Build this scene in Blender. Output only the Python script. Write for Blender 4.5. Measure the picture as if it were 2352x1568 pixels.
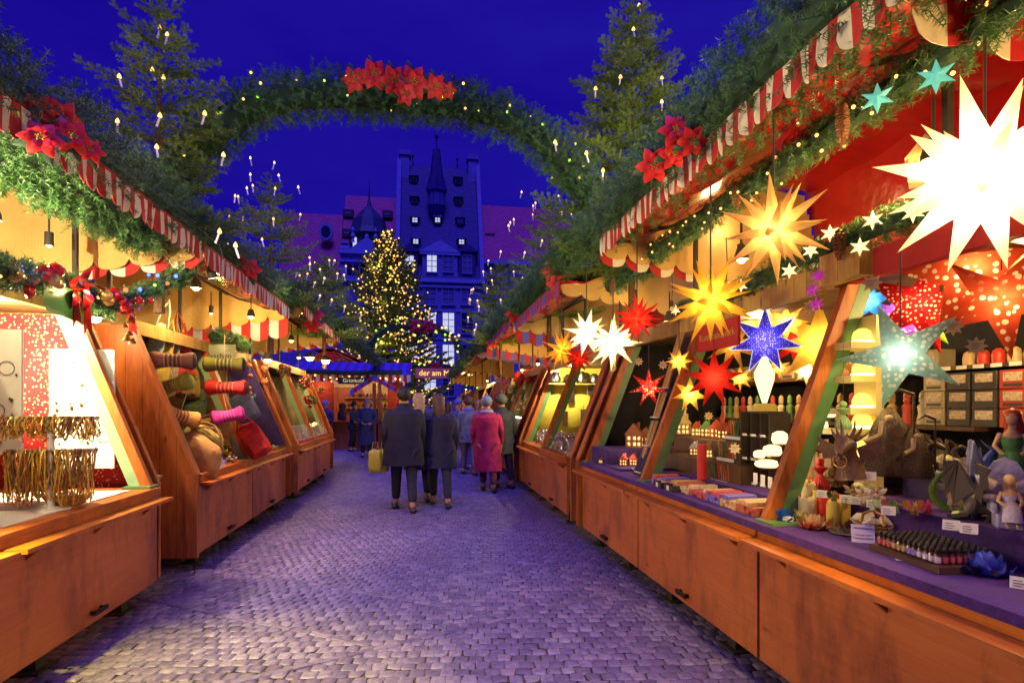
import bpy, math, random
import numpy as np
from mathutils import Vector, Matrix, Euler
PI = math.pi
rnd = random.Random(7)
nrg = np.random.default_rng(11)
scene = bpy.context.scene
C = scene.collection
for o in list(bpy.data.objects): bpy.data.objects.remove(o)

# ---------------------------------------------------------------- camera
CAMH, YAW, FPX = 1.55, math.radians(9.1), 1280.0
cd = bpy.data.cameras.new('camera'); cam = bpy.data.objects.new('camera', cd); C.objects.link(cam)
cam.location = (0, 0, CAMH); cam.rotation_euler = (PI/2, 0, -YAW)
cd.sensor_width = 36; cd.lens = FPX/2352*36; cd.shift_y = 150/2352
cd.clip_start = 0.05; cd.clip_end = 600
scene.camera = cam

def at(px, py, X=None, Y=None, Z=None):
    """a point of the place, from where it is seen and one known coordinate"""
    u = (px-1176)/FPX; w = (934-py)/FPX
    dx = u*math.cos(YAW)+math.sin(YAW); dy = math.cos(YAW)-u*math.sin(YAW); dz = w
    t = X/dx if X is not None else Y/dy if Y is not None else (Z-CAMH)/dz
    return Vector((dx*t, dy*t, CAMH+dz*t))

# ---------------------------------------------------------------- sky, twilight sun, exposure
w = bpy.data.worlds.new('World'); scene.world = w; w.use_nodes = True
nt = w.node_tree; bg = nt.nodes['Background']
tc = nt.nodes.new('ShaderNodeTexCoord'); nz = nt.nodes.new('ShaderNodeTexNoise'); nz.inputs['Scale'].default_value = 2.2
nz.inputs['Detail'].default_value = 5; nz.inputs['Roughness'].default_value = .55
mp = nt.nodes.new('ShaderNodeMapping'); mp.inputs['Scale'].default_value = (1, 1, 3.2)
cr = nt.nodes.new('ShaderNodeValToRGB')
cr.color_ramp.elements[0].position = .36; cr.color_ramp.elements[0].color = (.0082, .0022, .275, 1)
cr.color_ramp.elements[1].position = .72; cr.color_ramp.elements[1].color = (.0140, .0080, .330, 1)
nt.links.new(tc.outputs['Generated'], mp.inputs[0]); nt.links.new(mp.outputs[0], nz.inputs['Vector'])
nt.links.new(nz.outputs['Fac'], cr.inputs[0]); nt.links.new(cr.outputs[0], bg.inputs[0]); bg.inputs[1].default_value = 1.0
sl = bpy.data.lights.new('sun', 'SUN'); sun = bpy.data.objects.new('sun', sl); C.objects.link(sun)
sl.energy = 3.1; sl.angle = math.radians(25); sl.color = (.13, .11, 1.0)
sun.rotation_euler = (math.radians(27), 0, math.radians(-4))
scene.view_settings.view_transform = 'Standard'; scene.view_settings.look = 'None'
scene.view_settings.exposure = 0.0; scene.view_settings.gamma = 1.0
cy = scene.cycles
cy.use_denoising = True; cy.sample_clamp_indirect = 3.0; cy.sample_clamp_direct = 0
cy.max_bounces = 5; cy.diffuse_bounces = 3; cy.glossy_bounces = 3; cy.transmission_bounces = 4; cy.transparent_max_bounces = 6
cy.caustics_reflective = False; cy.caustics_refractive = False

# ---------------------------------------------------------------- materials
def newmat(name):
    m = bpy.data.materials.new(name); m.use_nodes = True
    return m, m.node_tree, m.node_tree.nodes['Principled BSDF']
def ramp(nt, stops):
    r = nt.nodes.new('ShaderNodeValToRGB'); e = r.color_ramp.elements
    while len(e) < len(stops): e.new(.5)
    for k, (p, c) in enumerate(stops): e[k].position = p; e[k].color = (*c, 1)
    return r
def coords(nt, scale=(1, 1, 1), rot=(0, 0, 0)):
    t = nt.nodes.new('ShaderNodeTexCoord'); m = nt.nodes.new('ShaderNodeMapping')
    m.inputs['Scale'].default_value = scale; m.inputs['Rotation'].default_value = rot
    nt.links.new(t.outputs['Object'], m.inputs[0]); return m
def tex(nt, kind, vec, **kw):
    n = nt.nodes.new('ShaderNodeTex'+kind)
    for k, v in kw.items():
        if k in n.inputs: n.inputs[k].default_value = v
        else: setattr(n, k, v)
    if vec is not None: nt.links.new(vec.outputs[0], n.inputs['Vector'])
    return n
def bump(nt, b, h, strength, dist):
    bp = nt.nodes.new('ShaderNodeBump'); bp.inputs['Strength'].default_value = strength; bp.inputs['Distance'].default_value = dist
    nt.links.new(h, bp.inputs['Height']); nt.links.new(bp.outputs[0], b.inputs['Normal'])
_mc = {}
def pm(base, rough=.6, var=.25, scale=9, bmp=0, metal=0, spec=.5, coat=0, name='paint', emit=None, es=0):
    """plain painted, cloth or stone surface with mottling"""
    key = (base, rough, var, scale, bmp, metal, spec, coat, name, emit, es)
    if key in _mc: return _mc[key]
    m, nt, b = newmat(name); mpn = coords(nt)
    n = tex(nt, 'Noise', mpn, Scale=scale, Detail=4, Roughness=.6)
    lo = tuple(c*(1-var) for c in base); hi = tuple(min(1, c*(1+var)) for c in base)
    r = ramp(nt, [(.3, lo), (.7, hi)]); nt.links.new(n.outputs['Fac'], r.inputs[0]); nt.links.new(r.outputs[0], b.inputs['Base Color'])
    b.inputs['Roughness'].default_value = rough; b.inputs['Metallic'].default_value = metal
    b.inputs['Specular IOR Level'].default_value = spec; b.inputs['Coat Weight'].default_value = coat
    if bmp: bump(nt, b, n.outputs['Fac'], .6, bmp)
    if emit: b.inputs['Emission Color'].default_value = (*emit, 1); b.inputs['Emission Strength'].default_value = es
    _mc[key] = m; return m
def em(col, s, name='lit_bulb', light=False):
    key = ('em', col, s, light)
    if key in _mc: return _mc[key]
    m, nt, b = newmat(name); nt.nodes.remove(b); e = nt.nodes.new('ShaderNodeEmission')
    e.inputs[0].default_value = (*col, 1); e.inputs[1].default_value = s
    nt.links.new(e.outputs[0], nt.nodes['Material Output'].inputs[0])
    if not light: m.cycles.emission_sampling = 'NONE'
    _mc[key] = m; return m
def wood(name, lo, hi, axis='Z', rough=.5, plank=0.0, pax='Y', scale=1.0):
    key = ('wood', name, lo, hi, axis, plank, pax)
    if key in _mc: return _mc[key]
    m, nt, b = newmat(name)
    sc = {'X': (1.3, 16, 16), 'Y': (16, 1.3, 16), 'Z': (16, 16, 1.3)}[axis]
    mpn = coords(nt, tuple(s*scale for s in sc))
    n1 = tex(nt, 'Noise', mpn, Scale=1.6, Detail=6, Roughness=.62, Distortion=1.3)
    mp2 = coords(nt, {'X': (1.2, 5, 5), 'Y': (5, 1.2, 5), 'Z': (5, 5, 1.2)}[axis])
    n2 = tex(nt, 'Noise', mp2, Scale=1.1, Detail=3)
    mx = nt.nodes.new('ShaderNodeMath'); mx.operation = 'MULTIPLY_ADD'; mx.inputs[1].default_value = .55
    ml = nt.nodes.new('ShaderNodeMath'); ml.operation = 'MULTIPLY'; ml.inputs[1].default_value = .5
    nt.links.new(n2.outputs['Fac'], ml.inputs[0]); nt.links.new(n1.outputs['Fac'], mx.inputs[0]); nt.links.new(ml.outputs[0], mx.inputs[2])
    r = ramp(nt, [(.36, lo), (.52, tuple((a+c)/2 for a, c in zip(lo, hi))), (.68, hi)])
    nt.links.new(mx.outputs[0], r.inputs[0])
    # knots
    mp3 = coords(nt, {'X': (2.0, 6, 6), 'Y': (6, 2.0, 6), 'Z': (6, 6, 2.0)}[axis])
    vo = tex(nt, 'Voronoi', mp3, Scale=.9)
    kr = ramp(nt, [(.035, (.35, .35, .35)), (.09, (1, 1, 1))]); nt.links.new(vo.outputs['Distance'], kr.inputs[0])
    mm = nt.nodes.new('ShaderNodeMixRGB'); mm.blend_type = 'MULTIPLY'; mm.inputs[0].default_value = 1
    nt.links.new(r.outputs[0], mm.inputs[1]); nt.links.new(kr.outputs[0], mm.inputs[2]); out = mm.outputs[0]
    if plank:
        t = nt.nodes.new('ShaderNodeTexCoord'); sx = nt.nodes.new('ShaderNodeSeparateXYZ'); nt.links.new(t.outputs['Object'], sx.inputs[0])
        d = nt.nodes.new('ShaderNodeMath'); d.operation = 'DIVIDE'; d.inputs[1].default_value = plank
        fr = nt.nodes.new('ShaderNodeMath'); fr.operation = 'FRACT'
        nt.links.new(sx.outputs[pax], d.inputs[0]); nt.links.new(d.outputs[0], fr.inputs[0])
        lr = ramp(nt, [(.0, (.12, .12, .12)), (.045, (1, 1, 1)), (1, (.93, .93, .93))]); nt.links.new(fr.outputs[0], lr.inputs[0])
        m2 = nt.nodes.new('ShaderNodeMixRGB'); m2.blend_type = 'MULTIPLY'; m2.inputs[0].default_value = 1
        nt.links.new(out, m2.inputs[1]); nt.links.new(lr.outputs[0], m2.inputs[2]); out = m2.outputs[0]
    mp4 = coords(nt, {'X': (1, 3.5, 3.5), 'Y': (2.2, 2.2, .8), 'Z': (3, 3, .7)}[axis]); n4 = tex(nt, 'Noise', mp4, Scale=1.6, Detail=6, Roughness=.7)
    gr = ramp(nt, [(.34, (.50, .46, .44)), (.52, (1, 1, 1)), (.75, (1.0, .97, .92))]); nt.links.new(n4.outputs['Fac'], gr.inputs[0])
    m5 = nt.nodes.new('ShaderNodeMixRGB'); m5.blend_type = 'MULTIPLY'; m5.inputs[0].default_value = 1
    nt.links.new(out, m5.inputs[1]); nt.links.new(gr.outputs[0], m5.inputs[2]); out = m5.outputs[0]
    nt.links.new(out, b.inputs['Base Color']); b.inputs['Roughness'].default_value = rough
    bump(nt, b, n1.outputs['Fac'], .3, .006)
    _mc[key] = m; return m
def paper(col, name='lit_paper', tr=.65, dots=None, dotscale=40, dotcol=(1, .85, .45), rough=.6, spread=.45, gloss=0):
    """translucent paper, lit by the bulb inside; dots = pierced pattern"""
    key = ('paper', col, name, tr, dots, dotscale, dotcol)
    if key in _mc: return _mc[key]
    m, nt, b = newmat(name); nt.nodes.remove(b)
    df = nt.nodes.new('ShaderNodeBsdfDiffuse'); tl = nt.nodes.new('ShaderNodeBsdfTranslucent'); mx = nt.nodes.new('ShaderNodeMixShader')
    mx.inputs[0].default_value = tr
    n = tex(nt, 'Noise', coords(nt), Scale=14, Detail=3)
    r = ramp(nt, [(.3, tuple(c*.88 for c in col)), (.7, col)]); nt.links.new(n.outputs['Fac'], r.inputs[0]); out = r.outputs[0]
    if dots:
        vo = tex(nt, 'Voronoi', coords(nt), Scale=dotscale); vo.inputs['Randomness'].default_value = .55
        dr = ramp(nt, [(dots-.06, (1, 1, 1)), (dots, (0, 0, 0))]); nt.links.new(vo.outputs['Distance'], dr.inputs[0])
        n2 = tex(nt, 'Voronoi', coords(nt), Scale=dotscale/5.5, feature='SMOOTH_F1')
        d2 = ramp(nt, [(.44, (1, 1, 1)), (.56, (0.15, .15, .15))]); nt.links.new(n2.outputs['Distance'], d2.inputs[0])
        ml = nt.nodes.new('ShaderNodeMixRGB'); ml.blend_type = 'MULTIPLY'; ml.inputs[0].default_value = 1
        nt.links.new(dr.outputs[0], ml.inputs[1]); nt.links.new(d2.outputs[0], ml.inputs[2])
        mc = nt.nodes.new('ShaderNodeMixRGB'); mc.inputs[2].default_value = (*dotcol, 1)
        nt.links.new(ml.outputs[0], mc.inputs[0]); nt.links.new(out, mc.inputs[1]); out = mc.outputs[0]
    nt.links.new(out, df.inputs[0]); nt.links.new(out, tl.inputs[0])
    nt.links.new(df.outputs[0], mx.inputs[1]); nt.links.new(tl.outputs[0], mx.inputs[2])
    nt.links.new(mx.outputs[0], nt.nodes['Material Output'].inputs[0]); _mc[key] = m; return m
def glass(name='clear_glass', tint=(1, 1, 1), alpha=.12):
    key = ('glass', tint, alpha)
    if key in _mc: return _mc[key]
    m, nt, b = newmat(name); b.inputs['Base Color'].default_value = (*tint, 1); b.inputs['Roughness'].default_value = .06
    b.inputs['Alpha'].default_value = alpha; b.inputs['Specular IOR Level'].default_value = .8; _mc[key] = m; return m

O_LO, O_HI = (.30, .060, .008), (.60, .165, .022)
W_H = wood('larch_board', O_LO, O_HI, 'Y'); W_V = wood('larch_plank', O_LO, O_HI, 'Z', plank=.145, pax='X')
W_P = wood('pale_plywood', (.40, .100, .014), (.55, .160, .024), 'Y', .42)
W_X = wood('larch_cross_board', O_LO, O_HI, 'X'); W_POST = wood('larch_post', (.34, .075, .010), (.62, .17, .03), 'Z')
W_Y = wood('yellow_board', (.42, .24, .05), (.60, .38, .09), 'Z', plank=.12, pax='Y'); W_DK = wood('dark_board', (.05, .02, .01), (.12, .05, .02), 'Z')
GREEN = pm((.10, .22, .08), .45, .15, name='green_paint'); GREEN_L = pm((.30, .48, .28), .45, .12, name='pale_green_paint')
RED_TARP = pm((.36, .008, .012), .22, .22, 3, .03, name='glossy_red_tarpaulin', coat=.4)
RED_CL = pm((.42, .010, .016), .7, .15, 5, name='red_awning_cloth'); CREAM = pm((.54, .35, .12), .75, .10, 3, .05, name='cream_canvas')
WHITE_CL = pm((.68, .62, .52), .7, .1, 5, name='white_awning_cloth'); BLUE_CL = pm((.10, .10, .55), .7, .15, 5, name='blue_awning_cloth')
def velvet(name, lo, hi):
    m, nt, b = newmat(name); n = tex(nt, 'Noise', coords(nt), Scale=30, Detail=5, Roughness=.7)
    n2 = tex(nt, 'Noise', coords(nt), Scale=5, Detail=3); a = nt.nodes.new('ShaderNodeMath'); a.operation = 'MULTIPLY'
    nt.links.new(n.outputs['Fac'], a.inputs[0]); nt.links.new(n2.outputs['Fac'], a.inputs[1])
    r = ramp(nt, [(.14, lo), (.36, hi)]); nt.links.new(a.outputs[0], r.inputs[0]); nt.links.new(r.outputs[0], b.inputs['Base Color'])
    b.inputs['Roughness'].default_value = .85; b.inputs['Sheen Weight'].default_value = .18; b.inputs['Sheen Tint'].default_value = (.5, .2, 1, 1)
    bump(nt, b, n.outputs['Fac'], .5, .006); return m
VELVET = velvet('purple_velvet', (.014, .004, .075), (.058, .014, .21)); VELVET_D = velvet('dark_velvet', (.012, .008, .06), (.06, .03, .2))
BLACK_CL = pm((.008, .007, .010), .9, .5, 5, .01, name='black_drape'); DARK = pm((.02, .018, .016), .7, name='dark_metal')
IRON = pm((.03, .028, .025), .45, .3, metal=.7, name='iron'); WHITE = pm((.78, .76, .72), .5, .05, name='white_board')
CARD = pm((.72, .69, .66), .6, .04, name='price_card'); WICKER = pm((.45, .22, .05), .6, .35, 60, .004, name='wicker')
GOLD = pm((.75, .45, .10), .25, .3, 60, metal=.9, name='gold'); BRASS = pm((.6, .38, .1), .3, .2, metal=.9, name='brass')
SILVER = pm((.6, .6, .62), .22, .3, 40, metal=1, name='polished_steel'); CHAIN = pm((.05, .04, .03), .5, name='black_cord')

# ---------------------------------------------------------------- mesh builder
class MB:
    def __init__(s): s.v = []; s.f = []; s.m = []
    def add(s, vs, fs, mi=0):
        k = len(s.v); s.v += [tuple(p) for p in vs]; s.f += [tuple(i+k for i in f) for f in fs]; s.m += [mi]*len(fs); return s
    def hexa(s, p, mi=0):   # 8 points: bottom ring then top ring
        return s.add(p, [(3, 2, 1, 0), (4, 5, 6, 7), (0, 1, 5, 4), (1, 2, 6, 5), (2, 3, 7, 6), (3, 0, 4, 7)], mi)
    def box(s, x0, x1, y0, y1, z0, z1, mi=0):
        x0, x1 = min(x0, x1), max(x0, x1); y0, y1 = min(y0, y1), max(y0, y1)
        return s.hexa([(x0, y0, z0), (x1, y0, z0), (x1, y1, z0), (x0, y1, z0), (x0, y0, z1), (x1, y0, z1), (x1, y1, z1), (x0, y1, z1)], mi)
    def bbox(s, c, size, bev=.004, rz=0, mi=0, M=None):
        """bevelled box: centre of base c, size, chamfer"""
        hx, hy, h = size[0]/2, size[1]/2, size[2]; b = min(bev, hx*.6, hy*.6, h*.4); vs = []; fs = []
        rings = [(hx-b, hy-b, 0), (hx, hy, b), (hx, hy, h-b), (hx-b, hy-b, h)]
        for (a, d, z) in rings:
            e = b if z in (b, h-b) else 0
            pts = [(a-e, -d), (a, -d+e), (a, d-e), (a-e, d), (-a+e, d), (-a, d-e), (-a, -d+e), (-a+e, -d)]
            vs += [(x, y, z) for x, y in pts]
        for k in range(3):
            for i in range(8): fs.append((k*8+i, k*8+(i+1) % 8, k*8+8+(i+1) % 8, k*8+8+i))
        fs += [tuple(range(7, -1, -1)), tuple(range(24, 32))]
        R = (Matrix.Translation(c) @ Matrix.Rotation(rz, 4, 'Z')) if M is None else M
        return s.add([R @ Vector(v) for v in vs], fs, mi)
    def bar(s, a, b, w, t, up=(0, 0, 1), mi=0):
        a = Vector(a); b = Vector(b); d = (b-a).normalized(); u = Vector(up)
        if abs(d.dot(u)) > .98: u = Vector((1, 0, 0))
        sx = d.cross(u).normalized(); sz = sx.cross(d).normalized()
        r = [sx*(-w/2)+sz*(-t/2), sx*(w/2)+sz*(-t/2), sx*(w/2)+sz*(t/2), sx*(-w/2)+sz*(t/2)]
        return s.hexa([a+q for q in r]+[b+q for q in r], mi)
    def tube(s, pts, r, n=6, mi=0, cap=True):
        pts = [Vector(p) for p in pts]; N = len(pts)
        rs = r if isinstance(r, (list, tuple)) else [r]*N
        k = len(s.v); u = None
        for i, p in enumerate(pts):
            d = (pts[min(i+1, N-1)]-pts[max(i-1, 0)])
            d = d.normalized() if d.length > 1e-9 else Vector((0, 0, 1))
            if u is None:
                u = d.orthogonal().normalized()
            else:
                u = (u-d*u.dot(d)); u = u.normalized() if u.length > 1e-6 else d.orthogonal().normalized()
            v = d.cross(u)
            s.v += [tuple(p+(u*math.cos(2*PI*j/n)+v*math.sin(2*PI*j/n))*rs[i]) for j in range(n)]
        for i in range(N-1):
            for j in range(n): s.f.append((k+i*n+j, k+i*n+(j+1) % n, k+(i+1)*n+(j+1) % n, k+(i+1)*n+j)); s.m.append(mi)
        if cap: s.f += [tuple(k+j for j in range(n-1, -1, -1)), tuple(k+(N-1)*n+j for j in range(n))]; s.m += [mi, mi]
        return s
    def lathe(s, prof, c=(0, 0, 0), n=14, mi=0, M=None, lobes=0, la=0):
        c = Vector(c); vs = []; fs = []
        for (r, z) in prof:
            for j in range(n):
                a = 2*PI*j/n; rr = r*(1+la*math.cos(lobes*a)) if lobes else r
                vs.append(Vector((rr*math.cos(a), rr*math.sin(a), z)))
        N = len(prof)
        for i in range(N-1):
            for j in range(n): fs.append((i*n+j, i*n+(j+1) % n, (i+1)*n+(j+1) % n, (i+1)*n+j))
        if prof[0][0] > 1e-5: fs.append(tuple(range(n-1, -1, -1)))
        if prof[-1][0] > 1e-5: fs.append(tuple((N-1)*n+j for j in range(n)))
        vs = [(M @ v if M is not None else v+c) for v in vs]
        return s.add(vs, fs, mi)
    def ball(s, c, r, n=10, mi=0, sq=(1, 1, 1), M=None):
        k = max(4, n//2+1); prof = [(r*math.sin(PI*i/k), -r*math.cos(PI*i/k)) for i in range(k+1)]
        prof[0] = (r*.02, -r); prof[-1] = (r*.02, r)
        T = (Matrix.Translation(c) @ Matrix.Diagonal((*sq, 1))) if M is None else M
        return s.lathe(prof, n=n, mi=mi, M=T)
    def prism(s, poly, d, mi=0, mj=None):
        """polygon (3-D points) pushed by vector d"""
        n = len(poly); d = Vector(d); a = [Vector(p) for p in poly]; b = [p+d for p in a]
        k = len(s.v); s.v += [tuple(p) for p in a+b]
        s.f += [tuple(k+i for i in range(n-1, -1, -1)), tuple(k+n+i for i in range(n))]; s.m += [mi, mi]
        for i in range(n): s.f.append((k+i, k+(i+1) % n, k+n+(i+1) % n, k+n+i)); s.m.append(mi if mj is None else mj)
        return s
    def build(s, name, mats, parent=None, loc=None, smooth=False, label=None):
        me = bpy.data.meshes.new(name)
        off = Vector((0, 0, 0))
        if parent is not None:
            q = parent
            while q is not None: off += Vector(q.location); q = q.parent
        if loc is not None: off = off+Vector(loc)
        vs = [(a-off.x, b-off.y, c-off.z) for a, b, c in s.v]
        me.from_pydata(vs, [], s.f)
        if not isinstance(mats, (list, tuple)): mats = [mats]
        for m in mats: me.materials.append(m)
        me.polygons.foreach_set('material_index', s.m)
        if smooth:
            me.polygons.foreach_set('use_smooth', [True]*len(s.f))
            me.update()
            try: me.set_sharp_from_angle(angle=math.radians(40))
            except Exception: pass
        me.update()
        o = bpy.data.objects.new(name, me); C.objects.link(o)
        if loc is not None: o.location = loc
        if parent is not None: o.parent = parent
        if label: o['label'] = label
        return o
def tag(o, label, cat, group=None, kind=None):
    o['label'] = label; o['category'] = cat
    if group: o['group'] = group
    if kind: o['kind'] = kind
    return o
def struct(o, label=None):
    o['kind'] = 'structure'
    if label: o['label'] = label
    return o
def thing(name, loc, label, cat, group=None, kind=None):
    o = bpy.data.objects.new(name, None); C.objects.link(o); o.location = loc; o.empty_display_size = .1
    return tag(o, label, cat, group, kind)
def copy_tree(o, parent=None):
    c = o.copy(); C.objects.link(c)
    if parent is not None: c.parent = parent
    for ch in o.children: copy_tree(ch, c)
    return c
def place(o, loc, rz=0, sc=1, label=None, group=None, rx=0, ry=0):
    c = copy_tree(o); c.location = loc; c.rotation_euler = (rx, ry, rz); c.scale = (sc, sc, sc)
    if label: c['label'] = label
    if group: c['group'] = group
    return c
def lamp(name, loc, e, col=(1, .72, .36), r=.05, parent=None):
    l = bpy.data.lights.new(name, 'POINT'); l.energy = e; l.color = col; l.shadow_soft_size = r
    o = bpy.data.objects.new(name, l); C.objects.link(o)
    if parent is not None: o.parent = parent; loc = Vector(loc)-Vector(parent.location)
    o.location = loc; return o
def lettering(body, size, loc, rot, mat, parent, depth=.004, name='lettering', w=None):
    cu = bpy.data.curves.new(name, 'FONT'); cu.body = body; cu.size = size; cu.extrude = depth; cu.align_x = 'CENTER'; cu.align_y = 'CENTER'
    t = bpy.data.objects.new(name, cu); C.objects.link(t); bpy.context.view_layer.update()
    me = bpy.data.meshes.new_from_object(t.evaluated_get(bpy.context.evaluated_depsgraph_get()))
    bpy.data.objects.remove(t); me.materials.clear(); me.materials.append(mat)
    o = bpy.data.objects.new(name, me); C.objects.link(o)
    loc = Vector(loc)
    if parent is not None:
        q = parent
        while q is not None: loc = loc-Vector(q.location); q = q.parent
        o.parent = parent
    o.location = loc; o.rotation_euler = rot; return o

# ---------------------------------------------------------------- needles (numpy)
def needle_mat(name, lo, hi):
    m, nt, b = newmat(name); g = nt.nodes.new('ShaderNodeNewGeometry')
    n = tex(nt, 'Noise', coords(nt), Scale=3.5, Detail=3); a = nt.nodes.new('ShaderNodeMath'); a.operation = 'MULTIPLY_ADD'
    a.inputs[1].default_value = .5; nt.links.new(g.outputs['Random Per Island'], a.inputs[0]); nt.links.new(n.outputs['Fac'], a.inputs[2])
    r = ramp(nt, [(.35, lo), (.95, hi)]); nt.links.new(a.outputs[0], r.inputs[0]); nt.links.new(r.outputs[0], b.inputs['Base Color'])
    b.inputs['Roughness'].default_value = .42; b.inputs['Specular IOR Level'].default_value = .6; return m
FIR = needle_mat('fir_needles', (.05, .13, .016), (.24, .40, .050))
PVC = needle_mat('garland_needles', (.012, .055, .016), (.075, .21, .055))
BARK = pm((.12, .06, .03), .9, .4, 30, .01, name='bark')
def needles(name, segs, dens, ln, wd, parent=None, loc=None, mat=FIR, stem=.0025, lean=.9, flat=0, smat=BARK):
    """segs: list of (p0,p1); triangular needles all round each twig, plus a thin stem"""
    S = np.array([[tuple(a), tuple(b)] for a, b in segs], dtype=np.float64)
    L = np.linalg.norm(S[:, 1]-S[:, 0], axis=1); keep = L > 1e-5; S = S[keep]; L = L[keep]
    cnt = np.maximum(2, (L*dens).astype(int)); idx = np.repeat(np.arange(len(S)), cnt); N = len(idx)
    t = nrg.random(N); D = (S[:, 1]-S[:, 0])/L[:, None]
    ref = np.where(np.abs(D[:, 2:3]) > .9, np.array([[1., 0, 0]]), np.array([[0, 0, 1.]]))
    U = np.cross(D, ref); U /= np.linalg.norm(U, axis=1)[:, None]; V = np.cross(D, U)
    ang = nrg.random(N)*2*PI
    if flat: ang = np.where(nrg.random(N) < flat, np.where(nrg.random(N) < .5, 0, PI)+nrg.normal(0, .35, N), ang)
    base = S[idx, 0]+D[idx]*(L[idx]*t)[:, None]
    rad = U[idx]*np.cos(ang)[:, None]+V[idx]*np.sin(ang)[:, None]
    dr = rad+D[idx]*(lean*(.6+.8*nrg.random(N)))[:, None]; dr /= np.linalg.norm(dr, axis=1)[:, None]
    tip = base+dr*(ln*(.7+.5*nrg.random(N)))[:, None]
    sd = np.cross(dr, nrg.normal(size=(N, 3))); sd /= np.linalg.norm(sd, axis=1)[:, None]
    P = np.empty((N, 3, 3)); P[:, 0] = base-sd*wd/2; P[:, 1] = base+sd*wd/2; P[:, 2] = tip
    v = P.reshape(-1, 3); nf = N
    # stems: three-sided
    ns = len(S); a3 = np.array([0, 2*PI/3, 4*PI/3]); sv = np.empty((ns, 6, 3))
    for k in range(3):
        off = (U*np.cos(a3[k])+V*np.sin(a3[k]))*stem; sv[:, k] = S[:, 0]+off; sv[:, 3+k] = S[:, 1]+off*.5
    v = np.concatenate([v, sv.reshape(-1, 3)])
    b0 = N*3+np.arange(ns)*6; q = []
    for k in range(3): q.append(np.stack([b0+k, b0+(k+1) % 3, b0+3+(k+1) % 3, b0+3+k], axis=1))
    Q = np.concatenate(q).reshape(-1)
    off = Vector((0, 0, 0))
    if parent is not None: off += Vector(parent.location)
    if loc is not None: off += Vector(loc)
    v = v-np.array(off)
    me = bpy.data.meshes.new(name); me.vertices.add(len(v)); me.vertices.foreach_set('co', v.reshape(-1))
    nl = N*3+len(Q); me.loops.add(nl); me.loops.foreach_set('vertex_index', np.concatenate([np.arange(N*3), Q]).astype(np.int32))
    npoly = N+len(Q)//4; me.polygons.add(npoly)
    ls = np.concatenate([np.arange(N)*3, N*3+np.arange(len(Q)//4)*4]).astype(np.int32)
    me.polygons.foreach_set('loop_start', ls)
    me.materials.append(mat); me.materials.append(smat)
    me.polygons.foreach_set('material_index', np.concatenate([np.zeros(N), np.ones(len(Q)//4)]).astype(np.int32))
    me.update(calc_edges=True); me.validate()
    o = bpy.data.objects.new(name, me); C.objects.link(o)
    if loc is not None: o.location = loc
    if parent is not None: o.parent = parent
    return o
def resample(pts, step):
    pts = [Vector(p) for p in pts]; out = [pts[0]]; d = 0
    for a, b in zip(pts, pts[1:]):
        L = (b-a).length; n = max(1, int(L/step))
        for k in range(1, n+1): out.append(a.lerp(b, k/n))
    return out
def garland(pts, rad, label, group='fir garlands of the market', per_m=300, nl=.034, nw=.0042, dens=420, core=True, name='garland', mat=PVC):
    """a fir garland along a path: core and a bristle of twigs"""
    path = resample(pts, .05); segs = []
    tot = sum((b-a).length for a, b in zip(path, path[1:])); n = int(tot*per_m)
    for _ in range(n):
        k = rnd.randrange(len(path)-1); a, b = path[k], path[k+1]; d = (b-a).normalized(); p = a.lerp(b, rnd.random())
        u = d.orthogonal().normalized(); v = d.cross(u); an = rnd.random()*2*PI; r = (u*math.cos(an)+v*math.sin(an))
        s0 = p+r*rad*rnd.uniform(.40, .62); t1 = d.cross(r)*rnd.uniform(-.9, .9); dr = (r*.8+d*rnd.uniform(-1.1, 1.1)+t1+Vector((0, 0, rnd.uniform(-.25, .15)))).normalized()
        ll = rad*rnd.uniform(.26, .50)*(1.3 if rnd.random() < .08 else 1); e = s0+dr*ll; e2 = e+r*ll*.15
        segs.append((s0, s0.lerp(e2, .55))); segs.append((s0.lerp(e2, .55), e2))
    root = thing(name, path[0], label, 'garland', group)
    needles('needles', segs, dens, nl, nw, root, mat=mat, smat=mat, lean=.38)
    if core: MB().tube(path[::3]+[path[-1]], rad*.48, 8).build('core', pm((.015, .05, .025), .9, name='garland_core'), root, smooth=True)
    return root
# ---------------------------------------------------------------- ground
def ground_mat():
    m, nt, b = newmat('cobble_stone'); g = nt.nodes.new('ShaderNodeNewGeometry')
    n = tex(nt, 'Noise', coords(nt), Scale=26, Detail=6, Roughness=.7); n2 = tex(nt, 'Noise', coords(nt), Scale=.55, Detail=3)
    a = nt.nodes.new('ShaderNodeMath'); a.operation = 'MULTIPLY_ADD'; a.inputs[1].default_value = .38
    nt.links.new(g.outputs['Random Per Island'], a.inputs[0]); nt.links.new(n.outputs['Fac'], a.inputs[2])
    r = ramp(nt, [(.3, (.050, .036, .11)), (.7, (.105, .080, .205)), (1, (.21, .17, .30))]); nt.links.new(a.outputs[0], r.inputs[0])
    nt.links.new(r.outputs[0], b.inputs['Base Color'])
    rr = ramp(nt, [(.35, (.30,)*3), (.65, (.55,)*3)]); nt.links.new(n2.outputs['Fac'], rr.inputs[0]); nt.links.new(rr.outputs[0], b.inputs['Roughness'])
    bump(nt, b, n.outputs['Fac'], .6, .003); return m
COB = ground_mat()
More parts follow.
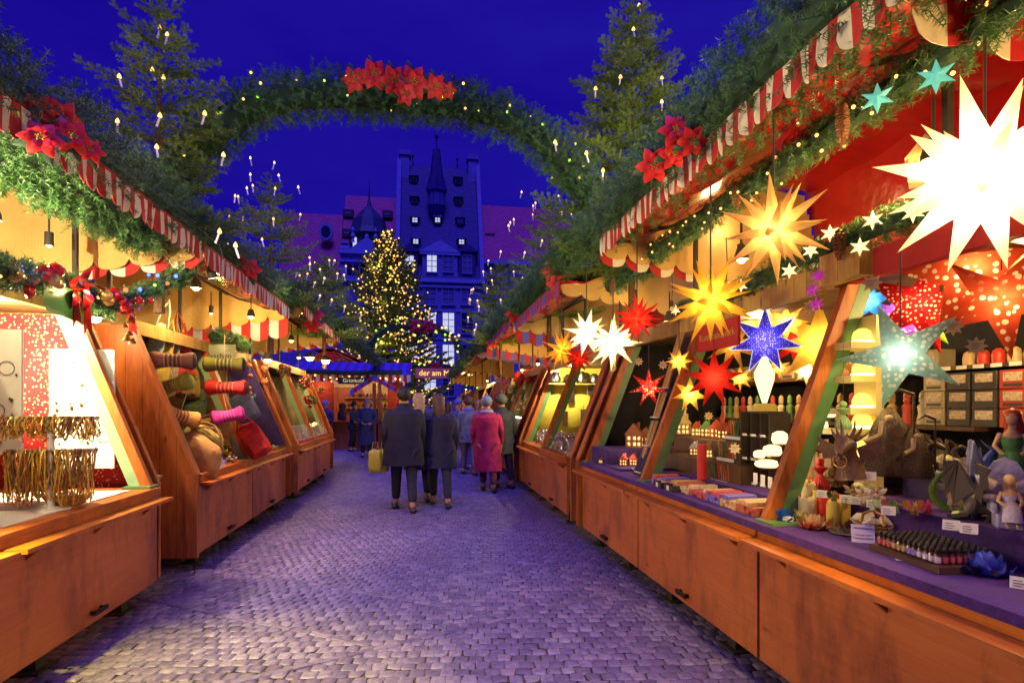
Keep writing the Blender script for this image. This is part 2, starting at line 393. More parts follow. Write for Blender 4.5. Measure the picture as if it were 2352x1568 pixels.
def cobbles():
    s = .089; ang = math.radians(-7); ca, sa = math.cos(ang), math.sin(ang); cen = []
    for i in range(-60, 360):
        yo = i*s*.97; off = (i % 2)*.5*s+rnd.uniform(-.01, .01)
        for j in range(-78, 84):
            x = j*s+off; y = yo; X = x*ca-y*sa; Y = x*sa+y*ca
            if -3.4 < X < 3.6 and .9 < Y < 26: cen.append((X, Y))
    cen = np.array(cen); N = len(cen); T = []
    g = [-1, -.82, -.3, .3, .82, 1]
    for v in g:
        for u in g:
            k = max(abs(u), abs(v)); T.append((u*(1-.06*abs(v)**4), v*(1-.06*abs(u)**4), -.009 if k > .9 else (-.0009 if k > .5 else 0)))
    T = np.array(T); n = len(T)
    sx = s*.5*(.96+.05*nrg.normal(size=(N, 1)).clip(-1.5, 1)); sy = s*.5*(.94+.05*nrg.normal(size=(N, 1)).clip(-1.5, 1))
    rot = ang+nrg.normal(0, .05, (N, 1)); sk = nrg.normal(0, .10, (N, 1)); sk2 = nrg.normal(0, .10, (N, 1))
    U = T[None, :, 0]*(1+sk*T[None, :, 1]); V = T[None, :, 1]*(1+sk2*T[None, :, 0])
    x = U*sx; y = V*sy; X = cen[:, :1]+x*np.cos(rot)-y*np.sin(rot)+nrg.normal(0, .003, (N, 1))
    Y = cen[:, 1:]+x*np.sin(rot)+y*np.cos(rot)+nrg.normal(0, .003, (N, 1))
    tx = nrg.normal(0, .022, (N, 1)); ty = nrg.normal(0, .022, (N, 1))
    Z = T[None, :, 2]+nrg.normal(0, .0016, (N, 1))+x*tx+y*ty
    v = np.stack([X, Y, Z], axis=2).reshape(-1, 3)
    q = []
    for a in range(5):
        for b in range(5): q.append((a*6+b, a*6+b+1, a*6+b+7, a*6+b+6))
    q = np.array(q); F = (q[None]+(np.arange(N)*n)[:, None, None]).reshape(-1)
    me = bpy.data.meshes.new('cobblestones'); me.vertices.add(len(v)); me.vertices.foreach_set('co', v.reshape(-1))
    me.loops.add(len(F)); me.loops.foreach_set('vertex_index', F.astype(np.int32)); npoly = len(F)//4
    me.polygons.add(npoly); me.polygons.foreach_set('loop_start', (np.arange(npoly)*4).astype(np.int32))
    me.polygons.foreach_set('use_smooth', np.ones(npoly, dtype=bool)); me.materials.append(COB); me.update(calc_edges=True)
    o = bpy.data.objects.new('paving', me); C.objects.link(o); struct(o, 'square granite setts of the street between the stalls')
cobbles()
def far_mat():
    m, nt, b = newmat('far_setts'); mpn = coords(nt, (1, 1, 1), (0, 0, math.radians(-7)))
    br = tex(nt, 'Brick', mpn, Scale=1.0); br.inputs['Brick Width'].default_value = .1; br.inputs['Row Height'].default_value = .095
    br.inputs['Mortar Size'].default_value = .007; br.inputs['Color1'].default_value = (.20, .18, .18, 1); br.inputs['Color2'].default_value = (.13, .12, .12, 1)
    br.inputs['Mortar'].default_value = (.03, .026, .026, 1); nt.links.new(br.outputs['Color'], b.inputs['Base Color'])
    b.inputs['Roughness'].default_value = .42; return m
MB().add([(-200, -60, -.013), (200, -60, -.013), (200, 400, -.013), (-200, 400, -.013)], [(0, 1, 2, 3)]).build('ground', pm((.028, .024, .022), .8, .5, 30, .01, name='joint_sand'))
struct(bpy.data.objects['ground'], 'dark sanded joints and ground of the market square')
MB().add([(-60, 25.6, -.003), (60, 25.6, -.003), (60, 74, -.003), (-60, 74, -.003)], [(0, 1, 2, 3)]).build('square', far_mat())
struct(bpy.data.objects['square'], 'setts of the square towards the town hall')
def strip(a, b, nm):
    A, B = at(*a, Z=0), at(*b, Z=0); d = (B-A).normalized(); L = (B-A).length; n = int(L/.16); mb = MB()
    for k in range(n):
        c = A+d*(L*(k+.5)/n); rz = math.atan2(d.y, d.x); mb.bbox(Vector((c.x, c.y, -.012)), (L/n-.006, .045, .0165+rnd.uniform(0, .002)), .004, rz)
    struct(mb.build('kerb_strip', COB, loc=(A.x, A.y, 0)), nm)
strip((430, 1289), (1161, 1417), 'thin line of edging stones running under the far left counter')
strip((340, 1376), (851, 1482), 'thin line of edging stones in the left foreground')
strip((527, 1568), (1161, 1419), 'thin line of edging stones crossing the bottom centre')
strip((1161, 1419), (1420, 1359), 'thin line of edging stones rising to the right counter')

# ---------------------------------------------------------------- garlands, poinsettias, fairy lights
def star_pts(n, R, r, c=(0, 0), a0=PI/2):
    return [((R if k % 2 == 0 else r)*math.cos(a0+PI*k/n)+c[0], (R if k % 2 == 0 else r)*math.sin(a0+PI*k/n)+c[1]) for k in range(2*n)]
PET = pm((.62, .012, .018), .55, .25, 12, name='red_petal_silk'); LEAF = pm((.02, .07, .04), .55, .3, 12, name='dark_leaf_silk')
def petal(mb, M, L, W, mi, cup=.15, n=5):
    k = len(mb.v); prof = [(0, .12), (.18, .55), (.42, 1), (.68, .85), (.86, .42), (1, 0)]
    for (t, ww) in prof:
        for sgn in (-1, 0, 1):
            mb.v.append(tuple(M @ Vector((t*L, sgn*ww*W/2*(1+.12*math.sin(t*17+sgn)), cup*L*(t*(1-t)*2.2-t*t*.9)+(0 if sgn else .06*W)))))
    for i in range(len(prof)-1):
        for j in range(2): mb.f.append((k+i*3+j, k+i*3+j+1, k+(i+1)*3+j+1, k+(i+1)*3+j)); mb.m.append(mi)
def make_poinsettia():
    root = thing('poinsettia', (0, 0, 0), 'x', 'flower', 'poinsettias on the garlands')
    mb = MB()
    for k in range(6): petal(mb, Matrix.Rotation(2*PI*k/6, 4, 'Z') @ Matrix.Rotation(-.12, 4, 'Y'), .135, .085, 0)
    for k in range(5): petal(mb, Matrix.Translation((0, 0, .012)) @ Matrix.Rotation(2*PI*(k+.4)/5, 4, 'Z') @ Matrix.Rotation(-.38, 4, 'Y'), .095, .06, 0)
    mb.build('petals', PET, root, smooth=True)
    lf = MB()
    for k in range(4): petal(lf, Matrix.Translation((0, 0, -.02)) @ Matrix.Rotation(2*PI*(k+.2)/4, 4, 'Z'), .17, .075, 0)
    lf.build('leaf', LEAF, root, smooth=True)
    cn = MB()
    for k in range(9):
        a = 2*PI*k/9; r = .012 if k % 2 else .024
        cn.tube([(0, 0, 0), (r*math.cos(a), r*math.sin(a), .04)], .0015, 4); cn.ball((r*math.cos(a), r*math.sin(a), .042), .006, 6)
    cn.build('stamens', pm((.42, .36, .05), .5, name='yellow_stamen'), root)
    return root
POIN = make_poinsettia()
def poins(list_, X=None, Y=None, where='', n0=0):
    words = ['topmost', 'second from the top', 'third from the top', 'fourth from the top', 'lowest', 'extra small']
    for k, it in enumerate(list_):
        px, py, sc, dep = it[:4]
        p = at(px, py, X=dep) if X else at(px, py, Y=dep)
        d = (Vector((0, 0, CAMH+.3))-p).normalized(); e = (d+Vector((rnd.uniform(-.3, .3), 0, rnd.uniform(-.1, .4)))).normalized().to_track_quat('Z', 'Y').to_euler()
        c = place(POIN, p, label=it[4]); c.rotation_euler = e; c.scale = (sc,)*3

XL, XR, ZL, ZR = -2.25, 1.82, 3.05, 3.20
# row garlands (one thing per stall front)
garland([(XL-.02, .9, ZL+.02), (XL-.02, 2.5, ZL+.06), (XL, 4.2, ZL+.12), (XL, 5.6, ZL+.18)], .42, 'thick fir garland along the front eave of the near left stall')
garland([(XL, 5.5, ZL+.20), (XL, 7.5, ZL+.22), (XL+.05, 9.6, ZL+.25)], .30, 'fir garland along the front eave of the second left stall')
garland([(-2.15, 9.6, 3.38), (-2.08, 12, 3.42), (-2.0, 14.2, 3.42)], .29, 'fir garland along the front eave of the third left stall', per_m=200, nl=.04, nw=.007, dens=200)
garland([(-1.98, 14.2, 3.42), (-1.75, 20, 3.3), (-1.6, 28, 3.2), (-1.5, 34, 3.0)], .27, 'fir garland hung on along the far end of the left row', per_m=110, nl=.05, nw=.014, dens=110)
garland([(XR, 1.2, ZR+.12), (XR, 2.6, ZR+.14), (XR, 4.0, ZR+.18), (XR, 5.2, ZR+.18)], .33, 'thick fir garland along the front eave of the near right stall')
garland([(XR, 5.35, ZR+.22), (XR, 7.6, ZR+.26), (XR-.02, 10.2, ZR+.28)], .29, 'fir garland along the front eave of the second right stall')
garland([(1.8, 10.2, 3.45), (1.75, 13, 3.5), (1.7, 15.6, 3.5)], .28, 'fir garland along the front eave of the third right stall', per_m=200, nl=.04, nw=.007, dens=200)
garland([(1.68, 15.6, 3.45), (1.6, 21, 3.35), (1.5, 30, 3.2)], .27, 'fir garland hung on along the far end of the right row', per_m=110, nl=.05, nw=.014, dens=110)
# arches over the street
def arch(Y, x0, x1, z0, z1, rad, label, **k):
    pts = []
    for i in range(25):
        t = i/24; a = PI*(.5-(t-.5)*.92); x = (x0+x1)/2-(x0-x1)/2*math.sin((t-.5)*PI)/1.0*1.0
        s = 2*t-1; pts.append(((x0+x1)/2+(x1-x0)/2*s, Y, z0+(z1-z0)*(1-abs(s)**3.6)))
    return garland(pts, rad, label, group='arches of fir over the street', **k), pts
a1, A1P = arch(6.0, -2.7, 2.15, 3.35, 4.80, .30, 'great arch of fir over the street with poinsettias at its crown', per_m=420)
a2, A2P = arch(27, -3.0, 2.3, 3.1, 5.35, .27, 'second fir arch far down the street before the big lit tree', per_m=130, nl=.06, nw=.016, dens=90)
a3, A3P = arch(37, -2.6, 3.6, 2.7, 4.25, .3, 'farthest fir arch over the lettered sign', per_m=80, nw=.018, dens=60)
# inner garlands
garland([at(-30, 618, Y=3.0), at(60, 632, Y=3.6), at(150, 655, Y=4.15), at(215, 690, Y=4.5), at(262, 705, Y=4.75)], .105, 'thin fir garland with red baubles under the near left awning', per_m=300)
garland([at(262, 700, Y=4.8), at(330, 675, Y=5.0), at(380, 650, Y=5.1), at(435, 628, Y=5.3)], .105, 'short fir garland with blue lights rising to the left eave', per_m=300)
garland([(-2.42, .9, 2.93), (-2.42, 3.0, 2.95), (-2.40, 5.3, 2.98)], .17, 'dark fir garland just behind the striped valance of the near left stall')
garland([(2.28, 1.1, 3.12), (2.28, 3.2, 3.10), (2.28, 5.3, 3.08)], .125, 'fir garland with tiny lights hung under the near right awning', per_m=260)
garland([at(2140, 480, X=2.36), at(2020, 520, X=2.36), at(1900, 575, X=2.36), at(1800, 610, X=2.36), at(1700, 668, X=2.36), at(1560, 715, X=2.36)], .10, 'fir garland with white paper stars above the near right counter', per_m=300)
garland([at(1500, 610, Y=5.9), at(1450, 625, Y=6.2), at(1400, 660, Y=6.6)], .16, 'short fir garland before the cream cloth of the right stall')
garland([at(565, 792, Y=8.7), at(530, 782, Y=8.1), at(490, 772, Y=7.5)], .13, 'dark fir garland under the striped valance of the left stall')

def fairy(path, n, jitter, label, cols, size=.012, group='strings of tiny lights', fl=None, surf=0):
    """a light string: wire and bulbs"""
    path = resample(path, .05); root = thing('light_string', path[0], label, 'light string', group)
    w = []
    for k in range(n):
        p = path[int((k+.5)/n*(len(path)-1))]+Vector((rnd.gauss(0, jitter), rnd.gauss(0, jitter)-surf, rnd.gauss(0, jitter))); w.append(p)
    MB().tube(w, .0022, 4).build('wire', CHAIN, root)
    for k, p in enumerate(w[:100]):
        c = cols[k % len(cols)]; MB().ball(p, size*rnd.uniform(.8, 1.25), 8).build('bulb', c, root, smooth=True)
    return root
B_W = em((1, .54, .15), 2.4); B_Y = em((1, .74, .12), 2.2); B_G = em((.45, 1, .10), 2); B_R = em((1, .15, .04), 3); B_B = em((.05, .10, 1), 8); B_C = em((1, .42, .10), 4)
fairy(A1P, 52, .08, 'string of yellow lights wound round the great arch', [B_Y, B_W, B_Y, B_G], .013, surf=.15)
for (px, py, Y) in []: pass
fairy([(x, y, z) for x, y, z in A2P], 60, .2, 'string of green and yellow lights on the second arch', [B_G, B_Y, B_W], .05, surf=.1)
fairy([(x, y, z) for x, y, z in A3P], 40, .25, 'string of lights on the farthest arch', [B_W, B_Y, B_G], .06, surf=.1)
fairy([(2.18, 1.2, 3.08), (2.18, 3.2, 3.05), (2.18, 5.2, 3.02)], 44, .06, 'string of orange lights in the fir under the near right awning', [B_C], .008)
fairy([at(-20, 625, Y=3.0), at(150, 660, Y=4.1), at(262, 705, Y=4.75)], 12, .05, 'string of warm lights among the red baubles', [B_C, B_W], .009, surf=.08)
fairy([at(262, 700, Y=4.75), at(330, 675, Y=4.95), at(435, 628, Y=5.25)], 9, .04, 'string of blue lights in the short left garland', [B_B, B_B, B_R, B_B, B_G], .013, surf=.1)
lamp('glow_of_blue_bulbs', at(365, 645, Y=4.75), 1.2, (.05, .1, 1), .02); lamp('glow_of_blue_bulbs', at(90, 612, Y=3.4), .5, (.05, .1, 1), .02)

# poinsettias (seen on arch and eaves)
poins([(815, 185, 1.0, 5.75, 'small red poinsettia at the left end of the arch crown'), (860, 172, 1.15, 5.7, 'red poinsettia with a dark leaf above it, left on the arch crown'),
       (905, 185, 1.1, 5.68, 'red poinsettia second from the left on the arch crown'), (950, 190, 1.25, 5.66, 'large red poinsettia in the middle of the arch crown'),
       (930, 215, .9, 5.64, 'red poinsettia hanging lowest on the arch crown'), (1000, 200, 1.0, 5.68, 'red poinsettia right of the middle of the arch crown'),
       (1028, 208, .7, 5.7, 'smallest red poinsettia at the right end of the arch crown')])
poins([(85, 255, .72, 3.3, 'upper red poinsettia of the cluster on the near left garland'), (140, 270, .75, 3.35, 'red poinsettia near the top of the near left cluster'),
       (95, 320, .75, 3.15, 'wide red poinsettia lowest left in the near left cluster'), (165, 315, .75, 3.3, 'red poinsettia in the middle of the near left cluster'),
       (205, 345, .62, 3.5, 'red poinsettia at the lower right of the near left cluster')])
poins([(1550, 300, .8, 3.25, 'upper red poinsettia of the cluster on the near right garland'), (1590, 325, .72, 3.2, 'red poinsettia on the right of the near right cluster'),
       (1502, 380, .9, 3.45, 'largest red poinsettia of the near right cluster'), (1548, 352, .75, 3.3, 'red poinsettia in the middle of the near right cluster')])
poins([(545, 605, 1.1, 6.9, 'red poinsettia on the second left garland, left of the pair'), (572, 618, 1.1, 6.9, 'red poinsettia on the second left garland, right of the pair'),
       (1270, 620, 1.3, 7.3, 'upper red poinsettia on the second right garland'), (1282, 650, 1.3, 7.2, 'lower red poinsettia on the second right garland'),
       (1183, 722, 1.5, 10.4, 'red poinsettia on the third right garland'), (720, 722, 1.5, 10.7, 'red poinsettia on the third left garland, upper of two'),
       (718, 745, 1.3, 10.6, 'red poinsettia on the third left garland, lower of two'), (955, 748, 3.0, 26.7, 'red flowers at the crown of the second arch, left'),
       (985, 750, 3.0, 26.7, 'red flowers at the crown of the second arch, right'), (1000, 845, 3.6, 36.6, 'red flowers at the crown of the farthest arch'),
       (1130, 785, 1.4, 14.5, 'red poinsettia at the far end of the right row')])

# ---------------------------------------------------------------- fir trees with candles
def fir_segs(H, z0, R, step, nb, seed, droop=.15, sub=.11, tipup=.5):
    r = random.Random(seed); segs = []; tips = []; stems = []
    z = z0
    while z < H-.12:
        f = (H-z)/(H-z0); L = R*(f**.85)*1.0+.06; m = nb if f > .12 else 4
        a0 = r.random()*PI
        for k in range(m):
            a = a0+2*PI*k/m+r.uniform(-.3, .3); ll = L*r.uniform(.72, 1.12); up = tipup*(1-f)+.05; pts = []
            for i in range(6):
                t = i/5; rr = ll*t; zz = z+r.uniform(-.01, .01)+rr*up-droop*f*rr*(1-t*.75)*1.2+.18*t*t*ll*.5
                pts.append(Vector((math.cos(a)*rr, math.sin(a)*rr, zz)))
            for p, q in zip(pts, pts[1:]): segs.append((p, q)); stems.append((p, q))
            tips.append(pts[-1])
            s = .12
            while s < .97:
                i = min(4, int(s*5)); p = pts[i].lerp(pts[i+1], s*5-i); d = (pts[i+1]-pts[i]).normalized()
                sl_ = ll*(1-s)*.55+.05
                for sg in (-1, 1):
                    sd = Vector((-d.y, d.x, 0))*sg; dd = (d*.75+sd*.8+Vector((0, 0, r.uniform(-.12, .12)))).normalized()
                    q = p+dd*min(sl_, .42)*r.uniform(.7, 1.1); segs.append((p, q))
                    if sl_ > .18:
                        c = p.lerp(q, .5)
                        for s2 in (-1, 1): segs.append((c, c+(dd*.8+Vector((-dd.y, dd.x, 0))*s2*.7).normalized()*.09))
                s += sub/max(ll, .2)
        z += step*r.uniform(.8, 1.2)*(.6+.5*f)
    segs.append((Vector((0, 0, H-.45)), Vector((0, 0, H)))); tips.append(Vector((0, 0, H)))
    return segs, tips, stems
CANDLE = pm((.75, .72, .78), .4, .05, name='candle_plastic'); FLAME = em((1, .52, .15), 3.4, 'candle_flame'); WIRE = pm((.01, .02, .012), .6, name='green_wire')
def fir(X, Y, H, z0, R, label, step=.34, nb=6, seed=1, dens=800, ln=.030, wd=.0044, sub=.10):
    root = thing('fir_tree', (X, Y, 2.42), label, 'tree', 'fir trees between the stalls')
    segs, tips, st = fir_segs(H, z0, R, step, nb, seed, sub=sub)
    o = Vector((X, Y, 0)); segs = [(a+o, b+o) for a, b in segs]
    needles('crown', segs, dens, ln, wd, root, mat=FIR, flat=.35, stem=.003, lean=.55)
    MB().tube([o+Vector((0, 0, 2.42)), o+Vector((0, 0, z0)), o+Vector((0, 0, H-.3))], [.05, .04, .006], 8).build('trunk', BARK, root, smooth=True)
    return root, [t+o for t in tips]
def candles(X, Y, H, z0, pts, label, tips, hs=.085, extra=0, seed=3, fs=.010, gl=7):
    r = random.Random(seed); root = thing('candle_lights', (X, Y, z0), label, 'light string', 'candle light strings on the fir trees')
    P = [at(px, py, Y=Y-dy) for (px, py, dy) in pts]
    cand = [t for t in tips if t.z < H-.2 and t.y < Y+.25]; r.shuffle(cand); P += cand[:extra]
    for p in P:
        d = Vector((r.uniform(-.35, .35), r.uniform(-.2, .2), 1)).normalized()
        c = MB().tube([p-d*hs, p], .0085*hs/.085, 8).build('candle', CANDLE, root, smooth=True)
        MB().lathe([(.002, -.006), (fs*1.25, .004), (fs, .020), (.001, .042)], p+d*.002, 8).build('flame_bulb', FLAME, c, smooth=True)
    ps = sorted(P, key=lambda q: -q.z); w = []
    for a, b in zip(ps, ps[1:]):
        for k in range(6):
            t = k/6; w.append(a.lerp(b, t)-Vector((0, 0, hs+.12*math.sin(PI*t))))
    MB().tube(w, .003, 4).build('wire', WIRE, root)
    for k in range(4): lamp('candle_glow', Vector((X+(-.55 if k % 2 else .5), Y-1.1, z0+(H-z0)*(.15+.22*k))), gl, (1, .70, .32), .2, root)
    return root
t1, tp = fir(-2.42, 5.64, 5.45, 3.3, .95, 'tall fir tree with candle lights rising behind the near left stall', seed=4)
candles(-2.42, 5.64, 5.45, 3.3, [(367, 68, .1), (384, 84, .15), (350, 165, .2), (375, 182, .2), (274, 180, .4), (270, 283, .5), (367, 270, .6), (470, 265, .5), (513, 360, .5), (504, 536, .9), (541, 568, 1.0), (360, 342, .6)], 'string of candle lights on the tall left fir', tp, fs=.014)
t2, tp = fir(-2.46, 9.66, 5.35, 3.25, 1.1, 'fir tree with candle lights behind the second left stall', seed=9, dens=420, wd=.0065, ln=.030)
candles(-2.46, 9.66, 5.35, 2.9, [(575, 365, .3), (630, 376, .3), (640, 405, .3), (567, 434, .4), (685, 432, .4), (632, 435, .5), (540, 452, .5), (575, 403, .5), (628, 505, .7), (558, 503, .6), (602, 552, .8)], 'string of candle lights on the second left fir', tp, extra=7, hs=.1, fs=.013)
t3, tp = fir(-2.23, 13.3, 5.1, 3.2, 1.15, 'small fir tree with candle lights beyond the third left stall', seed=12, dens=260, wd=.009, ln=.036, step=.24)
candles(-2.23, 13.3, 5.1, 2.6, [(682, 628, .5), (706, 630, .5), (735, 620, .5), (775, 630, .5), (658, 666, .8), (680, 667, .8), (745, 640, .6), (762, 690, .9), (792, 705, .9), (735, 680, .9)], 'string of candle lights on the small left fir', tp, extra=12, hs=.12, fs=.019)
t4, tp = fir(2.50, 6.44, 6.5, 3.3, 1.45, 'tall fir tree with candle lights rising behind the near right stall', seed=21, nb=7, sub=.09, step=.30, dens=900)
candles(2.50, 6.44, 6.5, 2.8, [(1468, 15, .0), (1455, 70, .2), (1425, 180, .4), (1520, 182, .3), (1368, 207, .5), (1520, 237, .5), (1275, 330, .7), (1347, 355, .8), (1385, 395, .8), (1400, 432, .9)], 'string of candle lights on the tall right fir', tp, gl=20, fs=.016)
t5, tp = fir(2.40, 10.45, 5.55, 3.3, 1.2, 'fir tree with candle lights behind the second right stall', seed=25, dens=420, wd=.0065, ln=.030)
candles(2.40, 10.45, 5.55, 2.9, [(1198, 443, .2), (1268, 410, .2), (1283, 452, .3), (1230, 468, .3), (1313, 493, .3), (1180, 506, .5), (1172, 513, .4), (1245, 555, .8), (1150, 580, .5), (1205, 582, .7), (1168, 520, .6)], 'string of candle lights on the second right fir', tp, extra=8, hs=.1, fs=.013)
t6, tp = fir(2.08, 14.95, 5.6, 3.3, 1.25, 'dark fir tree with candle lights beyond the third right stall', seed=31, dens=260, wd=.009, ln=.036, step=.24)
candles(2.08, 14.95, 5.6, 2.7, [(1122, 600, .4), (1110, 625, .5), (1180, 625, .6), (1200, 640, .6), (1130, 645, .6), (1087, 665, .6), (1080, 690, .7), (1075, 730, .8), (1150, 690, .8), (1100, 705, .8)], 'string of candle lights on the dark right fir', tp, extra=12, hs=.12, fs=.019)

# big lit tree
def big_tree():
    X, Y = -2.55, 42.0; root = thing('christmas_tree', (X, Y, 0), 'great Christmas tree covered in lights at the end of the street', 'tree')
    segs, tips, st = fir_segs(14.7, 2.2, 5.6, .46, 13, 5, droop=.45, sub=.34, tipup=.55); o = Vector((X, Y, 0))
    segs2 = []
    for a, b in segs: segs2.append((a+o, b+o))
    needles('crown', segs2, 110, .16, .045, root, mat=FIR, stem=.012, flat=.3)
    MB().tube([o, o+Vector((0, 0, 14.3))], [.22, .03], 8).build('trunk', BARK, root)
    r = random.Random(3); L = thing('light_string', (X, Y, 2), 'hundreds of warm lights wound over the great Christmas tree', 'light string', 'strings of tiny lights')
    cand = []
    for a, b in segs2:
        m = a.lerp(b, r.random());
        if m.y < Y+.8: cand.append(m+Vector((0, -.12, .05)))
    cand = [p for p in cand if (p-Vector((X, Y, p.z))).length > .45*4.6*max(.05, (14.7-p.z)/12.5)]; r.shuffle(cand); cols = [B_W, B_W, B_C, B_W, B_W, B_Y, B_C]
    for p in cand[:95]: MB().ball(p, r.uniform(.055, .095), 6).build('bulb', cols[r.randrange(7)], L)
    mb = MB()
    for p in cand[95:1400]: mb.ball(p, r.uniform(.03, .07), 5, mi=r.randrange(7))
    mb.build('small_bulbs', cols, L)['kind'] = 'stuff'
    bb = MB(); r.shuffle(cand)
    for p in cand[:260]: bb.ball(p+Vector((0, 0, -.1)), .06, 7)
    tag(bb.build('baubles', pm((.55, .01, .02), .2, name='red_glass', metal=.4), loc=(X, Y, 2)), 'small red baubles strewn over the great Christmas tree', 'bauble', None, 'stuff')
    for k in range(4): lamp('tree_glow', Vector((X+rnd.uniform(-.8, .8), Y-2.6+k*.5, 3+k*2.8)), 130-18*k, (1, .6, .22), .5, L)
big_tree()
for k, (px, py) in enumerate([(620, 225), (800, 185), (1000, 210), (1180, 270)]): lamp('arch_glow', at(px, py, Y=5.35), 2.2, (1, .95, .55), .12)
# ---------------------------------------------------------------- town hall and neighbours
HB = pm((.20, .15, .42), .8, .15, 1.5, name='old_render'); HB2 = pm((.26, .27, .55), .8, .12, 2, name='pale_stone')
def rooftile(name, lo, hi):
    m, nt, b = newmat(name); br = tex(nt, 'Brick', coords(nt, (1, 1, 1)), Scale=1.0)
    t = nt.nodes.new('ShaderNodeTexCoord'); cx = nt.nodes.new('ShaderNodeSeparateXYZ'); cb = nt.nodes.new('ShaderNodeCombineXYZ')
    nt.links.new(t.outputs['Object'], cx.inputs[0]); nt.links.new(cx.outputs['X'], cb.inputs['X']); nt.links.new(cx.outputs['Z'], cb.inputs['Y'])
    nt.links.new(cb.outputs[0], br.inputs['Vector']); br.inputs['Brick Width'].default_value = .35; br.inputs['Row Height'].default_value = .36
    br.inputs['Mortar Size'].default_value = .045; br.inputs['Color1'].default_value = (*lo, 1); br.inputs['Color2'].default_value = (*hi, 1)
    br.inputs['Mortar'].default_value = (*[c*.35 for c in lo], 1); nt.links.new(br.outputs['Color'], b.inputs['Base Color'])
    bump(nt, b, br.outputs['Fac'], -.6, .08); b.inputs['Roughness'].default_value = .7; return m
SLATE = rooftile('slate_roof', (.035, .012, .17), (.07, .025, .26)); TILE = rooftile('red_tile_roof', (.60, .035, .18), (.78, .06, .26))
PANE_D = pm((.03, .03, .06), .12, .2, name='dark_window_glass'); PANE_L = em((.70, .74, 1), .85, 'lit_window', True); FRAME = pm((.22, .22, .42), .6, .05, name='window_frame_paint')
PANE_B = pm((.16, .16, .30), .15, .2, name='pale_curtained_glass')
def window(par, cx, y, cz, w, h, lit=0, cols=2, rows=3, fr=.09, surround=True):
    """window set on a wall facing the camera (towards -Y) at plane y"""
    mb = MB(); t = .12
    mb.box(cx-w/2-fr, cx-w/2, y-.14, y+.02, cz-h/2-fr, cz+h/2+fr); mb.box(cx+w/2, cx+w/2+fr, y-.14, y+.02, cz-h/2-fr, cz+h/2+fr)
    mb.box(cx-w/2, cx+w/2, y-.14, y+.02, cz+h/2, cz+h/2+fr); mb.box(cx-w/2-fr-.04, cx+w/2+fr+.04, y-.22, y+.02, cz-h/2-fr-.05, cz-h/2-fr)
    mb.box(cx-w/2, cx+w/2, y-.137, y+.02, cz-h/2-fr, cz-h/2)
    for k in range(1, cols): x = cx-w/2+w*k/cols; mb.box(x-.045, x+.045, y-.10, y-.03, cz-h/2, cz+h/2)
    for k in range(1, rows): z = cz-h/2+h*k/rows; mb.box(cx-w/2, cx+w/2, y-.09, y-.035, z-.04, z+.04)
    f = mb.build('window', FRAME, par)
    MB().box(cx-w/2, cx+w/2, y-.03, y-.025, cz-h/2, cz+h/2).build('pane', [PANE_D, PANE_L, PANE_B][lit], f)
def dormer(par, px, py, lit, Yr, w=.9, h=.8, zr=None):
    """small pointed dormer on the steep slate roof"""
    p = at(px, py, Y=Yr); x, y, z = p.x, p.y, p.z; mb = MB()
    mb.box(x-w/2, x+w/2, y-.25, y+1.2, z-h/2-.1, z+h/2)
    d = mb.build('dormer', SLATE, par)
    r = MB(); a = [(x-w/2-.25, y-.45, z+h/2), (x+w/2+.25, y-.45, z+h/2), (x+w/2+.25, y+1.3, z+h/2), (x-w/2-.25, y+1.3, z+h/2)]
    k = (x, y+.3, z+h/2+1.55); r.add(a+[k], [(0, 1, 4), (1, 2, 4), (2, 3, 4), (3, 0, 4), (3, 2, 1, 0)]); r.build('dormer_roof', SLATE, d)
    MB().tube([(x, y+.3, z+h/2+1.5), (x, y+.3, z+h/2+2.2)], .03, 5).build('finial', DARK, d)
    m = MB(); m.box(x-w*.36, x+w*.36, y-.30, y-.26, z-h*.34, z+h*.38); m.build('pane', [PANE_D, PANE_L, PANE_B][lit], d)
    g = MB(); g.box(x-.03, x+.03, y-.33, y-.31, z-h*.34, z+h*.38); g.box(x-w*.36, x+w*.36, y-.33, y-.305, z-.03, z+.03); g.build('window_frame', DARK, d)
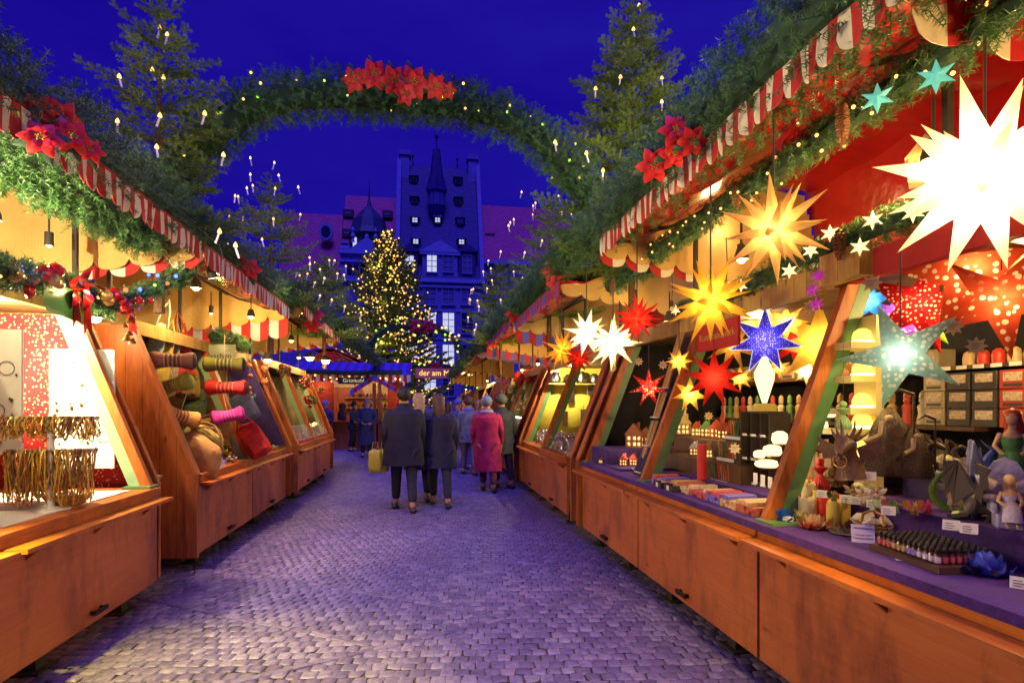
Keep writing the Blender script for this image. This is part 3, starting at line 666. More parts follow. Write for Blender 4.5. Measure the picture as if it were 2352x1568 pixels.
def town_hall():
    Y0 = 75.0; xl = at(912, 640, Y=Y0).x; xr = at(1108, 640, Y=Y0).x; ze = at(1010, 640, Y=Y0).z; zt = at(1000, 385, Y=82).z
    H = thing('town_hall', ((xl+xr)/2, Y0, 0), 'tall old town hall with steep slate roof, spire and gable chimneys', 'building')
    MB().box(xl, xr, Y0, Y0+14, -.01, ze).build('wall', HB, H)
    MB().box(xl-.1, xr+.25, Y0-.45, Y0, ze-.55, ze+.0).box(xl-.1, xr+.2, Y0-.25, Y0, ze-1.2, ze-.9).build('cornice', HB2, H)
    for k in range(3): MB().box(xl, xr+.05, Y0-.12, Y0, ze-4.35-k*3.75, ze-4.15-k*3.75).build('string_course', HB2, H)
    MB().prism([(xl+.3, Y0-.2, ze+.002), (xl+.3, 82, zt), (xl+.3, Y0+14.2, ze+.002)], (xr-xl-.6, 0, 0)).build('roof', SLATE, H)
    for xx, s in ((xl-.25, 1), (xr-.3, -1)):   # gable walls standing above the roof, with chimneys
        g = MB().prism([(xx, Y0-.5, ze-.5), (xx, Y0-.3, ze+.8), (xx, 81.4, zt+.9), (xx, 82.6, zt+.9), (xx, Y0+14.5, ze-.5)], (.55, 0, 0)).build('gable_wall', HB, H)
        cx = xx+.3+s*.75
        MB().box(cx-.65, cx+.65, 81.2, 82.8, zt-2, zt+1.2).box(cx-.85, cx+.85, 81.0, 83.0, zt+1.2, zt+1.6).box(cx-.72, cx+.72, 81.1, 82.9, zt+1.6, zt+1.9).build('chimney', HB, g)
    for px in (948, 1050):
        p = at(px, 385, Y=82); MB().tube([(p.x, 82, zt-.1), (p.x, 82, zt+1.3)], .07, 6).ball((p.x, 82, zt+1.4), .2, 8).build('finial', DARK, H)
    # oriel turret with spire on the roof slope
    o = at(1003, 455, Y=77.2); ox, oy = o.x, 78.2; zb = at(1003, 472, Y=77.2).z; zc_ = at(1003, 437, Y=77.2).z; ztop = at(1003, 322, Y=79).z
    t = MB().lathe([(.10, zb-2.2), (1.15, zb), (1.25, zb+.15), (1.2, zb+.2), (1.2, zc_), (1.42, zc_+.1), (1.45, zc_+.4)], (ox, oy, 0), 8).build('turret', pm((.05, .03, .26), .7, name='turret_slate'), H)
    for k in range(5):
        a = -PI/2+(k-2)*PI/4; c = Vector((ox+1.13*math.cos(a), oy+1.13*math.sin(a), (zb+zc_)/2)); m = MB()
        m.bbox((0, 0, 0), (.5, .06, (zc_-zb)*.78), .01, M=Matrix.Translation((c.x, c.y, zb+.25)) @ Matrix.Rotation(a+PI/2, 4, 'Z')); m.build('turret_pane', PANE_B, t)
        MB().lathe([(.5, 0), (.001, 1.9)], (ox+1.0*math.cos(a), oy+1.0*math.sin(a), zc_+.4), 4).build('turret_gablet', SLATE, t)
    MB().lathe([(1.2, zc_+.4), (.95, zc_+2.0), (.50, zc_+6), (.12, ztop-3.0), (.07, ztop)], (ox, oy, 0), 8).ball((ox, oy, ztop+.1), .32, 8).build('spire', SLATE, H)
    for (px, py, lit, Yr) in [(950, 412, 0, 80.8), (1052, 415, 0, 80.8), (952, 460, 0, 79.4), (1053, 461, 0, 79.4), (953, 507, 1, 78.0), (1005, 507, 1, 78.0), (1057, 508, 2, 78.0), (955, 556, 1, 76.6), (1060, 557, 1, 76.6)]:
        dormer(H, px, py, lit, Yr)
    # big dormer house with pediment
    d0, d1 = at(970, 600, Y=Y0).x, at(1051, 600, Y=Y0).x; zb, zp = ze+.05, at(1010, 580, Y=Y0).z; za = at(1010, 557, Y=Y0).z
    D = MB().box(d0, d1, Y0-.1, Y0+4.5, zb, zp).build('dormer_house', HB, H)
    MB().prism([(d0-.4, Y0-.35, zp), (d1+.4, Y0-.35, zp), ((d0+d1)/2, Y0-.35, za+.25)], (0, 6, 0)).build('pediment', HB2, D)
    MB().box(d0-.35, d1+.35, Y0-.3, Y0-.1, zp-.35, zp-.002).build('cornice', HB2, D)
    for px, lit in ((992, 1), (1029, 2)): q = at(px, 606, Y=Y0); window(D, q.x, Y0-.1, q.z, 1.25, 2.2, lit, 2, 3)
    for px, lit in ((940, 1), (1073, 2)):
        q = at(px, 606, Y=Y0); D2 = MB().box(q.x-1.15, q.x+1.15, Y0-.05, Y0+3, ze+.1, q.z+1.6).build('dormer', SLATE, H)
        MB().prism([(q.x-1.5, Y0-.3, q.z+1.6), (q.x+1.5, Y0-.3, q.z+1.6), (q.x, Y0-.3, q.z+2.7)], (0, 4, 0)).build('dormer_roof', SLATE, D2); window(D2, q.x, Y0-.05, q.z-.1, 1.15, 2.3, lit, 2, 3)
    for row, (py, lits) in enumerate([(678, (2, 2, 2, 2)), (742, (1, 1, 1, 0)), (815, (1, 1, 1, 0)), (885, (0, 1, 0, 0))]):
        for k, px in enumerate((945, 988, 1030, 1073)):
            q = at(px, py, Y=Y0); window(H, q.x, Y0, q.z, 1.5, 2.35 if row == 0 else 2.7, lits[k], 2, 3, .16)
    lamp('hall_floodlight', (6, 66, 9), 0, (.4, .4, 1), 1)
town_hall()
def neighbour(x0, x1, Y0, ze, zt, yr, label, roofm, wallm, wins, dorm=(), extra=None):
    N = thing('town_house', ((x0+x1)/2, Y0, 0), label, 'building')
    MB().box(x0, x1, Y0, Y0+12, -.01, ze).build('wall', wallm, N)
    MB().prism([(x0, Y0-.5, ze+.003), (x0, yr, zt), (x0, yr+7, ze+.003)], (x1-x0, 0, 0)).build('roof', roofm, N)
    MB().box(x0, x1, Y0-.6, Y0-.003, ze-.5, ze-.003).build('cornice', HB2, N)
    for (px, py, w, h, lit) in wins: q = at(px, py, Y=Y0); window(N, q.x, Y0, q.z, w, h, lit, 2, 3)
    for (px, py, Yd) in dorm:
        q = at(px, py, Y=Yd); d = MB().prism([(q.x-.7, Yd-.4, q.z-.6), (q.x-.7, Yd-.4, q.z+.45), (q.x-.7, Yd+1.6, q.z+.95), (q.x-.7, Yd+1.6, q.z-.6)], (1.4, 0, 0)).build('dormer', pm((.10, .03, .05), .8, name='dormer_boards'), N)
        MB().box(q.x-.4, q.x+.4, Yd-.44, Yd-.41, q.z-.25, q.z+.05).build('pane', PANE_B, d)
    return N
A = lambda px, Y: at(px, 600, Y=Y).x
n1 = neighbour(A(778, 77), A(911, 77), 77, at(800, 640, Y=77).z, at(850, 452, Y=84).z, 84, 'town house with red tiled roof and ornate white gable beside the hall', TILE, HB,
  [(800, 720, 1.3, 2.2, 0), (840, 720, 1.3, 2.2, 0), (800, 790, 1.3, 2.2, 0)], [(800, 490, 81.8), (890, 492, 81.8), (798, 535, 80)])
# ornate gable front
def gable(px0, px1, pyb, pyt, Y, par, pyp):
    x0, x1 = at(px0, 600, Y=Y).x, at(px1, 600, Y=Y).x; zb, zt, zp = at(800, pyb, Y=Y).z, at(800, pyt, Y=Y).z, at(800, pyp, Y=Y).z
    g = MB().box(x0, x1, Y-.5, Y+2, zb, zt).build('gable_front', HB2, par)
    MB().box(x0-.3, x1+.3, Y-.9, Y-.503, zt-.3, zt+.15).box(x0-.1, x1+.1, Y-.75, Y-.503, zt-1.4, zt-1.2).build('cornice', HB2, g)
    xm = (x0+x1)/2+1.0; MB().prism([(xm-2.4, Y-.7, zt+.16), (xm+2.4, Y-.7, zt+.16), (xm, Y-.7, zp)], (0, .8, 0)).build('pediment', HB2, g)
    b = MB(); b.box(x0, xm-2.4, Y-.6, Y-.2, zt+1.1, zt+1.35)
    n = 7
    for k in range(n+1): x = x0+.1+(xm-2.5-x0)*k/n; b.lathe([(.08, zt+.16), (.13, zt+.5), (.06, zt+.9), (.09, zt+1.1)], (x, Y-.4, 0), 6)
    b.build('balustrade', HB2, g)
    for x in (x0+1.6, xm, x1-.3): MB().lathe([(.3, zt+1.3), (.16, zt+1.7), (.34, zt+2.1), (.12, zt+2.6), (.26, zt+2.9), (.02, zt+3.4)], (x, Y-.4, 0), 8).build('finial', HB2, g)
    for k, x in enumerate((x0+1.6, xm, x1-1.5)):
        f = MB().box(x-.75, x+.75, Y-.56, Y-.503, zb+.3, zt-1.6).build('window', PANE_D, g)
        MB().box(x-.05, x+.05, Y-.62, Y-.56, zb+.3, zt-1.6).box(x-.75, x+.75, Y-.615, Y-.56, (zb+zt)/2, (zb+zt)/2+.09).build('frame', FRAME, f)
gable(783, 868, 638, 580, 77, n1, 545)
q = at(848, 545, Y=79); MB().lathe([(2.3, q.z-3), (2.3, q.z-.2), (2.9, q.z), (2.5, q.z+.9), (2.2, q.z+2.2), (1.2, q.z+3.4), (.35, q.z+4.2), (.15, q.z+5.2), (.03, q.z+8)], (q.x, 79, 0), 10).build('dome_turret', pm((.04, .04, .10), .6, name='dome_lead'), n1)
MB().box(q.x-1.9, q.x-1.4, 76.6, 76.68, q.z-2.2, q.z-.8).build('lit_turret_pane', PANE_L, n1)
neighbour(A(640, 78), A(777, 78), 78, at(700, 645, Y=78).z, at(740, 492, Y=83).z, 83, 'low town house with red tiled roof at the far left of the square', TILE, HB,
  [(700, 640, 1.3, 2.2, 2), (660, 640, 1.3, 2.2, 0), (745, 640, 1.3, 2.2, 0)])
ng = bpy.data.objects['town_house.001']
q = at(749, 533, Y=79.6); MB().lathe([(1.1, -.3), (1.1, .3)], n=16, M=Matrix.Translation(q) @ Matrix.Diagonal((.85, 1, 1.1, 1)) @ Matrix.Rotation(PI/2, 4, 'X')).build('oculus', FRAME, ng)
MB().lathe([(.72, -.36), (.72, .36)], n=16, M=Matrix.Translation(q) @ Matrix.Diagonal((.85, 1, 1.1, 1)) @ Matrix.Rotation(PI/2, 4, 'X')).build('pane', PANE_D, ng)
neighbour(A(1109, 77), A(1330, 77), 77, at(1150, 600, Y=77).z, at(1150, 473, Y=84).z, 84, 'long town house with dark red roof right of the hall', TILE, HB,
  [(1130, 650, 1.3, 2.2, 0), (1180, 650, 1.3, 2.2, 2), (1130, 710, 1.3, 2.2, 0)], [(1125, 545, 80)])
neighbour(-60, A(638, 80), 80, 11, 17, 86, 'dim house row beyond the left stalls', TILE, HB, [])
neighbour(A(1332, 80), 60, 80, 12, 18, 86, 'dim house row beyond the right stalls', TILE, HB, [])
# ---------------------------------------------------------------- market stalls
def scallop(mb, y_or_x, a0, a1, ztop, zb0, zb1, w, depth, axis, mi0=0, alt=False, th=.004, top=None, slats=0):
    """hanging scalloped cloth; axis 'X': spans X at fixed Y; axis 'Y': spans Y at fixed X"""
    n = max(1, round(abs(a1-a0)/w)); seg = 10
    for k in range(n):
        prev = None
        for j in range(seg+1):
            t = (k+j/seg)/n; a = a0+(a1-a0)*t; u = j/seg; zb = zb0+(zb1-zb0)*t-depth*math.sqrt(max(0, 1-(2*u-1)**2))
            wv = .012*math.sin(t*n*2.1+ztop)+.008*math.sin(t*n*5.3); cur = (a, zb, wv)
            if prev:
                for (fa, fb) in ((prev, cur),):
                    zt = ztop if top is None else top(a)
                    P = [(fa[0], fa[1], fa[2]), (fb[0], fb[1], fb[2]), (fb[0], zt, fb[2]*.2), (fa[0], zt, fa[2]*.2)]
                    if axis == 'X': q = [(p[0], y_or_x+p[2], p[1]) for p in P]; d = (0, th, 0)
                    else: q = [(y_or_x+p[2], p[0], p[1]) for p in P]; d = (th, 0, 0)
                    m = mi0
                    if alt: m = 0 if u <= .5 else 1
                    mb.prism(q, d, m)
            prev = cur
def rowpost(mb, s, X0, y, zc, d1, z1, w, t, dy=0, mi=0):
    a = (s*(X0+.03), y+dy, zc); b = (s*(X0+d1+.0), y+dy, z1); h = t/2
    mb.add([(a[0]-s*.01, y+dy-w/2, zc), (a[0]-s*.01, y+dy+w/2, zc), (a[0]+s*t, y+dy+w/2, zc), (a[0]+s*t, y+dy-w/2, zc),
            (b[0]-s*.01, y+dy-w/2, z1), (b[0]-s*.01, y+dy+w/2, z1), (b[0]+s*t, y+dy+w/2, z1), (b[0]+s*t, y+dy-w/2, z1)],
           [(3, 2, 1, 0), (4, 5, 6, 7), (0, 1, 5, 4), (1, 2, 6, 5), (2, 3, 7, 6), (3, 0, 4, 7)], mi)
def stall(s, X0, segs, Ya, Yb, zf, label, zc=.90, near=True, top=None, cloth=True, cl_d=2.3, depth=2.1, board=W_P, ret=None, header=True, stripes=(RED_CL, WHITE_CL), canopyY=None, light=1, sdrop=.06, near2=False, wo=-.045):
    P = lambda d: s*(X0+d); R = thing('market_stall', (P(depth/2), (Ya+Yb)/2, 0), label, 'market stall', 'wooden market stalls')
    zp = 2.27; dp = .56; cy0, cy1 = canopyY or (Ya-.15, Yb+.1)
    # front panels with ledges, brackets, handles
    for k, (y0, y1) in enumerate(zip(segs, segs[1:])):
        g = .012; c = MB().box(P(0), P(.03), y0+g, y1-g, .14, zc-.085).build('counter_panel', board, R)
        L = MB().box(P(-.13), P(-.001), y0+g*2, y1-g*2, zc-.105, zc-.08); led = L.build('ledge', W_P, R)
        for f in (.13, .5, .87):
            yb = y0+(y1-y0)*f; MB().prism([(P(-.002), yb-.012, zc-.106), (P(-.09), yb-.012, zc-.106), (P(-.002), yb-.012, zc-.185)], (0, .024, 0)).build('bracket', W_P, led)
        MB().box(P(-.012), P(.05), y0+g, y1-g, zc-.079, zc-.026).build('front_rail', W_H, R)
        h = MB(); ym = (y0+y1)/2; h.box(P(-.03), P(-.002), ym-.06, ym-.045, .20, .225).box(P(-.03), P(-.002), ym+.045, ym+.06, .20, .225).box(P(-.042), P(-.03), ym-.075, ym+.075, .198, .227); h.build('handle', IRON, c)
    y0, y1 = segs[0], segs[-1]
    MB().box(P(-.025), P(.62), y0+.003, y1-.003, zc-.025, zc).build('counter_top', top or W_H, R)
    for y in np.linspace(y0+.25, y1-.3, 2*(len(segs)-1)):
        ft = MB().box(P(.10), P(.19), y-.045, y+.045, -.012, .139).box(P(.06), P(.23), y-.09, y+.09, -.011, .012); ft.build('foot', DARK, R)
    # side walls
    prof = lambda y: [(P(wo), y, .14), (P(wo), y, zc+.02), (P(dp-.015+wo), y, zp+.03), (P(depth), y, zp+.03), (P(depth), y, .14)]
    for y in (Ya, Yb):
        wl = MB().prism(prof(y-.02), (0, .04, 0)).build('side_wall', W_V, R)
        if wo < 0: MB().bar((P(-.05), y-.032, zc+.02), (P(dp-.06), y-.032, zp+.02), .024, .10, up=(0, 1, 0)).box(P(-.052), P(.05), y-.045, y-.021, .14, zc+.02).build('corner_board', W_POST, wl)
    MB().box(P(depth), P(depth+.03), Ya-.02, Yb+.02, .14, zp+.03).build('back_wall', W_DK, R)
    # slanting posts
    for y in segs:
        p = MB(); rowpost(p, s, X0, y, zc+.001, dp, zp, .052, .075, dy=-.03 if y == segs[-1] else 0); po = p.build('post', W_POST, R)
        q = MB(); rowpost(q, s, X0+.076, y, zc+.001, dp, zp, .056, .075, dy=(-.03 if y == segs[-1] else 0)); q.build('post_trim', GREEN if s > 0 else GREEN_L, po)
        MB().box(P(.0), P(.20), y-.13, y+.03, zc+.002, zc+.02).build('post_foot', GREEN, po)
    if header: MB().box(P(dp-.02), P(dp+.02), Ya+.02, Yb-.02, zp-.03, zp+.10).build('header_board', W_Y, R)
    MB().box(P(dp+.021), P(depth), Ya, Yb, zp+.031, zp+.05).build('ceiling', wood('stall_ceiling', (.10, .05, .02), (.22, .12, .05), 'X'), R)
    # canopy: shallow red tarpaulin above, folds, frame
    mb = MB(); N = int((cy1-cy0)/.14); prof = [(-.10, zf-.02), (.0, zf), (.22, zf+.0), (.5, zf+.13), (.9, zf+.38), (1.5, zf+.66), (depth+.2, zf+.60), (depth+.32, zf+.1), (depth+.32, 2.3)]; tf = lambda x: float(np.interp(abs(x)-X0, [q[0] for q in prof], [q[1]-.01 for q in prof]))
    k0 = len(mb.v)
    for i in range(N+1):
        y = cy0+(cy1-cy0)*i/N
        for j, (d, z) in enumerate(prof): mb.v.append((P(d), y, z+.018*math.sin(i*1.3+j*1.7)+.012*math.sin(i*.47+j)))
    m = len(prof)
    for i in range(N):
        for j in range(m-1): mb.f.append((k0+i*m+j, k0+i*m+j+1, k0+(i+1)*m+j+1, k0+(i+1)*m+j)); mb.m.append(0)
    cn = mb.build('awning', RED_TARP, R, smooth=True); cn.modifiers.new('thick', 'SOLIDIFY').thickness = .006
    fr = MB()
    for y in (cy0+.12, (cy0+cy1)/2, cy1-.3): fr.bar((P(.75), y, zp+.12), (P(.75), y, zf+.22), .035, .035); fr.bar((P(-.02), y, zf-.03), (P(.5), y, zf+.08), .03, .03); fr.bar((P(.5), y, zf+.08), (P(1.5), y, zf+.60), .03, .03)
    fr.bar((P(.75), cy0, zf+.2), (P(.75), cy1, zf+.2), .03, .03); fr.build('awning_frame', DARK, R)
    MB().prism([(P(-.10), cy0, zf+.06), (P(1.6), cy0, zf+.80), (P(depth+.3), cy0, zf+.72), (P(depth+.3), cy0, zf+.69), (P(1.6), cy0, zf+.77), (P(-.10), cy0, zf+.04)], (0, cy1-cy0, 0)).build('roof', RED_CL, R)
    v = MB(); scallop(v, P(-.12), cy0, cy1, zf+.02, zf-.10, zf-.10, .125, .065, 'Y', alt=True); v.build('front_valance', stripes, R)
    if cloth:
        e = MB(); scallop(e, cy1, P(-.09), P(cl_d), zf, zf-.08, zf-.08-.16*cl_d, .27, .075, 'X', top=tf); e.build('end_cloth', CREAM, R)
        e = MB(); scallop(e, cy1+.04, P(-.10), P(cl_d), zf, zf-.08-sdrop, zf-.08-sdrop-.16*cl_d, .27, .08, 'X', alt=True, top=tf); e.build('striped_end_cloth', stripes, R)
        if near2: e = MB(); scallop(e, cy0+.05, P(-.09), P(cl_d), zf, zf-.08, zf-.08-.16*cl_d, .27, .075, 'X', top=tf); e.build('near_end_cloth', CREAM, R)
    return R, P
L1, PL = stall(-1, 2.13, [-.30, 1.45, 3.19, 4.93], -.35, 5.04, ZL, 'near left market stall selling jewellery, brightly lit inside', depth=1.9, canopyY=(-.4, 5.5), cl_d=2.2, board=W_P, header=False, wo=.03)
L2, _ = stall(-1, 2.13, [5.76, 7.50, 9.24], 5.64, 9.36, ZL-.02, 'second left market stall hung with bags and neck pillows', depth=2.3, canopyY=(5.6, 8.9), cl_d=2.6, sdrop=.26, stripes=(RED_CL, pm((.5, .5, .62), .7, .1, 5, name='lilac_white_cloth')))
L3, _ = stall(-1, 2.08, [9.80, 11.5, 13.2], 9.66, 13.3, 3.22, 'third left market stall with glazed front and red flowers', depth=2.2, canopyY=(9.7, 13.7), cl_d=2.2, near2=True)
L5, _ = stall(-1, 1.95, [23.4, 26.2, 29], 23.2, 29.2, 3.1, 'small distant market stall at the far end of the left row', depth=2, canopyY=(23, 29.5), cl_d=2)
R1, PR = stall(1, 1.86, [-.6, 1.13, 2.87, 4.64, 6.36], -.65, 6.44, ZR, 'long near right market stall selling stars, candles and figurines', depth=1.95, canopyY=(-.5, 5.35), cl_d=2.25, top=None, header=False)
R2, _ = stall(1, 1.86, [7.05, 8.75, 10.35], 6.72, 10.45, 3.16, 'second right market stall with yellow back cloth and metal wares', depth=2.2, canopyY=(7.0, 10.5), cl_d=2.3, near2=True, sdrop=.22, stripes=(RED_CL, BLUE_CL))
R3, _ = stall(1, 1.84, [11.2, 13.0, 14.8], 10.95, 14.95, 3.3, 'third right market stall with hanging sweets and a lit glass case', depth=2.2, canopyY=(10.9, 15.2), cl_d=2.3, near2=True, sdrop=.2, stripes=(RED_CL, BLUE_CL))
R4, _ = stall(1, 1.80, [18.2, 21, 24], 18.0, 24.2, 3.3, 'fourth right market stall, small in the distance', depth=2.2, canopyY=(17.8, 24.4), cl_d=2.2, near2=True)
R5, _ = stall(1, 1.75, [27.0, 30, 33], 26.8, 33.2, 3.2, 'last right market stall at the far end of the row', depth=2.2, canopyY=(26.6, 33.4), cl_d=2.2)
# extra awning end of the near right stall: big striped cloth overhead, header boards, red name board
e = MB(); scallop(e, 2.0, 1.98, 3.3, 3.5, 3.16, 3.10, .33, .11, 'X', alt=True); e.build('big_striped_cloth', (WHITE_CL, RED_CL), R1)
for (y0, y1, m) in ((2.9, 6.3, W_Y), (-.6, 1.75, RED_CL), (1.76, 2.8, RED_CL)):
    MB().box(PR(.5), PR(.56), y0, y1, 2.24, 2.39).build('header_board', m, R1)
MB().box(PR(.42), PR(.5), 2.62, 2.92, 2.25, 2.42).build('header_block', W_Y, R1)
MB().box(PL(.5), PL(.54), -.3, 4.9, 2.25, 2.40).build('header_board', W_Y, L1)
# header sign on left stall 1 (green), lettered signs
gp = [at(98, 648, Y=4.25), at(205, 672, Y=4.25)]
g = MB().prism([at(100, 640, Y=3.70), at(100, 700, Y=3.70), at(108, 715, Y=3.73), at(205, 748, Y=4.1), at(207, 680, Y=4.1)], (0, .03, 0)).build('green_bracket_board', pm((.06, .25, .05), .25, .1, name='glossy_green_board', coat=.3), L1)
def signboard(c, w_, h, rz, txt, size, bcol, tcol, label, name='sign', par=None):
    root = thing(name, c, label, 'sign'); m = MB().bbox((0, 0, 0), (w_, .025, h), .004, M=Matrix.Translation((0, 0, -h/2)))
    b = m.build('board', bcol); b.parent = root
    if txt: t = lettering(txt, size, (0, -.0135, 0), (PI/2, 0, 0), tcol, None, .002); t.parent = root
    root.rotation_euler = (0, 0, rz); return root
signboard(at(503, 818, Y=7.55), .42, .30, math.radians(-8), 'Taschen', .10, pm((.42, .50, .38), .4, .1, name='grey_green_board'), pm((.03, .03, .03), name='black_lettering'), 'grey-green sign lettered Taschen above the bags')
signboard(at(664, 745, Y=3.98)+Vector((0, 0, 0)), .3, .22, 0, '', .1, W_P, W_P, 'small wooden board under the yellow star') if False else None
sg = signboard(at(1648, 770, X=2.33), .62, .22, math.radians(-90), 'Kunsthandwerk', .085, RED_CL, pm((.5, .3, .08), name='gold_lettering'), 'red board lettered Kunsthandwerk above the right counter')

# drapes, back cloths and shelves inside the stalls
def starcloth():
    m, nt, b = newmat('red_star_print_cloth'); vo = tex(nt, 'Voronoi', coords(nt), Scale=36); vo.inputs['Randomness'].default_value = .7
    r = ramp(nt, [(.22, (.95, .82, .35)), (.27, (.48, .012, .02))]); nt.links.new(vo.outputs['Distance'], r.inputs[0]); nt.links.new(r.outputs[0], b.inputs['Base Color']); b.inputs['Roughness'].default_value = .8; return m
def cloth_x(x0, x1, y, z0, z1, mat, name, parent, amp=.02, wl=.25, sl=.58):
    mb = MB(); n = max(6, int(abs(x1-x0)/.04)); k = 0
    for i in range(n+1):
        x = x0+(x1-x0)*i/n; d = amp*math.sin(x*2*PI/wl)+amp*.5*math.sin(x*9.1)
        t = 1-i/n; sg = 1 if x1 > x0 else -1; mb.v += [(x, y+d, z0), (x+sg*sl*t*(z1-z0)/1.5, y+d, z1)]
    for i in range(n): mb.f.append((2*i, 2*i+2, 2*i+3, 2*i+1)); mb.m.append(0)
    o = mb.build(name, mat, parent, smooth=True); o.modifiers.new('thick', 'SOLIDIFY').thickness = .006; return o
cloth_x(-2.20, -4.0, 5.0, .9, 2.29, starcloth(), 'back_cloth', L1, .01, .5)
MB().box(-4.02, -4.0, -.3, 4.9, .9, 2.29).build('side_cloth', starcloth(), L1)
# bamboo mat and blue velvet in the second left stall
def bamboo():
    m, nt, b = newmat('bamboo_mat'); wv = tex(nt, 'Wave', coords(nt), Scale=22, bands_direction='Z', Distortion=.6)
    r = ramp(nt, [(.12, (.16, .08, .02)), (.35, (.62, .36, .09)), (1, (.70, .44, .13))]); nt.links.new(wv.outputs['Fac'], r.inputs[0]); nt.links.new(r.outputs[0], b.inputs['Base Color']); bump(nt, b, wv.outputs['Fac'], .5, .01); return m
BAM = bamboo()
MB().box(-2.7, -4.35, 9.20, 9.22, .95, 2.28).build('bamboo_mat', BAM, L2)
MB().box(-4.36, -4.34, 5.8, 9.2, .95, 2.28).build('bamboo_mat', BAM, L2)
MB().prism([(-2.12, 9.16, .95), (-2.66, 9.16, 2.3), (-3.0, 9.16, 2.3), (-2.62, 9.16, .95)], (0, .02, 0)).build('velvet_panel', VELVET_D, L2)
MB().prism([at(462, 790, Y=7.6), at(472, 790, Y=7.6), at(556, 1005, Y=7.6), at(545, 1005, Y=7.6)], (0, .05, 0)).build('green_strut', GREEN, L2)
# third left stall
cloth_x(-2.15, -4.2, 13.2, .92, 2.29, pm((.50, .42, .20), .8, name='pale_green_cloth'), 'back_cloth', L3, .01)
# black drape in near right stall end wall
cloth_x(1.96, 3.8, 6.35, .9, 2.29, BLACK_CL, 'end_drape', R1, .03, .4); MB().box(3.775, 3.80, -.6, 6.35, .9, 2.29).build('back_drape', BLACK_CL, R1)
YB = pm((.62, .50, .06), .8, .15, 4, .02, name='yellow_back_cloth')
cloth_x(1.95, 4.0, 10.36, .9, 2.29, YB, 'back_cloth', R2, .02, .6); MB().box(4.02, 4.04, 7, 10.35, .9, 2.29).build('side_cloth', YB, R2)
cloth_x(1.92, 4.0, 14.8, .9, 2.29, pm((.6, .42, .15), .8, name='tan_cloth'), 'back_cloth', R3, .01)

# lamps of the stalls
def stall_lamp(loc, e, label, col=(1, .74, .36), r=.035, dr=None):
    root = thing('lamp', loc, label, 'lamp', 'lamps of the stalls')
    c = Vector(loc); MB().ball(c, r, 10).build('bulb', em(col, 30, 'lamp_bulb'), root, smooth=True)
    MB().lathe([(.02, .10), (.03, .10), (r*1.5, .03), (r*1.6, -.005)], c, 10).tube([c+Vector((0, 0, .1)), c+Vector((0, 0, .3))], .008, 5).build('shade', DARK, root, smooth=True)
    lamp('light', c-Vector((0, 0, r+.02)), e*1.1, col, .04, root); return root
WARM = (1, .62, .19); HOT = (1, .80, .42)
stall_lamp((-2.85, 2.6, 2.45), 700, 'lamp over the jewellery counter, nearest the street corner', HOT)
stall_lamp((-2.95, 4.25, 2.25), 320, 'lamp beside the star cloth in the jewellery stall', HOT)
stall_lamp((-2.40, 1.6, 2.72), 120, 'lamp under the near left eave', HOT)
stall_lamp(at(218, 728, Y=5.25), 14, 'bright lamp above the wooden side wall of the second left stall', HOT, .05)
stall_lamp((-2.35, 6.3, 2.80), 60, 'lamp among the bags, nearer of two', WARM)
stall_lamp((-2.35, 8.2, 2.80), 44, 'lamp among the bags, farther of two', WARM)
stall_lamp(at(615, 825, Y=8.9), 10, 'lamp beside the sign board at the end of the second left stall', HOT, .05)
stall_lamp((-2.35, 10.6, 2.75), 40, 'lamp in the third left stall, nearer of two', WARM)
stall_lamp((-2.6, 12.4, 2.6), 36, 'lamp in the third left stall, farther of two', WARM)
stall_lamp(at(748, 827, Y=13.0), 10, 'round bright lamp under the third left awning, farther of two', HOT, .09)
stall_lamp(at(712, 820, Y=12.2), 10, 'round bright lamp under the third left awning, nearer of two', HOT, .08)
stall_lamp((2.55, 5.5, 2.45), 44, 'lamp behind the white stars of the right stall', WARM)
stall_lamp((2.45, 4.0, 2.70), 32, 'lamp over the shelves of the right stall', WARM)
stall_lamp((2.45, 2.35, 2.75), 60, 'lamp over the purple counter of the right stall', WARM)
stall_lamp((2.35, .7, 2.70), 70, 'lamp at the near end of the right stall', WARM)
stall_lamp(at(1885, 640, Y=3.4), 8, 'bright lamp behind the slanting post of the right stall', HOT, .05)
stall_lamp((2.5, 7.9, 2.45), 100, 'lamp in the yellow stall, nearer of two', (1, .85, .45))
stall_lamp((2.6, 9.6, 2.3), 130, 'lamp in the yellow stall, farther of two', (1, .85, .45))
stall_lamp((2.5, 12, 2.5), 90, 'lamp over the hanging sweets, nearer of two', WARM)
stall_lamp((2.5, 14, 2.5), 90, 'lamp over the hanging sweets, farther of two', WARM)
stall_lamp((2.3, 20, 2.5), 150, 'lamp of the distant fourth right stall', WARM); stall_lamp((2.3, 30, 2.5), 150, 'lamp of the last right stall', WARM)
stall_lamp((-2.4, 26, 2.5), 150, 'lamp of the distant left stall', WARM)
stall_lamp((-2.5, 3.7, 2.65), 30, 'lamp under the near left eave beside the poinsettias', HOT)
stall_lamp((2.9, 3.2, 2.40), 70, 'lamp deep inside the right stall over the dark shelves', WARM)
stall_lamp((2.75, 1.5, 2.45), 46, 'lamp deep inside the right stall at the right edge', WARM)
stall_lamp((-2.9, 4.9, 2.82), 4, 'small lamp shining on the cream cloth of the near left stall', WARM, .02)
stall_lamp((-2.9, 8.3, 2.85), 8, 'small lamp shining on the cream cloth of the second left stall', WARM, .02)
stall_lamp((2.9, 4.75, 2.95), 5, 'small lamp shining on the cream cloth of the near right stall', WARM, .02)
stall_lamp((2.6, 6.6, 2.9), 9, 'small lamp shining on the near cloth of the yellow stall', WARM, .02)
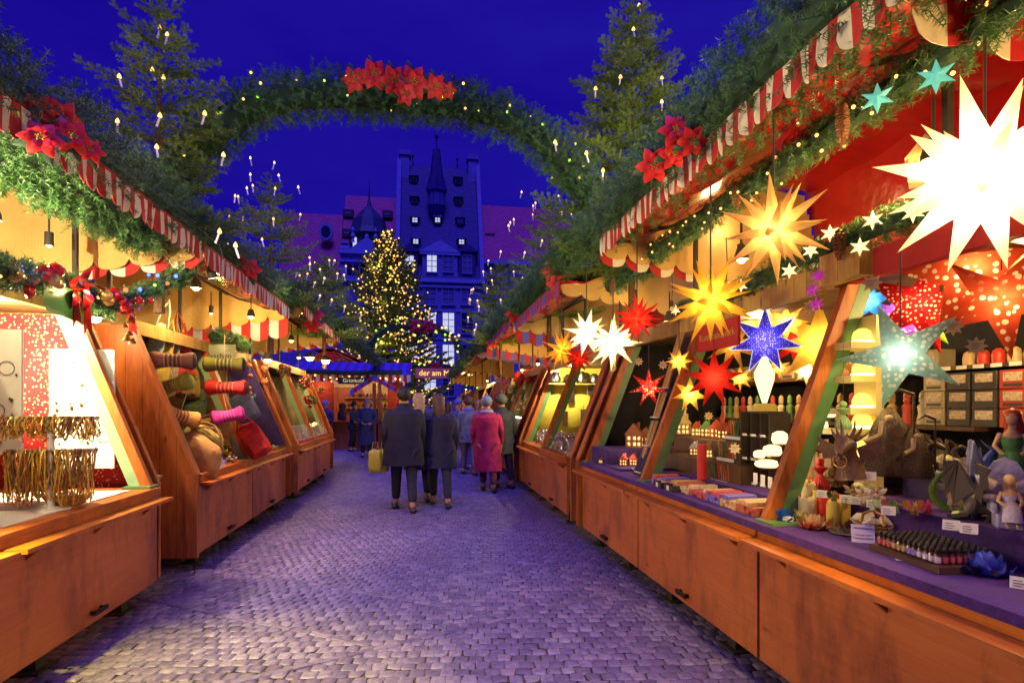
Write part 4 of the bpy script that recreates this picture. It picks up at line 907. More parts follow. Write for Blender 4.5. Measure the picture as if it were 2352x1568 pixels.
def spot(loc, aim, e, col, ang, label):  # added lamps that throw the pools of light on the paving
    root = thing('spotlight', loc, label, 'spotlight', 'added spotlights'); a = Vector(loc); d = (Vector(aim)-a).normalized()
    MB().tube([a-d*.10, a-d*.02, a+d*.02], [.03, .045, .05], 10).tube([a-d*.08, a-d*.05+Vector((0, 0, .12))], .008, 5).build('housing', DARK, root, smooth=True)
    MB().tube([a+d*.021, a+d*.023], .042, 10).build('lens', em(col, 12, 'spot_lens'), root)
    l = bpy.data.lights.new('light', 'SPOT'); l.energy = e; l.color = col; l.spot_size = ang; l.spot_blend = .55; l.shadow_soft_size = .05
    o = bpy.data.objects.new('light', l); C.objects.link(o); o.parent = root; o.location = d*.04; o.rotation_euler = d.to_track_quat('-Z', 'Y').to_euler()
spot((-2.05, 2.0, 2.84), (-1.35, 2.9, 0), 1600, (1, .86, .08), math.radians(52), 'added spotlight under the near left eave aimed at the paving')
spot((1.45, .95, 2.84), (1.0, 3.1, 0), 520, (1, .70, .07), math.radians(46), 'added spotlight under the near right eave aimed at the paving')
spot((-2.05, 5.9, 2.84), (-1.4, 6.8, 0), 300, (1, .62, .40), math.radians(66), 'added spotlight under the second left eave aimed at the paving')
# ---------------------------------------------------------------- goods: builders
PROTO = []
def proto(name, cat, group=None):
    r = thing(name, (0, 0, 0), 'x', cat, group); PROTO.append(r); return r
def first(fn):
    return fn
CH = pm((.03, .02, .02), .6, name='cable')
def star3d(c, R, mat, e, col, label, core=.27, rot=(0, 0, 0), cable=.35, name='star_lantern', tip=None):
    """many-pointed paper star: hollow pyramids round a hollow core, a bulb inside"""
    root = thing(name, c, label, 'star lantern', 'paper star lanterns'); a = 1+math.sqrt(2); vs = []
    for p in ((1, 1, a), (1, a, 1), (a, 1, 1)):
        for sx in (-1, 1):
            for sy in (-1, 1):
                for sz in (-1, 1): vs.append(Vector((p[0]*sx, p[1]*sy, p[2]*sz)))
    L = vs[0].length; vs = [v/L*core*R for v in vs]; dirs = []
    for x in (-1, 0, 1):
        for y in (-1, 0, 1):
            for z in (-1, 0, 1):
                if (x, y, z) != (0, 0, 0): dirs.append(Vector((x, y, z)).normalized())
    E = Euler(rot).to_matrix(); mb = MB()
    for d in dirs:
        mx = max(v.dot(d) for v in vs); f = [v for v in vs if v.dot(d) > mx-1e-4*R]
        u = d.orthogonal().normalized(); w_ = d.cross(u); f.sort(key=lambda v: math.atan2(v.dot(w_), v.dot(u)))
        ap = d*R*(1 if len(f) == 4 else .86)
        P = [E @ v+Vector(c) for v in f]+[E @ ap+Vector(c)]; n = len(f)
        mb.add(P, [(i, (i+1) % n, n) for i in range(n)])
    mb.build('paper_shell', mat, root)
    MB().tube([Vector(c)+Vector((0, 0, core*R)), Vector(c)+Vector((0, 0, R*.9+cable))], .006, 5).build('cable', CH, root)
    if e: lamp('bulb', c, e, col, R*.12, root)
    return root
def pstar(c, R, r, n, th, mat, e, col, label, rz=0, a0=PI/2, cable=.25, mat2=None, tilt=0, name='star_lantern', flatcat='star lantern'):
    """folded paper star with raised ridges front and back"""
    root = thing(name, (0, 0, 0), label, flatcat, 'paper star lanterns'); pts = star_pts(n, R, r, a0=a0); mb = MB(); N = 2*n
    V = [(x, 0, z) for x, z in pts]+[(0, -th, 0), (0, th, 0)]
    mb.add(V, [(i, (i+1) % N, N) for i in range(N)]+[((i+1) % N, i, N+1) for i in range(N)])
    mb.build('paper_shell', mat, root)
    if mat2:
        ed = MB()
        for i in range(N): ed.bar(V[i], V[(i+1) % N], R*.02, R*.02)
        ed.build('border', mat2, root)
    MB().tube([(0, 0, R*.5), (0, 0, R+cable)], .004, 4).build('cable', CH, root)
    if e: l = lamp('bulb', (0, 0, 0), e, col, R*.10, None); l.parent = root
    root.location = c; root.rotation_euler = (tilt, 0, rz); return root
def soft(mb, w_, h, t, M, taper=0, mi=0, nu=9, nv=9, ex=4, zsag=0):
    """soft stuffed body"""
    k = len(mb.v); idx = {}
    for s_ in (0, 1):
        for i in range(nu):
            for j in range(nv):
                u = -1+2*i/(nu-1); v = -1+2*j/(nv-1); edge = i in (0, nu-1) or j in (0, nv-1)
                if s_ and edge: idx[(s_, i, j)] = idx[(0, i, j)]; continue
                th = t/2*((1-abs(u)**ex)*(1-abs(v)**ex))**.5*(1-.25*v*(1 if zsag else 0))
                rr = 1-.12*(abs(u*v))**2; x = u*w_/2*(1-taper*v)*rr; z = v*h/2*rr+.006*math.sin(7*u+3*v)
                idx[(s_, i, j)] = len(mb.v)-k+0; mb.v.append(tuple(M @ Vector((x, (-th if s_ == 0 else th)+.004*math.sin(5*u+9*v), z))))
    for s_ in (0, 1):
        for i in range(nu-1):
            for j in range(nv-1):
                q = (idx[(s_, i, j)]+k, idx[(s_, i+1, j)]+k, idx[(s_, i+1, j+1)]+k, idx[(s_, i, j+1)]+k)
                mb.f.append(q if s_ == 0 else q[::-1]); mb.m.append(mi)
    return mb
def basket_mesh(r, h, flare=1.25, n=22):
    mb = MB(); prof = [(r*.1, 0), (r*.8, 0)]; m = 7
    for k in range(m+1): prof.append((r*(.8+(flare-.8)*(k/m)**.8)+(.004 if k % 2 else 0), h*k/m))
    prof += [(r*flare+.008, h+.006), (r*flare-.012, h+.004), (r*(flare-.14), h*.72), (r*.1, h*.70)]
    return mb.lathe(prof, n=n, lobes=n/2, la=.012)
def card(p, rz, label, w_=.056, h=.038, par='standing small white price cards'):
    mb = MB(); mb.add([(-w_/2, 0, 0), (w_/2, 0, 0), (w_/2, h*.55, h), (-w_/2, h*.55, h), (-w_/2, h*1.1, 0), (w_/2, h*1.1, 0)], [(0, 1, 2, 3), (3, 2, 5, 4)])
    o = mb.build('price_card', CARD, loc=(0, 0, 0)); o.modifiers.new('t', 'SOLIDIFY').thickness = .0012; o.location = p; o.rotation_euler = (0, 0, rz)
    tag(o, label, 'price card', par); ln = MB()
    for k in range(3): ln.bar((-w_*.34, h*(.12+.13*k)-.0015, h*(.22+.22*k)), (w_*(.1+.1*(k % 2)), h*(.12+.13*k)-.0015, h*(.22+.22*k)), .003, .002)
    l = ln.build('printed_lines', pm((.12, .08, .10), name='print_ink')); l.parent = o
    return o

# ---------------------------------------------------------------- paper stars of the right stall
P_YEL = paper((1, .62, .10), 'yellow_star_paper', .7); P_WHT = paper((1, .92, .62), 'white_star_paper', .75); P_ORG = paper((1, .42, .10), 'orange_star_paper', .62)
P_RED = paper((.80, .04, .03), 'red_star_paper', .55); P_BLUE = paper((.10, .07, .75), 'blue_star_paper', .55, dots=.30, dotscale=62, dotcol=(.75, .75, 1))
P_REDD = paper((.55, .015, .02), 'pierced_red_paper', .55, dots=.34, dotscale=46); P_REDF = paper((.62, .09, .03), 'flower_pierced_paper', .55, dots=.36, dotscale=26, dotcol=(1, .9, .55))
P_PALE = paper((.42, .66, .62), 'pale_blue_paper', .7, dots=.42, dotscale=38, dotcol=(1, 1, .85)); P_GLD = paper((.75, .45, .08), 'straw_gold', .5); P_TEAL = em((.10, .75, .70), 1.0, 'teal_star_light'); P_PUR = paper((.45, .12, .55), 'purple_pierced_paper', .6, dots=.36, dotscale=38, dotcol=(1, .8, .7))
star3d(at(2262, 405, Y=1.90), .40, P_WHT, 55, (1, .80, .42), 'huge dazzling white-yellow star lantern at the right edge', .30, (.15, .3, .1), .5)
star3d(at(1777, 528, Y=2.8), .31, paper((1, .62, .24), 'pale_orange_star_paper', .68), 5.5, (1, .80, .36), 'orange star lantern with pale glowing centre under the awning', .25, (.2, .5, .3), .4)
star3d(at(1632, 690, Y=3.45), .31, P_YEL, 8.0, (1, .70, .20), 'yellow star lantern with long reddish points right of the white pair', .27, (.5, .2, .1), .5)
star3d(at(1347, 765, Y=5.75), .27, P_WHT, 18, (1, .86, .5), 'dazzling white star lantern, left one of the pair', .3, (.2, .1, .5), .4)
star3d(at(1408, 787, Y=5.25), .30, P_WHT, 20, (1, .86, .5), 'dazzling white star lantern, right and lower one of the pair', .3, (.5, .7, .2), .4)
star3d(at(1463, 733, Y=4.95), .25, P_RED, 4.0, (1, .55, .2), 'red star lantern with glowing yellow heart above the white pair', .26, (.1, .4, .8), .5)
star3d(at(1290, 803, Y=6.3), .26, P_YEL, 3.5, (1, .5, .12), 'yellow star lantern with red points left of the white pair', .27, (.4, .1, .9), .4)
star3d(at(1330, 822, Y=6.1), .20, P_RED, .8, (1, .5, .2), 'dark red star lantern hanging below the white pair', .24, (.7, .2, .1), .3)
pstar(at(1490, 890, Y=5.6), .21, .075, 7, .05, P_REDD, 2.0, (1, .7, .35), 'red seven-pointed star edged with lit dots before the black drape', rz=-.3, mat2=pm((.4, .01, .01), name='dark_red_edge'))
pstar(at(1640, 868, Y=4.1), .24, .10, 9, .06, P_RED, 1.4, (1, .6, .25), 'red nine-pointed star dotted with gold below the yellow star', rz=-.5)
pstar(at(1683, 790, Y=4.3), .24, .085, 9, .05, P_GLD, 1.6, (1, .7, .3), 'golden straw star left of the blue star', rz=-.5)
pstar(at(1757, 782, Y=3.9), .26, .11, 7, .08, P_BLUE, 1.6, (.8, .75, 1), 'blue-violet star edged with white dots', rz=-.6, mat2=em((.7, .65, 1), 1.2, 'lit_dot_edge'))
pstar(at(1805, 742, Y=3.9), .17, .07, 8, .05, P_YEL, 3.0, (1, .8, .4), 'small bright yellow star right of the blue star', rz=-.6)
pstar(at(1828, 785, Y=4.1), .24, .09, 8, .05, P_RED, 1.2, (1, .55, .25), 'plain red star behind the small yellow star', rz=-.6)
pstar(at(1882, 790, Y=3.9), .34, .16, 8, .10, P_YEL, 4.0, (1, .8, .35), 'big yellow star half hidden by the slanting post', rz=-.7)
pstar(at(2068, 815, Y=2.35), .27, .095, 5, .055, P_PALE, .55, (1, .95, .75), 'pale blue five-pointed star with wavy cut pattern', rz=-.8, a0=PI/2+.35)
pstar(at(2112, 700, Y=2.75), .30, .11, 5, .06, P_REDD, 1.6, (1, .75, .4), 'red five-pointed star with ring pattern behind the pale blue star', rz=-.8, a0=PI/2-.3)
pstar(at(2235, 620, Y=2.35), .33, .13, 5, .06, P_REDF, 3.4, (1, .75, .4), 'large rusty star with flower cut-outs below the huge star', rz=-.8, a0=PI/2+.2)
pstar(at(2300, 690, Y=2.2), .28, .10, 5, .06, P_REDF, 2.2, (1, .75, .4), 'rusty flower-cut star at the right edge', rz=-.8, a0=PI/2-.5)
pstar(at(2062, 735, Y=2.95), .17, .10, 8, .12, P_PUR, 1.6, (1, .8, .8), 'round purple mosaic star between blue and red stars', rz=-.8)
pstar(at(1996, 692, Y=3.0), .17, .06, 5, .04, paper((.08, .35, .75), 'blue_paper', .6), 1.0, (.8, .9, 1), 'small blue five-pointed star beside the slanting post', rz=-.8)
pstar(at(2145, 755, Y=2.9), .12, .045, 5, .03, paper((.5, .7, .05), 'lime_paper', .6), .7, (1, 1, .6), 'small lime green star among the red stars', rz=-.8)
for k, (px, py, R_, n_, pp, e_, nm) in enumerate([(1722, 745, .13, 8, P_YEL, 1.2, 'small yellow star between the sign and the blue star'), (1852, 852, .13, 8, P_WHT, 1.5, 'small white star low behind the blue star'), (1700, 868, .12, 8, P_YEL, .9, 'small yellow star low beside the red nine-pointed one'), (1585, 905, .16, 7, P_YEL, 1.4, 'half-hidden yellow star behind the incense rack'),
      (1560, 830, .12, 8, P_YEL, .8, 'small yellow star behind the far post'), (1915, 735, .13, 8, P_YEL, 1.0, 'small yellow star over the glowing shade'), (1790, 845, .10, 6, P_GLD, .7, 'little golden star right of the diamond lantern'), (1960, 760, .13, 7, P_WHT, 1.0, 'white pierced star behind the green post edge')]):
    pstar(at(px, py, Y=4.5 if px < 1930 else 3.1), R_, R_*.42, n_, .04, pp, e_, (1, .78, .35), nm, rz=-.6)
SW = pm((.8, .75, .5), .5, .1, name='small_star_paper', emit=(1, .85, .42), es=1.1); SV = pm((.35, .03, .4), .4, .2, name='violet_star_paper', emit=(.6, .03, .5), es=.35); STL = pm((.12, .5, .5), .4, .2, name='teal_star_paper', emit=(.1, .6, .55), es=.5)
def smallstar(px, py, X, R, mat, label, grp, n=6):
    c = at(px, py, X=X); mb = MB(); pts = star_pts(n, R, R*.42); N = 2*n
    mb.add([(x, 0, z) for x, z in pts]+[(0, -R*.35, 0), (0, R*.35, 0)], [(i, (i+1) % N, N) for i in range(N)]+[((i+1) % N, i, N+1) for i in range(N)])
    o = mb.build('small_star', mat); o.location = c; o.rotation_euler = (0, 0, -.75); tag(o, label, 'star', grp)
for k, (px, py, nm) in enumerate([(1862, 575, 'small white star on the fir, left of the pine cone'), (1906, 536, 'small white star on the fir just above the pine cone'), (2004, 506, 'small white star on the fir right of the cone, upper'), (2097, 488, 'small white star at the right end of the fir'),
      (1975, 567, 'small white star hanging low at the header corner'), (1813, 622, 'small white star left of the violet stars'), (1702, 656, 'small white star at the far end of the fir garland'), (1552, 712, 'small white star above the red star')]):
    smallstar(px, py, 2.26, .052, SW, nm, 'small white stars on the fir garland')
for (px, py, nm) in [(1879, 633, 'topmost of three violet stars'), (1865, 666, 'middle one of three violet stars'), (1875, 698, 'lowest of three violet stars')]: smallstar(px, py, 2.2, .045, SV, nm, 'violet stars hanging in a string', 7)
smallstar(2015, 226, 2.12, .075, STL, 'teal star on the upper fir, left one of two', 'teal stars', 6); smallstar(2150, 176, 2.12, .075, STL, 'teal star on the upper fir, right one of two', 'teal stars', 6)
WOODSTAR = pm((.62, .45, .22), .6, .1, name='pale_plywood_star')
for k, (px, py, X, nm) in enumerate([(2003, 650, 2.1, 'wooden label star at the top of the slanting post'), (1408, 845, 2.0, 'wooden label star under the white lantern'), (1467, 830, 2.05, 'wooden label star near the far post'), (1523, 838, 2.1, 'wooden label star left of the red dotted star'),
      (1860, 705, 2.4, 'wooden label star before the big yellow star'), (2190, 750, 2.5, 'wooden label star before the boxes, left'), (2243, 795, 2.5, 'wooden label star before the boxes, lower'), (1628, 955, 2.6, 'small wooden star hanging over the model village'), (1688, 1030, 2.2, 'white wooden star before the incense tubes')]):
    c = at(px, py, X=X); mb = MB(); pts = star_pts(8, .045, .026); mb.prism([(x, 0, z) for x, z in pts], (0, .004, 0)); o = mb.build('label_star', WOODSTAR); o.location = c; o.rotation_euler = (0, 0, -.6)
    tag(o, nm, 'label star', 'wooden label stars'); ln = MB()
    for i in range(3): ln.box(-.02, .02-.008*i, -.0015, -.0005, .010-.01*i, .013-.01*i)
    l = ln.build('printed_lines', pm((.12, .08, .10), name='print_ink')); l.parent = o
# pine cones
def cone(p, L, label):
    mb = MB(); mb.tube([(0, 0, 0), (0, 0, -L)], .008, 6); n = int(L/.016)
    for k in range(n):
        z = -L*(k+.5)/n; r = .032*math.sin(PI*min(1, .12+.88*(k+.6)/n))**.6
        for j in range(7):
            a = 2*PI*(j+.5*(k % 2))/7; c, s_ = math.cos(a), math.sin(a); mb.hexa([(c*.006-s_*.004, s_*.006+c*.004, z), (c*.006+s_*.004, s_*.006-c*.004, z), (c*r+s_*.011, s_*r-c*.011, z-.010), (c*r-s_*.011, s_*r+c*.011, z-.010),
                (c*.006-s_*.004, s_*.006+c*.004, z+.004), (c*.006+s_*.004, s_*.006-c*.004, z+.004), (c*r+s_*.011, s_*r-c*.011, z-.004), (c*r-s_*.011, s_*r+c*.011, z-.004)])
    o = mb.build('pine_cone', pm((.26, .10, .04), .6, .35, 40, name='cone_scales')); o.location = p; tag(o, label, 'pine cone', 'pine cones on the garlands')
cone(at(1935, 235, X=2.12), .22, 'large pine cone hanging from the upper fir near the teal stars'); cone(at(1928, 525, X=2.25), .17, 'pine cone hanging at the header corner'); cone(at(1692, 425, X=2.2), .17, 'pine cone half hidden above the orange star')
cone(at(1407, 640, Y=5.9), .14, 'small pine cone before the cream cloth')

# ---------------------------------------------------------------- right counter: velvet, steps, wares
MB().box(PR(-.03), PR(.64), -.59, 6.34, .9005, .906).box(PR(-.034), PR(-.028), -.59, 6.34, .865, .906).build('velvet_cover', VELVET, R1)
MB().box(PR(.44), PR(1.9), -.59, 2.75, .907, 1.055).build('velvet_step', VELVET, R1); MB().box(PR(.76), PR(1.9), -.59, 2.7, 1.056, 1.20).build('velvet_step', VELVET_D, R1)
MB().box(PR(.30), PR(.75), 2.95, 4.5, .907, .985).build('velvet_step', VELVET, R1)
MB().box(PR(1.30), PR(1.9), -.58, 2.6, 1.201, 1.40).build('box_ledge', VELVET_D, R1)
MB().box(PR(1.55), PR(1.9), -.58, 6.2, 1.79, 1.815).build('shelf', W_DK, R1); MB().box(PR(1.45), PR(1.9), 2.9, 6.2, 1.40, 1.425).build('shelf', W_DK, R1)
def lotus(p, R, c1, c2, label, rz=0):
    root = thing('lotus_holder', (0, 0, 0), label, 'tealight holder', 'lotus-shaped tealight holders'); ms = [pm(c1, .3, .15, 20, name='lotus_shell', coat=.5), pm(c2, .3, .15, 20, name='lotus_shell', coat=.5)]
    for ring, (n, tl, sc, h) in enumerate([(8, .15, 1.0, 0), (8, .62, .82, .01), (6, 1.0, .66, .015)]):
        mb = MB()
        for k in range(n): petal(mb, Matrix.Translation((0, 0, h*R/.07+.004)) @ Matrix.Rotation(2*PI*(k+.5*ring)/n, 4, 'Z') @ Matrix.Rotation(-tl, 4, 'Y'), R*sc*1.05, R*.62, 0, -.30)
        o = mb.build('petals', ms[1 if ring == 0 else 0], root, smooth=True)
    MB().lathe([(R*.35, 0), (R*.4, .004), (R*.2, .01)], n=12).build('base', BRASS, root, smooth=True)
    root.location = p; root.rotation_euler = (0, 0, rz); return root
lotus(at(1797, 1197, Z=.907), .085, (.02, .18, .75), (.02, .10, .55), 'small blue lotus tealight holder beside the post foot')
lotus(at(1846, 1200, Z=.907), .088, (.85, .72, .25), (.80, .62, .18), 'pale yellow lotus tealight holder left of the candles')
lotus(at(1870, 1214, Z=.907), .085, (.85, .60, .30), (.75, .06, .03), 'yellow lotus with red heart before the candles')
lotus(at(2262, 1318, Z=.907), .095, (.15, .22, .85), (.02, .06, .60), 'large blue and white lotus at the end of the bottle tray')
lotus(at(1858, 1122, Z=1.056), .06, (.85, .72, .25), (.80, .62, .18), 'pale yellow lotus on the velvet step behind the candles')
def pillar(p, r, h, col, label, seed):
    q = random.Random(seed); mb = MB(); n = 20; prof = [(r*.98, 0), (r, .004), (r, h*.5), (r*.995, h-.006), (r*.93, h), (r*.75, h-.006), (r*.1, h-.010)]
    mb.lathe(prof, n=n); mb.v = [(x, y, z+(.010*math.sin(math.atan2(y, x)*2+seed)+.004*math.sin(math.atan2(y, x)*5+seed))*(1 if z > h*.8 else 0)) for x, y, z in mb.v]
    root = thing('candle', p, label, 'candle', 'pillar candles on the right counter'); o = mb.build('wax', pm(col, .4, .06, 8, name='wax', spec=.4), smooth=True); o.parent = root
    o.data.materials[0].node_tree.nodes['Principled BSDF'].inputs['Subsurface Weight'].default_value = .25
    o.data.materials[0].node_tree.nodes['Principled BSDF'].inputs['Subsurface Scale'].default_value = .02
    w_ = MB().tube([(0, 0, h-.01), (.002, 0, h+.012)], .0015, 5).build('wick', DARK); w_.parent = root
CRM, YLW = (.82, .66, .35), (.85, .62, .10)
for k, (px, py, r, h, col, nm) in enumerate([(1858, 1186, .037, .175, CRM, 'tallest cream candle at the back of the group'), (1853, 1199, .040, .125, CRM, 'wide pale candle at the left front of the group'), (1884, 1192, .036, .145, YLW, 'yellow candle behind the red ones'),
      (1895, 1202, .037, .145, (.70, .02, .02), 'tall red candle in the middle of the group'), (1912, 1198, .034, .15, (.70, .02, .02), 'second red candle, half hidden behind the yellow pair'), (1915, 1210, .034, .128, YLW, 'left yellow candle of the front pair'), (1937, 1207, .032, .130, YLW, 'right yellow candle of the front pair')]):
    pillar(at(px, py, Z=.907), r*1.08, h*1.08, col, nm, k+1)
for (px, py, Z, rz, nm) in [(1808, 1202, .907, -.9, 'white price card before the blue lotus'), (1884, 1214, .907, -.5, 'white price card before the red-hearted lotus'), (1888, 1142, 1.056, -.8, 'price card on the step left of the dragons'), (1942, 1154, 1.056, -.8, 'price card on the step under the horned bust'),
      (1967, 1158, 1.056, -.7, 'price card on the step below the crystal ball'), (2005, 1165, 1.056, -.8, 'price card on the step, between small fairies'), (2040, 1182, 1.056, -.8, 'price card on the step before the green dragon'), (2184, 1217, 1.056, -.9, 'price card at the right end of the step, left one'),
      (2225, 1225, 1.056, -.9, 'price card at the right end of the step, right one'), (2343, 1352, .907, -.9, 'price card on the velvet at the right edge'), (1972, 1098, 1.201, -.8, 'price card on the upper step, left one'), (1996, 1102, 1.201, -.8, 'price card on the upper step, right one')]:
    card(at(px, py, Z=Z), rz, nm)
q = at(1983, 1246, Z=.907); root = thing('price_board', q, 'upright lilac card with two prices before the basket', 'price card'); b = MB().box(-.048, .048, 0, .003, 0, .085).build('card', pm((.58, .50, .80), .5, .04, name='lilac_card')); b.parent = root
for (tx, s_, z) in (('Räucherwerk', .014, .068), ('1 Packung  4,50 €', .010, .036), ('5 Packungen 20,00 €', .010, .020)):
    t = lettering(tx, s_, (0, -.001, z), (PI/2, 0, 0), pm((.10, .08, .25), name='print_ink_blue'), None, .0006); t.parent = root
root.rotation_euler = (-.22, 0, -.55)
o = MB().add([(-.09, -.02, 0), (.08, -.04, 0), (.09, .02, 0), (-.08, .03, 0)], [(0, 1, 2, 3)]).build('paper_slip', CARD); o.modifiers.new('t', 'SOLIDIFY').thickness = .001; o.location = at(2063, 1276, Z=.909); o.rotation_euler = (0, 0, 1.1); tag(o, 'white paper slip lying flat before the bottle tray', 'paper')
# bottle tray
A0, A1, A2 = at(2022, 1250, Z=.935), at(2158, 1297, Z=.935), at(2262, 1290, Z=.935)
ex = (A1-A0); ex.z = 0; LX = ex.length; ex.normalize(); ey = Vector((-ex.y, ex.x, 0)); ey = ey if ey.x > 0 else -ey
tr = MB(); W2 = .36
W2 = max(.14, (A2-A1).dot(ey)+.05); c0 = A0-ex*.03-ey*.03; P4 = [c0, c0+ex*(LX+.06), c0+ex*(LX+.06)+ey*W2, c0+ey*W2]
tr.hexa([(p.x, p.y, .908) for p in P4]+[(p.x, p.y, .934) for p in P4]); tr.build('tray', pm((.10, .05, .03), .35, .2, name='dark_tray_wood'), loc=(c0.x, c0.y, .908)); tag(bpy.data.objects['tray'], 'dark wooden tray full of small oil bottles', 'tray')
BG = pm((.10, .035, .012), .12, .1, name='brown_glass', coat=.6); CAPM = pm((.015, .012, .010), .35, .1, name='black_cap')
LBL = [pm(c, .5, .35, 90, name='bottle_label') for c in ((.55, .10, .12), (.62, .42, .15), (.30, .25, .65), (.45, .55, .20), (.70, .62, .62))]
protoB = []; ORD = 'first second third fourth fifth sixth seventh eighth ninth tenth eleventh twelfth thirteenth fourteenth fifteenth sixteenth'.split()
for li in range(5):
    r = proto('oil_bottle', 'bottle', 'oil bottles in the dark tray'); MB().lathe([(.0105, 0), (.0115, .002), (.0115, .036), (.006, .043), (.006, .047)], n=12).build('glass', BG, r, smooth=True)
    MB().lathe([(.0085, .044), (.009, .046), (.009, .060), (.0075, .062)], n=12).build('cap', CAPM, r, smooth=True); MB().lathe([(.0118, .008), (.0119, .009), (.0119, .030), (.0118, .031)], n=12).build('label', LBL[li], r, smooth=True); protoB.append(r)
nx = int(LX/.0285); ny = int((W2-.02)/.0285)
for i in range(nx+1):
    for j in range(ny):
        p = A0+ex*(i*.0285+rnd.uniform(-.001, .001))+ey*(j*.0285); li = (i//3+j//4) % 5 if i < nx-3 else (0 if j else 4)
        place(protoB[li], (p.x, p.y, .934), rnd.uniform(-.4, .4), 1.0, f'small brown oil bottle, {ORD[i]} from the price card in the {ORD[j]} row from the street')
# baskets
def basket(p, r, h, fill, fcol, label, flare=1.25, handles=0, n=26, sc=.012, rz=0):
    root = thing('basket', (0, 0, 0), label, 'basket', 'wicker baskets'); basket_mesh(r, h, flare).build('weave', WICKER, root, smooth=True)
    for k in range(handles):
        s_ = -1 if k else 1; MB().tube([(s_*r*flare+.0, -.05, h), (s_*r*flare*.98, -.042, h+.05), (s_*r*flare*.96, 0, h+.075), (s_*r*flare*.98, .042, h+.05), (s_*r*flare, .05, h)], .007, 7).build('handle', WICKER, root, smooth=True)
    root.location = p; root.rotation_euler = (0, 0, rz)
    for k in range(n):
        a = rnd.random()*2*PI; rr = r*flare*.82*math.sqrt(rnd.random()); c = Vector((rr*math.cos(a), rr*math.sin(a), h*.75+rnd.random()*.02))
        if fill == 'box':
            o = MB().bbox((0, 0, 0), (.055, .05, .03), .002).build('small_box', fcol[k % len(fcol)]); o.rotation_euler = (rnd.uniform(-.9, .9), rnd.uniform(-.6, .6), rnd.uniform(0, 3)); o.location = Vector(p)+c+Vector((0, 0, .0))
            tag(o, 'one of the small white boxes heaped in the handled baskets', 'box', 'small boxes in the baskets')
        elif fill == 'toy':
            o = MB().ball((0, 0, 0), sc, 8, sq=(1, 1, 1.7)).ball((0, 0, sc*2), sc*.75, 8).build('small_toy', fcol[k % len(fcol)], smooth=True); o.rotation_euler = (rnd.uniform(-.6, .6), rnd.uniform(-.6, .6), 0); o.location = Vector(p)+c+Vector((0, 0, .02)); tag(o, f'one of the {["red", "orange", "blue", "green", "cream", "brown"][k % 6]} little figures in the {label.replace(" of bright figures", "").replace(" of tiny charms", "")}'[:120], 'toy', 'little toys in '+label)
        else:
            o = MB().bbox((0, 0, 0), (.03, .022, .008), .002).build('sachet', fcol[k % len(fcol)]); o.rotation_euler = (rnd.uniform(-.7, .7), rnd.uniform(-.7, .7), rnd.uniform(0, 3)); o.location = Vector(p)+c+Vector((0, 0, .005)); tag(o, 'one of the white paper packets heaped in the jewellery stall baskets', 'packet', 'white packets in baskets')
    return root
basket(at(2018, 1222, Z=.907), .085, .055, 'box', [CARD, pm((.7, .5, .42), name='pink_card'), CARD], 'wicker basket with two loop handles full of small white boxes, left one', 1.3, 2, 15, rz=.6)
basket(at(2082, 1226, Z=.907), .085, .055, 'box', [CARD, CARD], 'wicker basket with two loop handles full of small white boxes, beside the bottles', 1.3, 2, 12, rz=.9)
# slate dish with resting figure
r = thing('dish', (0, 0, 0), 'round grey slate dish with a reclining figure on the velvet', 'dish'); MB().lathe([(.02, 0), (.075, .002), (.088, .010), (.086, .014), (.02, .011)], n=20).build('plate', pm((.10, .09, .08), .5, .3, 20, name='slate'), r, smooth=True)
m = MB()
for k in range(26): a = rnd.random()*2*PI; q_ = rnd.random()*.05; m.tube([(q_*math.cos(a)-.02, q_*math.sin(a), .012), (q_*1.4*math.cos(a)-.02, q_*1.3*math.sin(a), .03+rnd.random()*.012)], [.006, .002], 5)
m.build('carved_leaves', pm((.22, .16, .10), .5, .4, 30, name='bronze_resin'), r, smooth=True); r.location = at(1948, 1226, Z=.907)

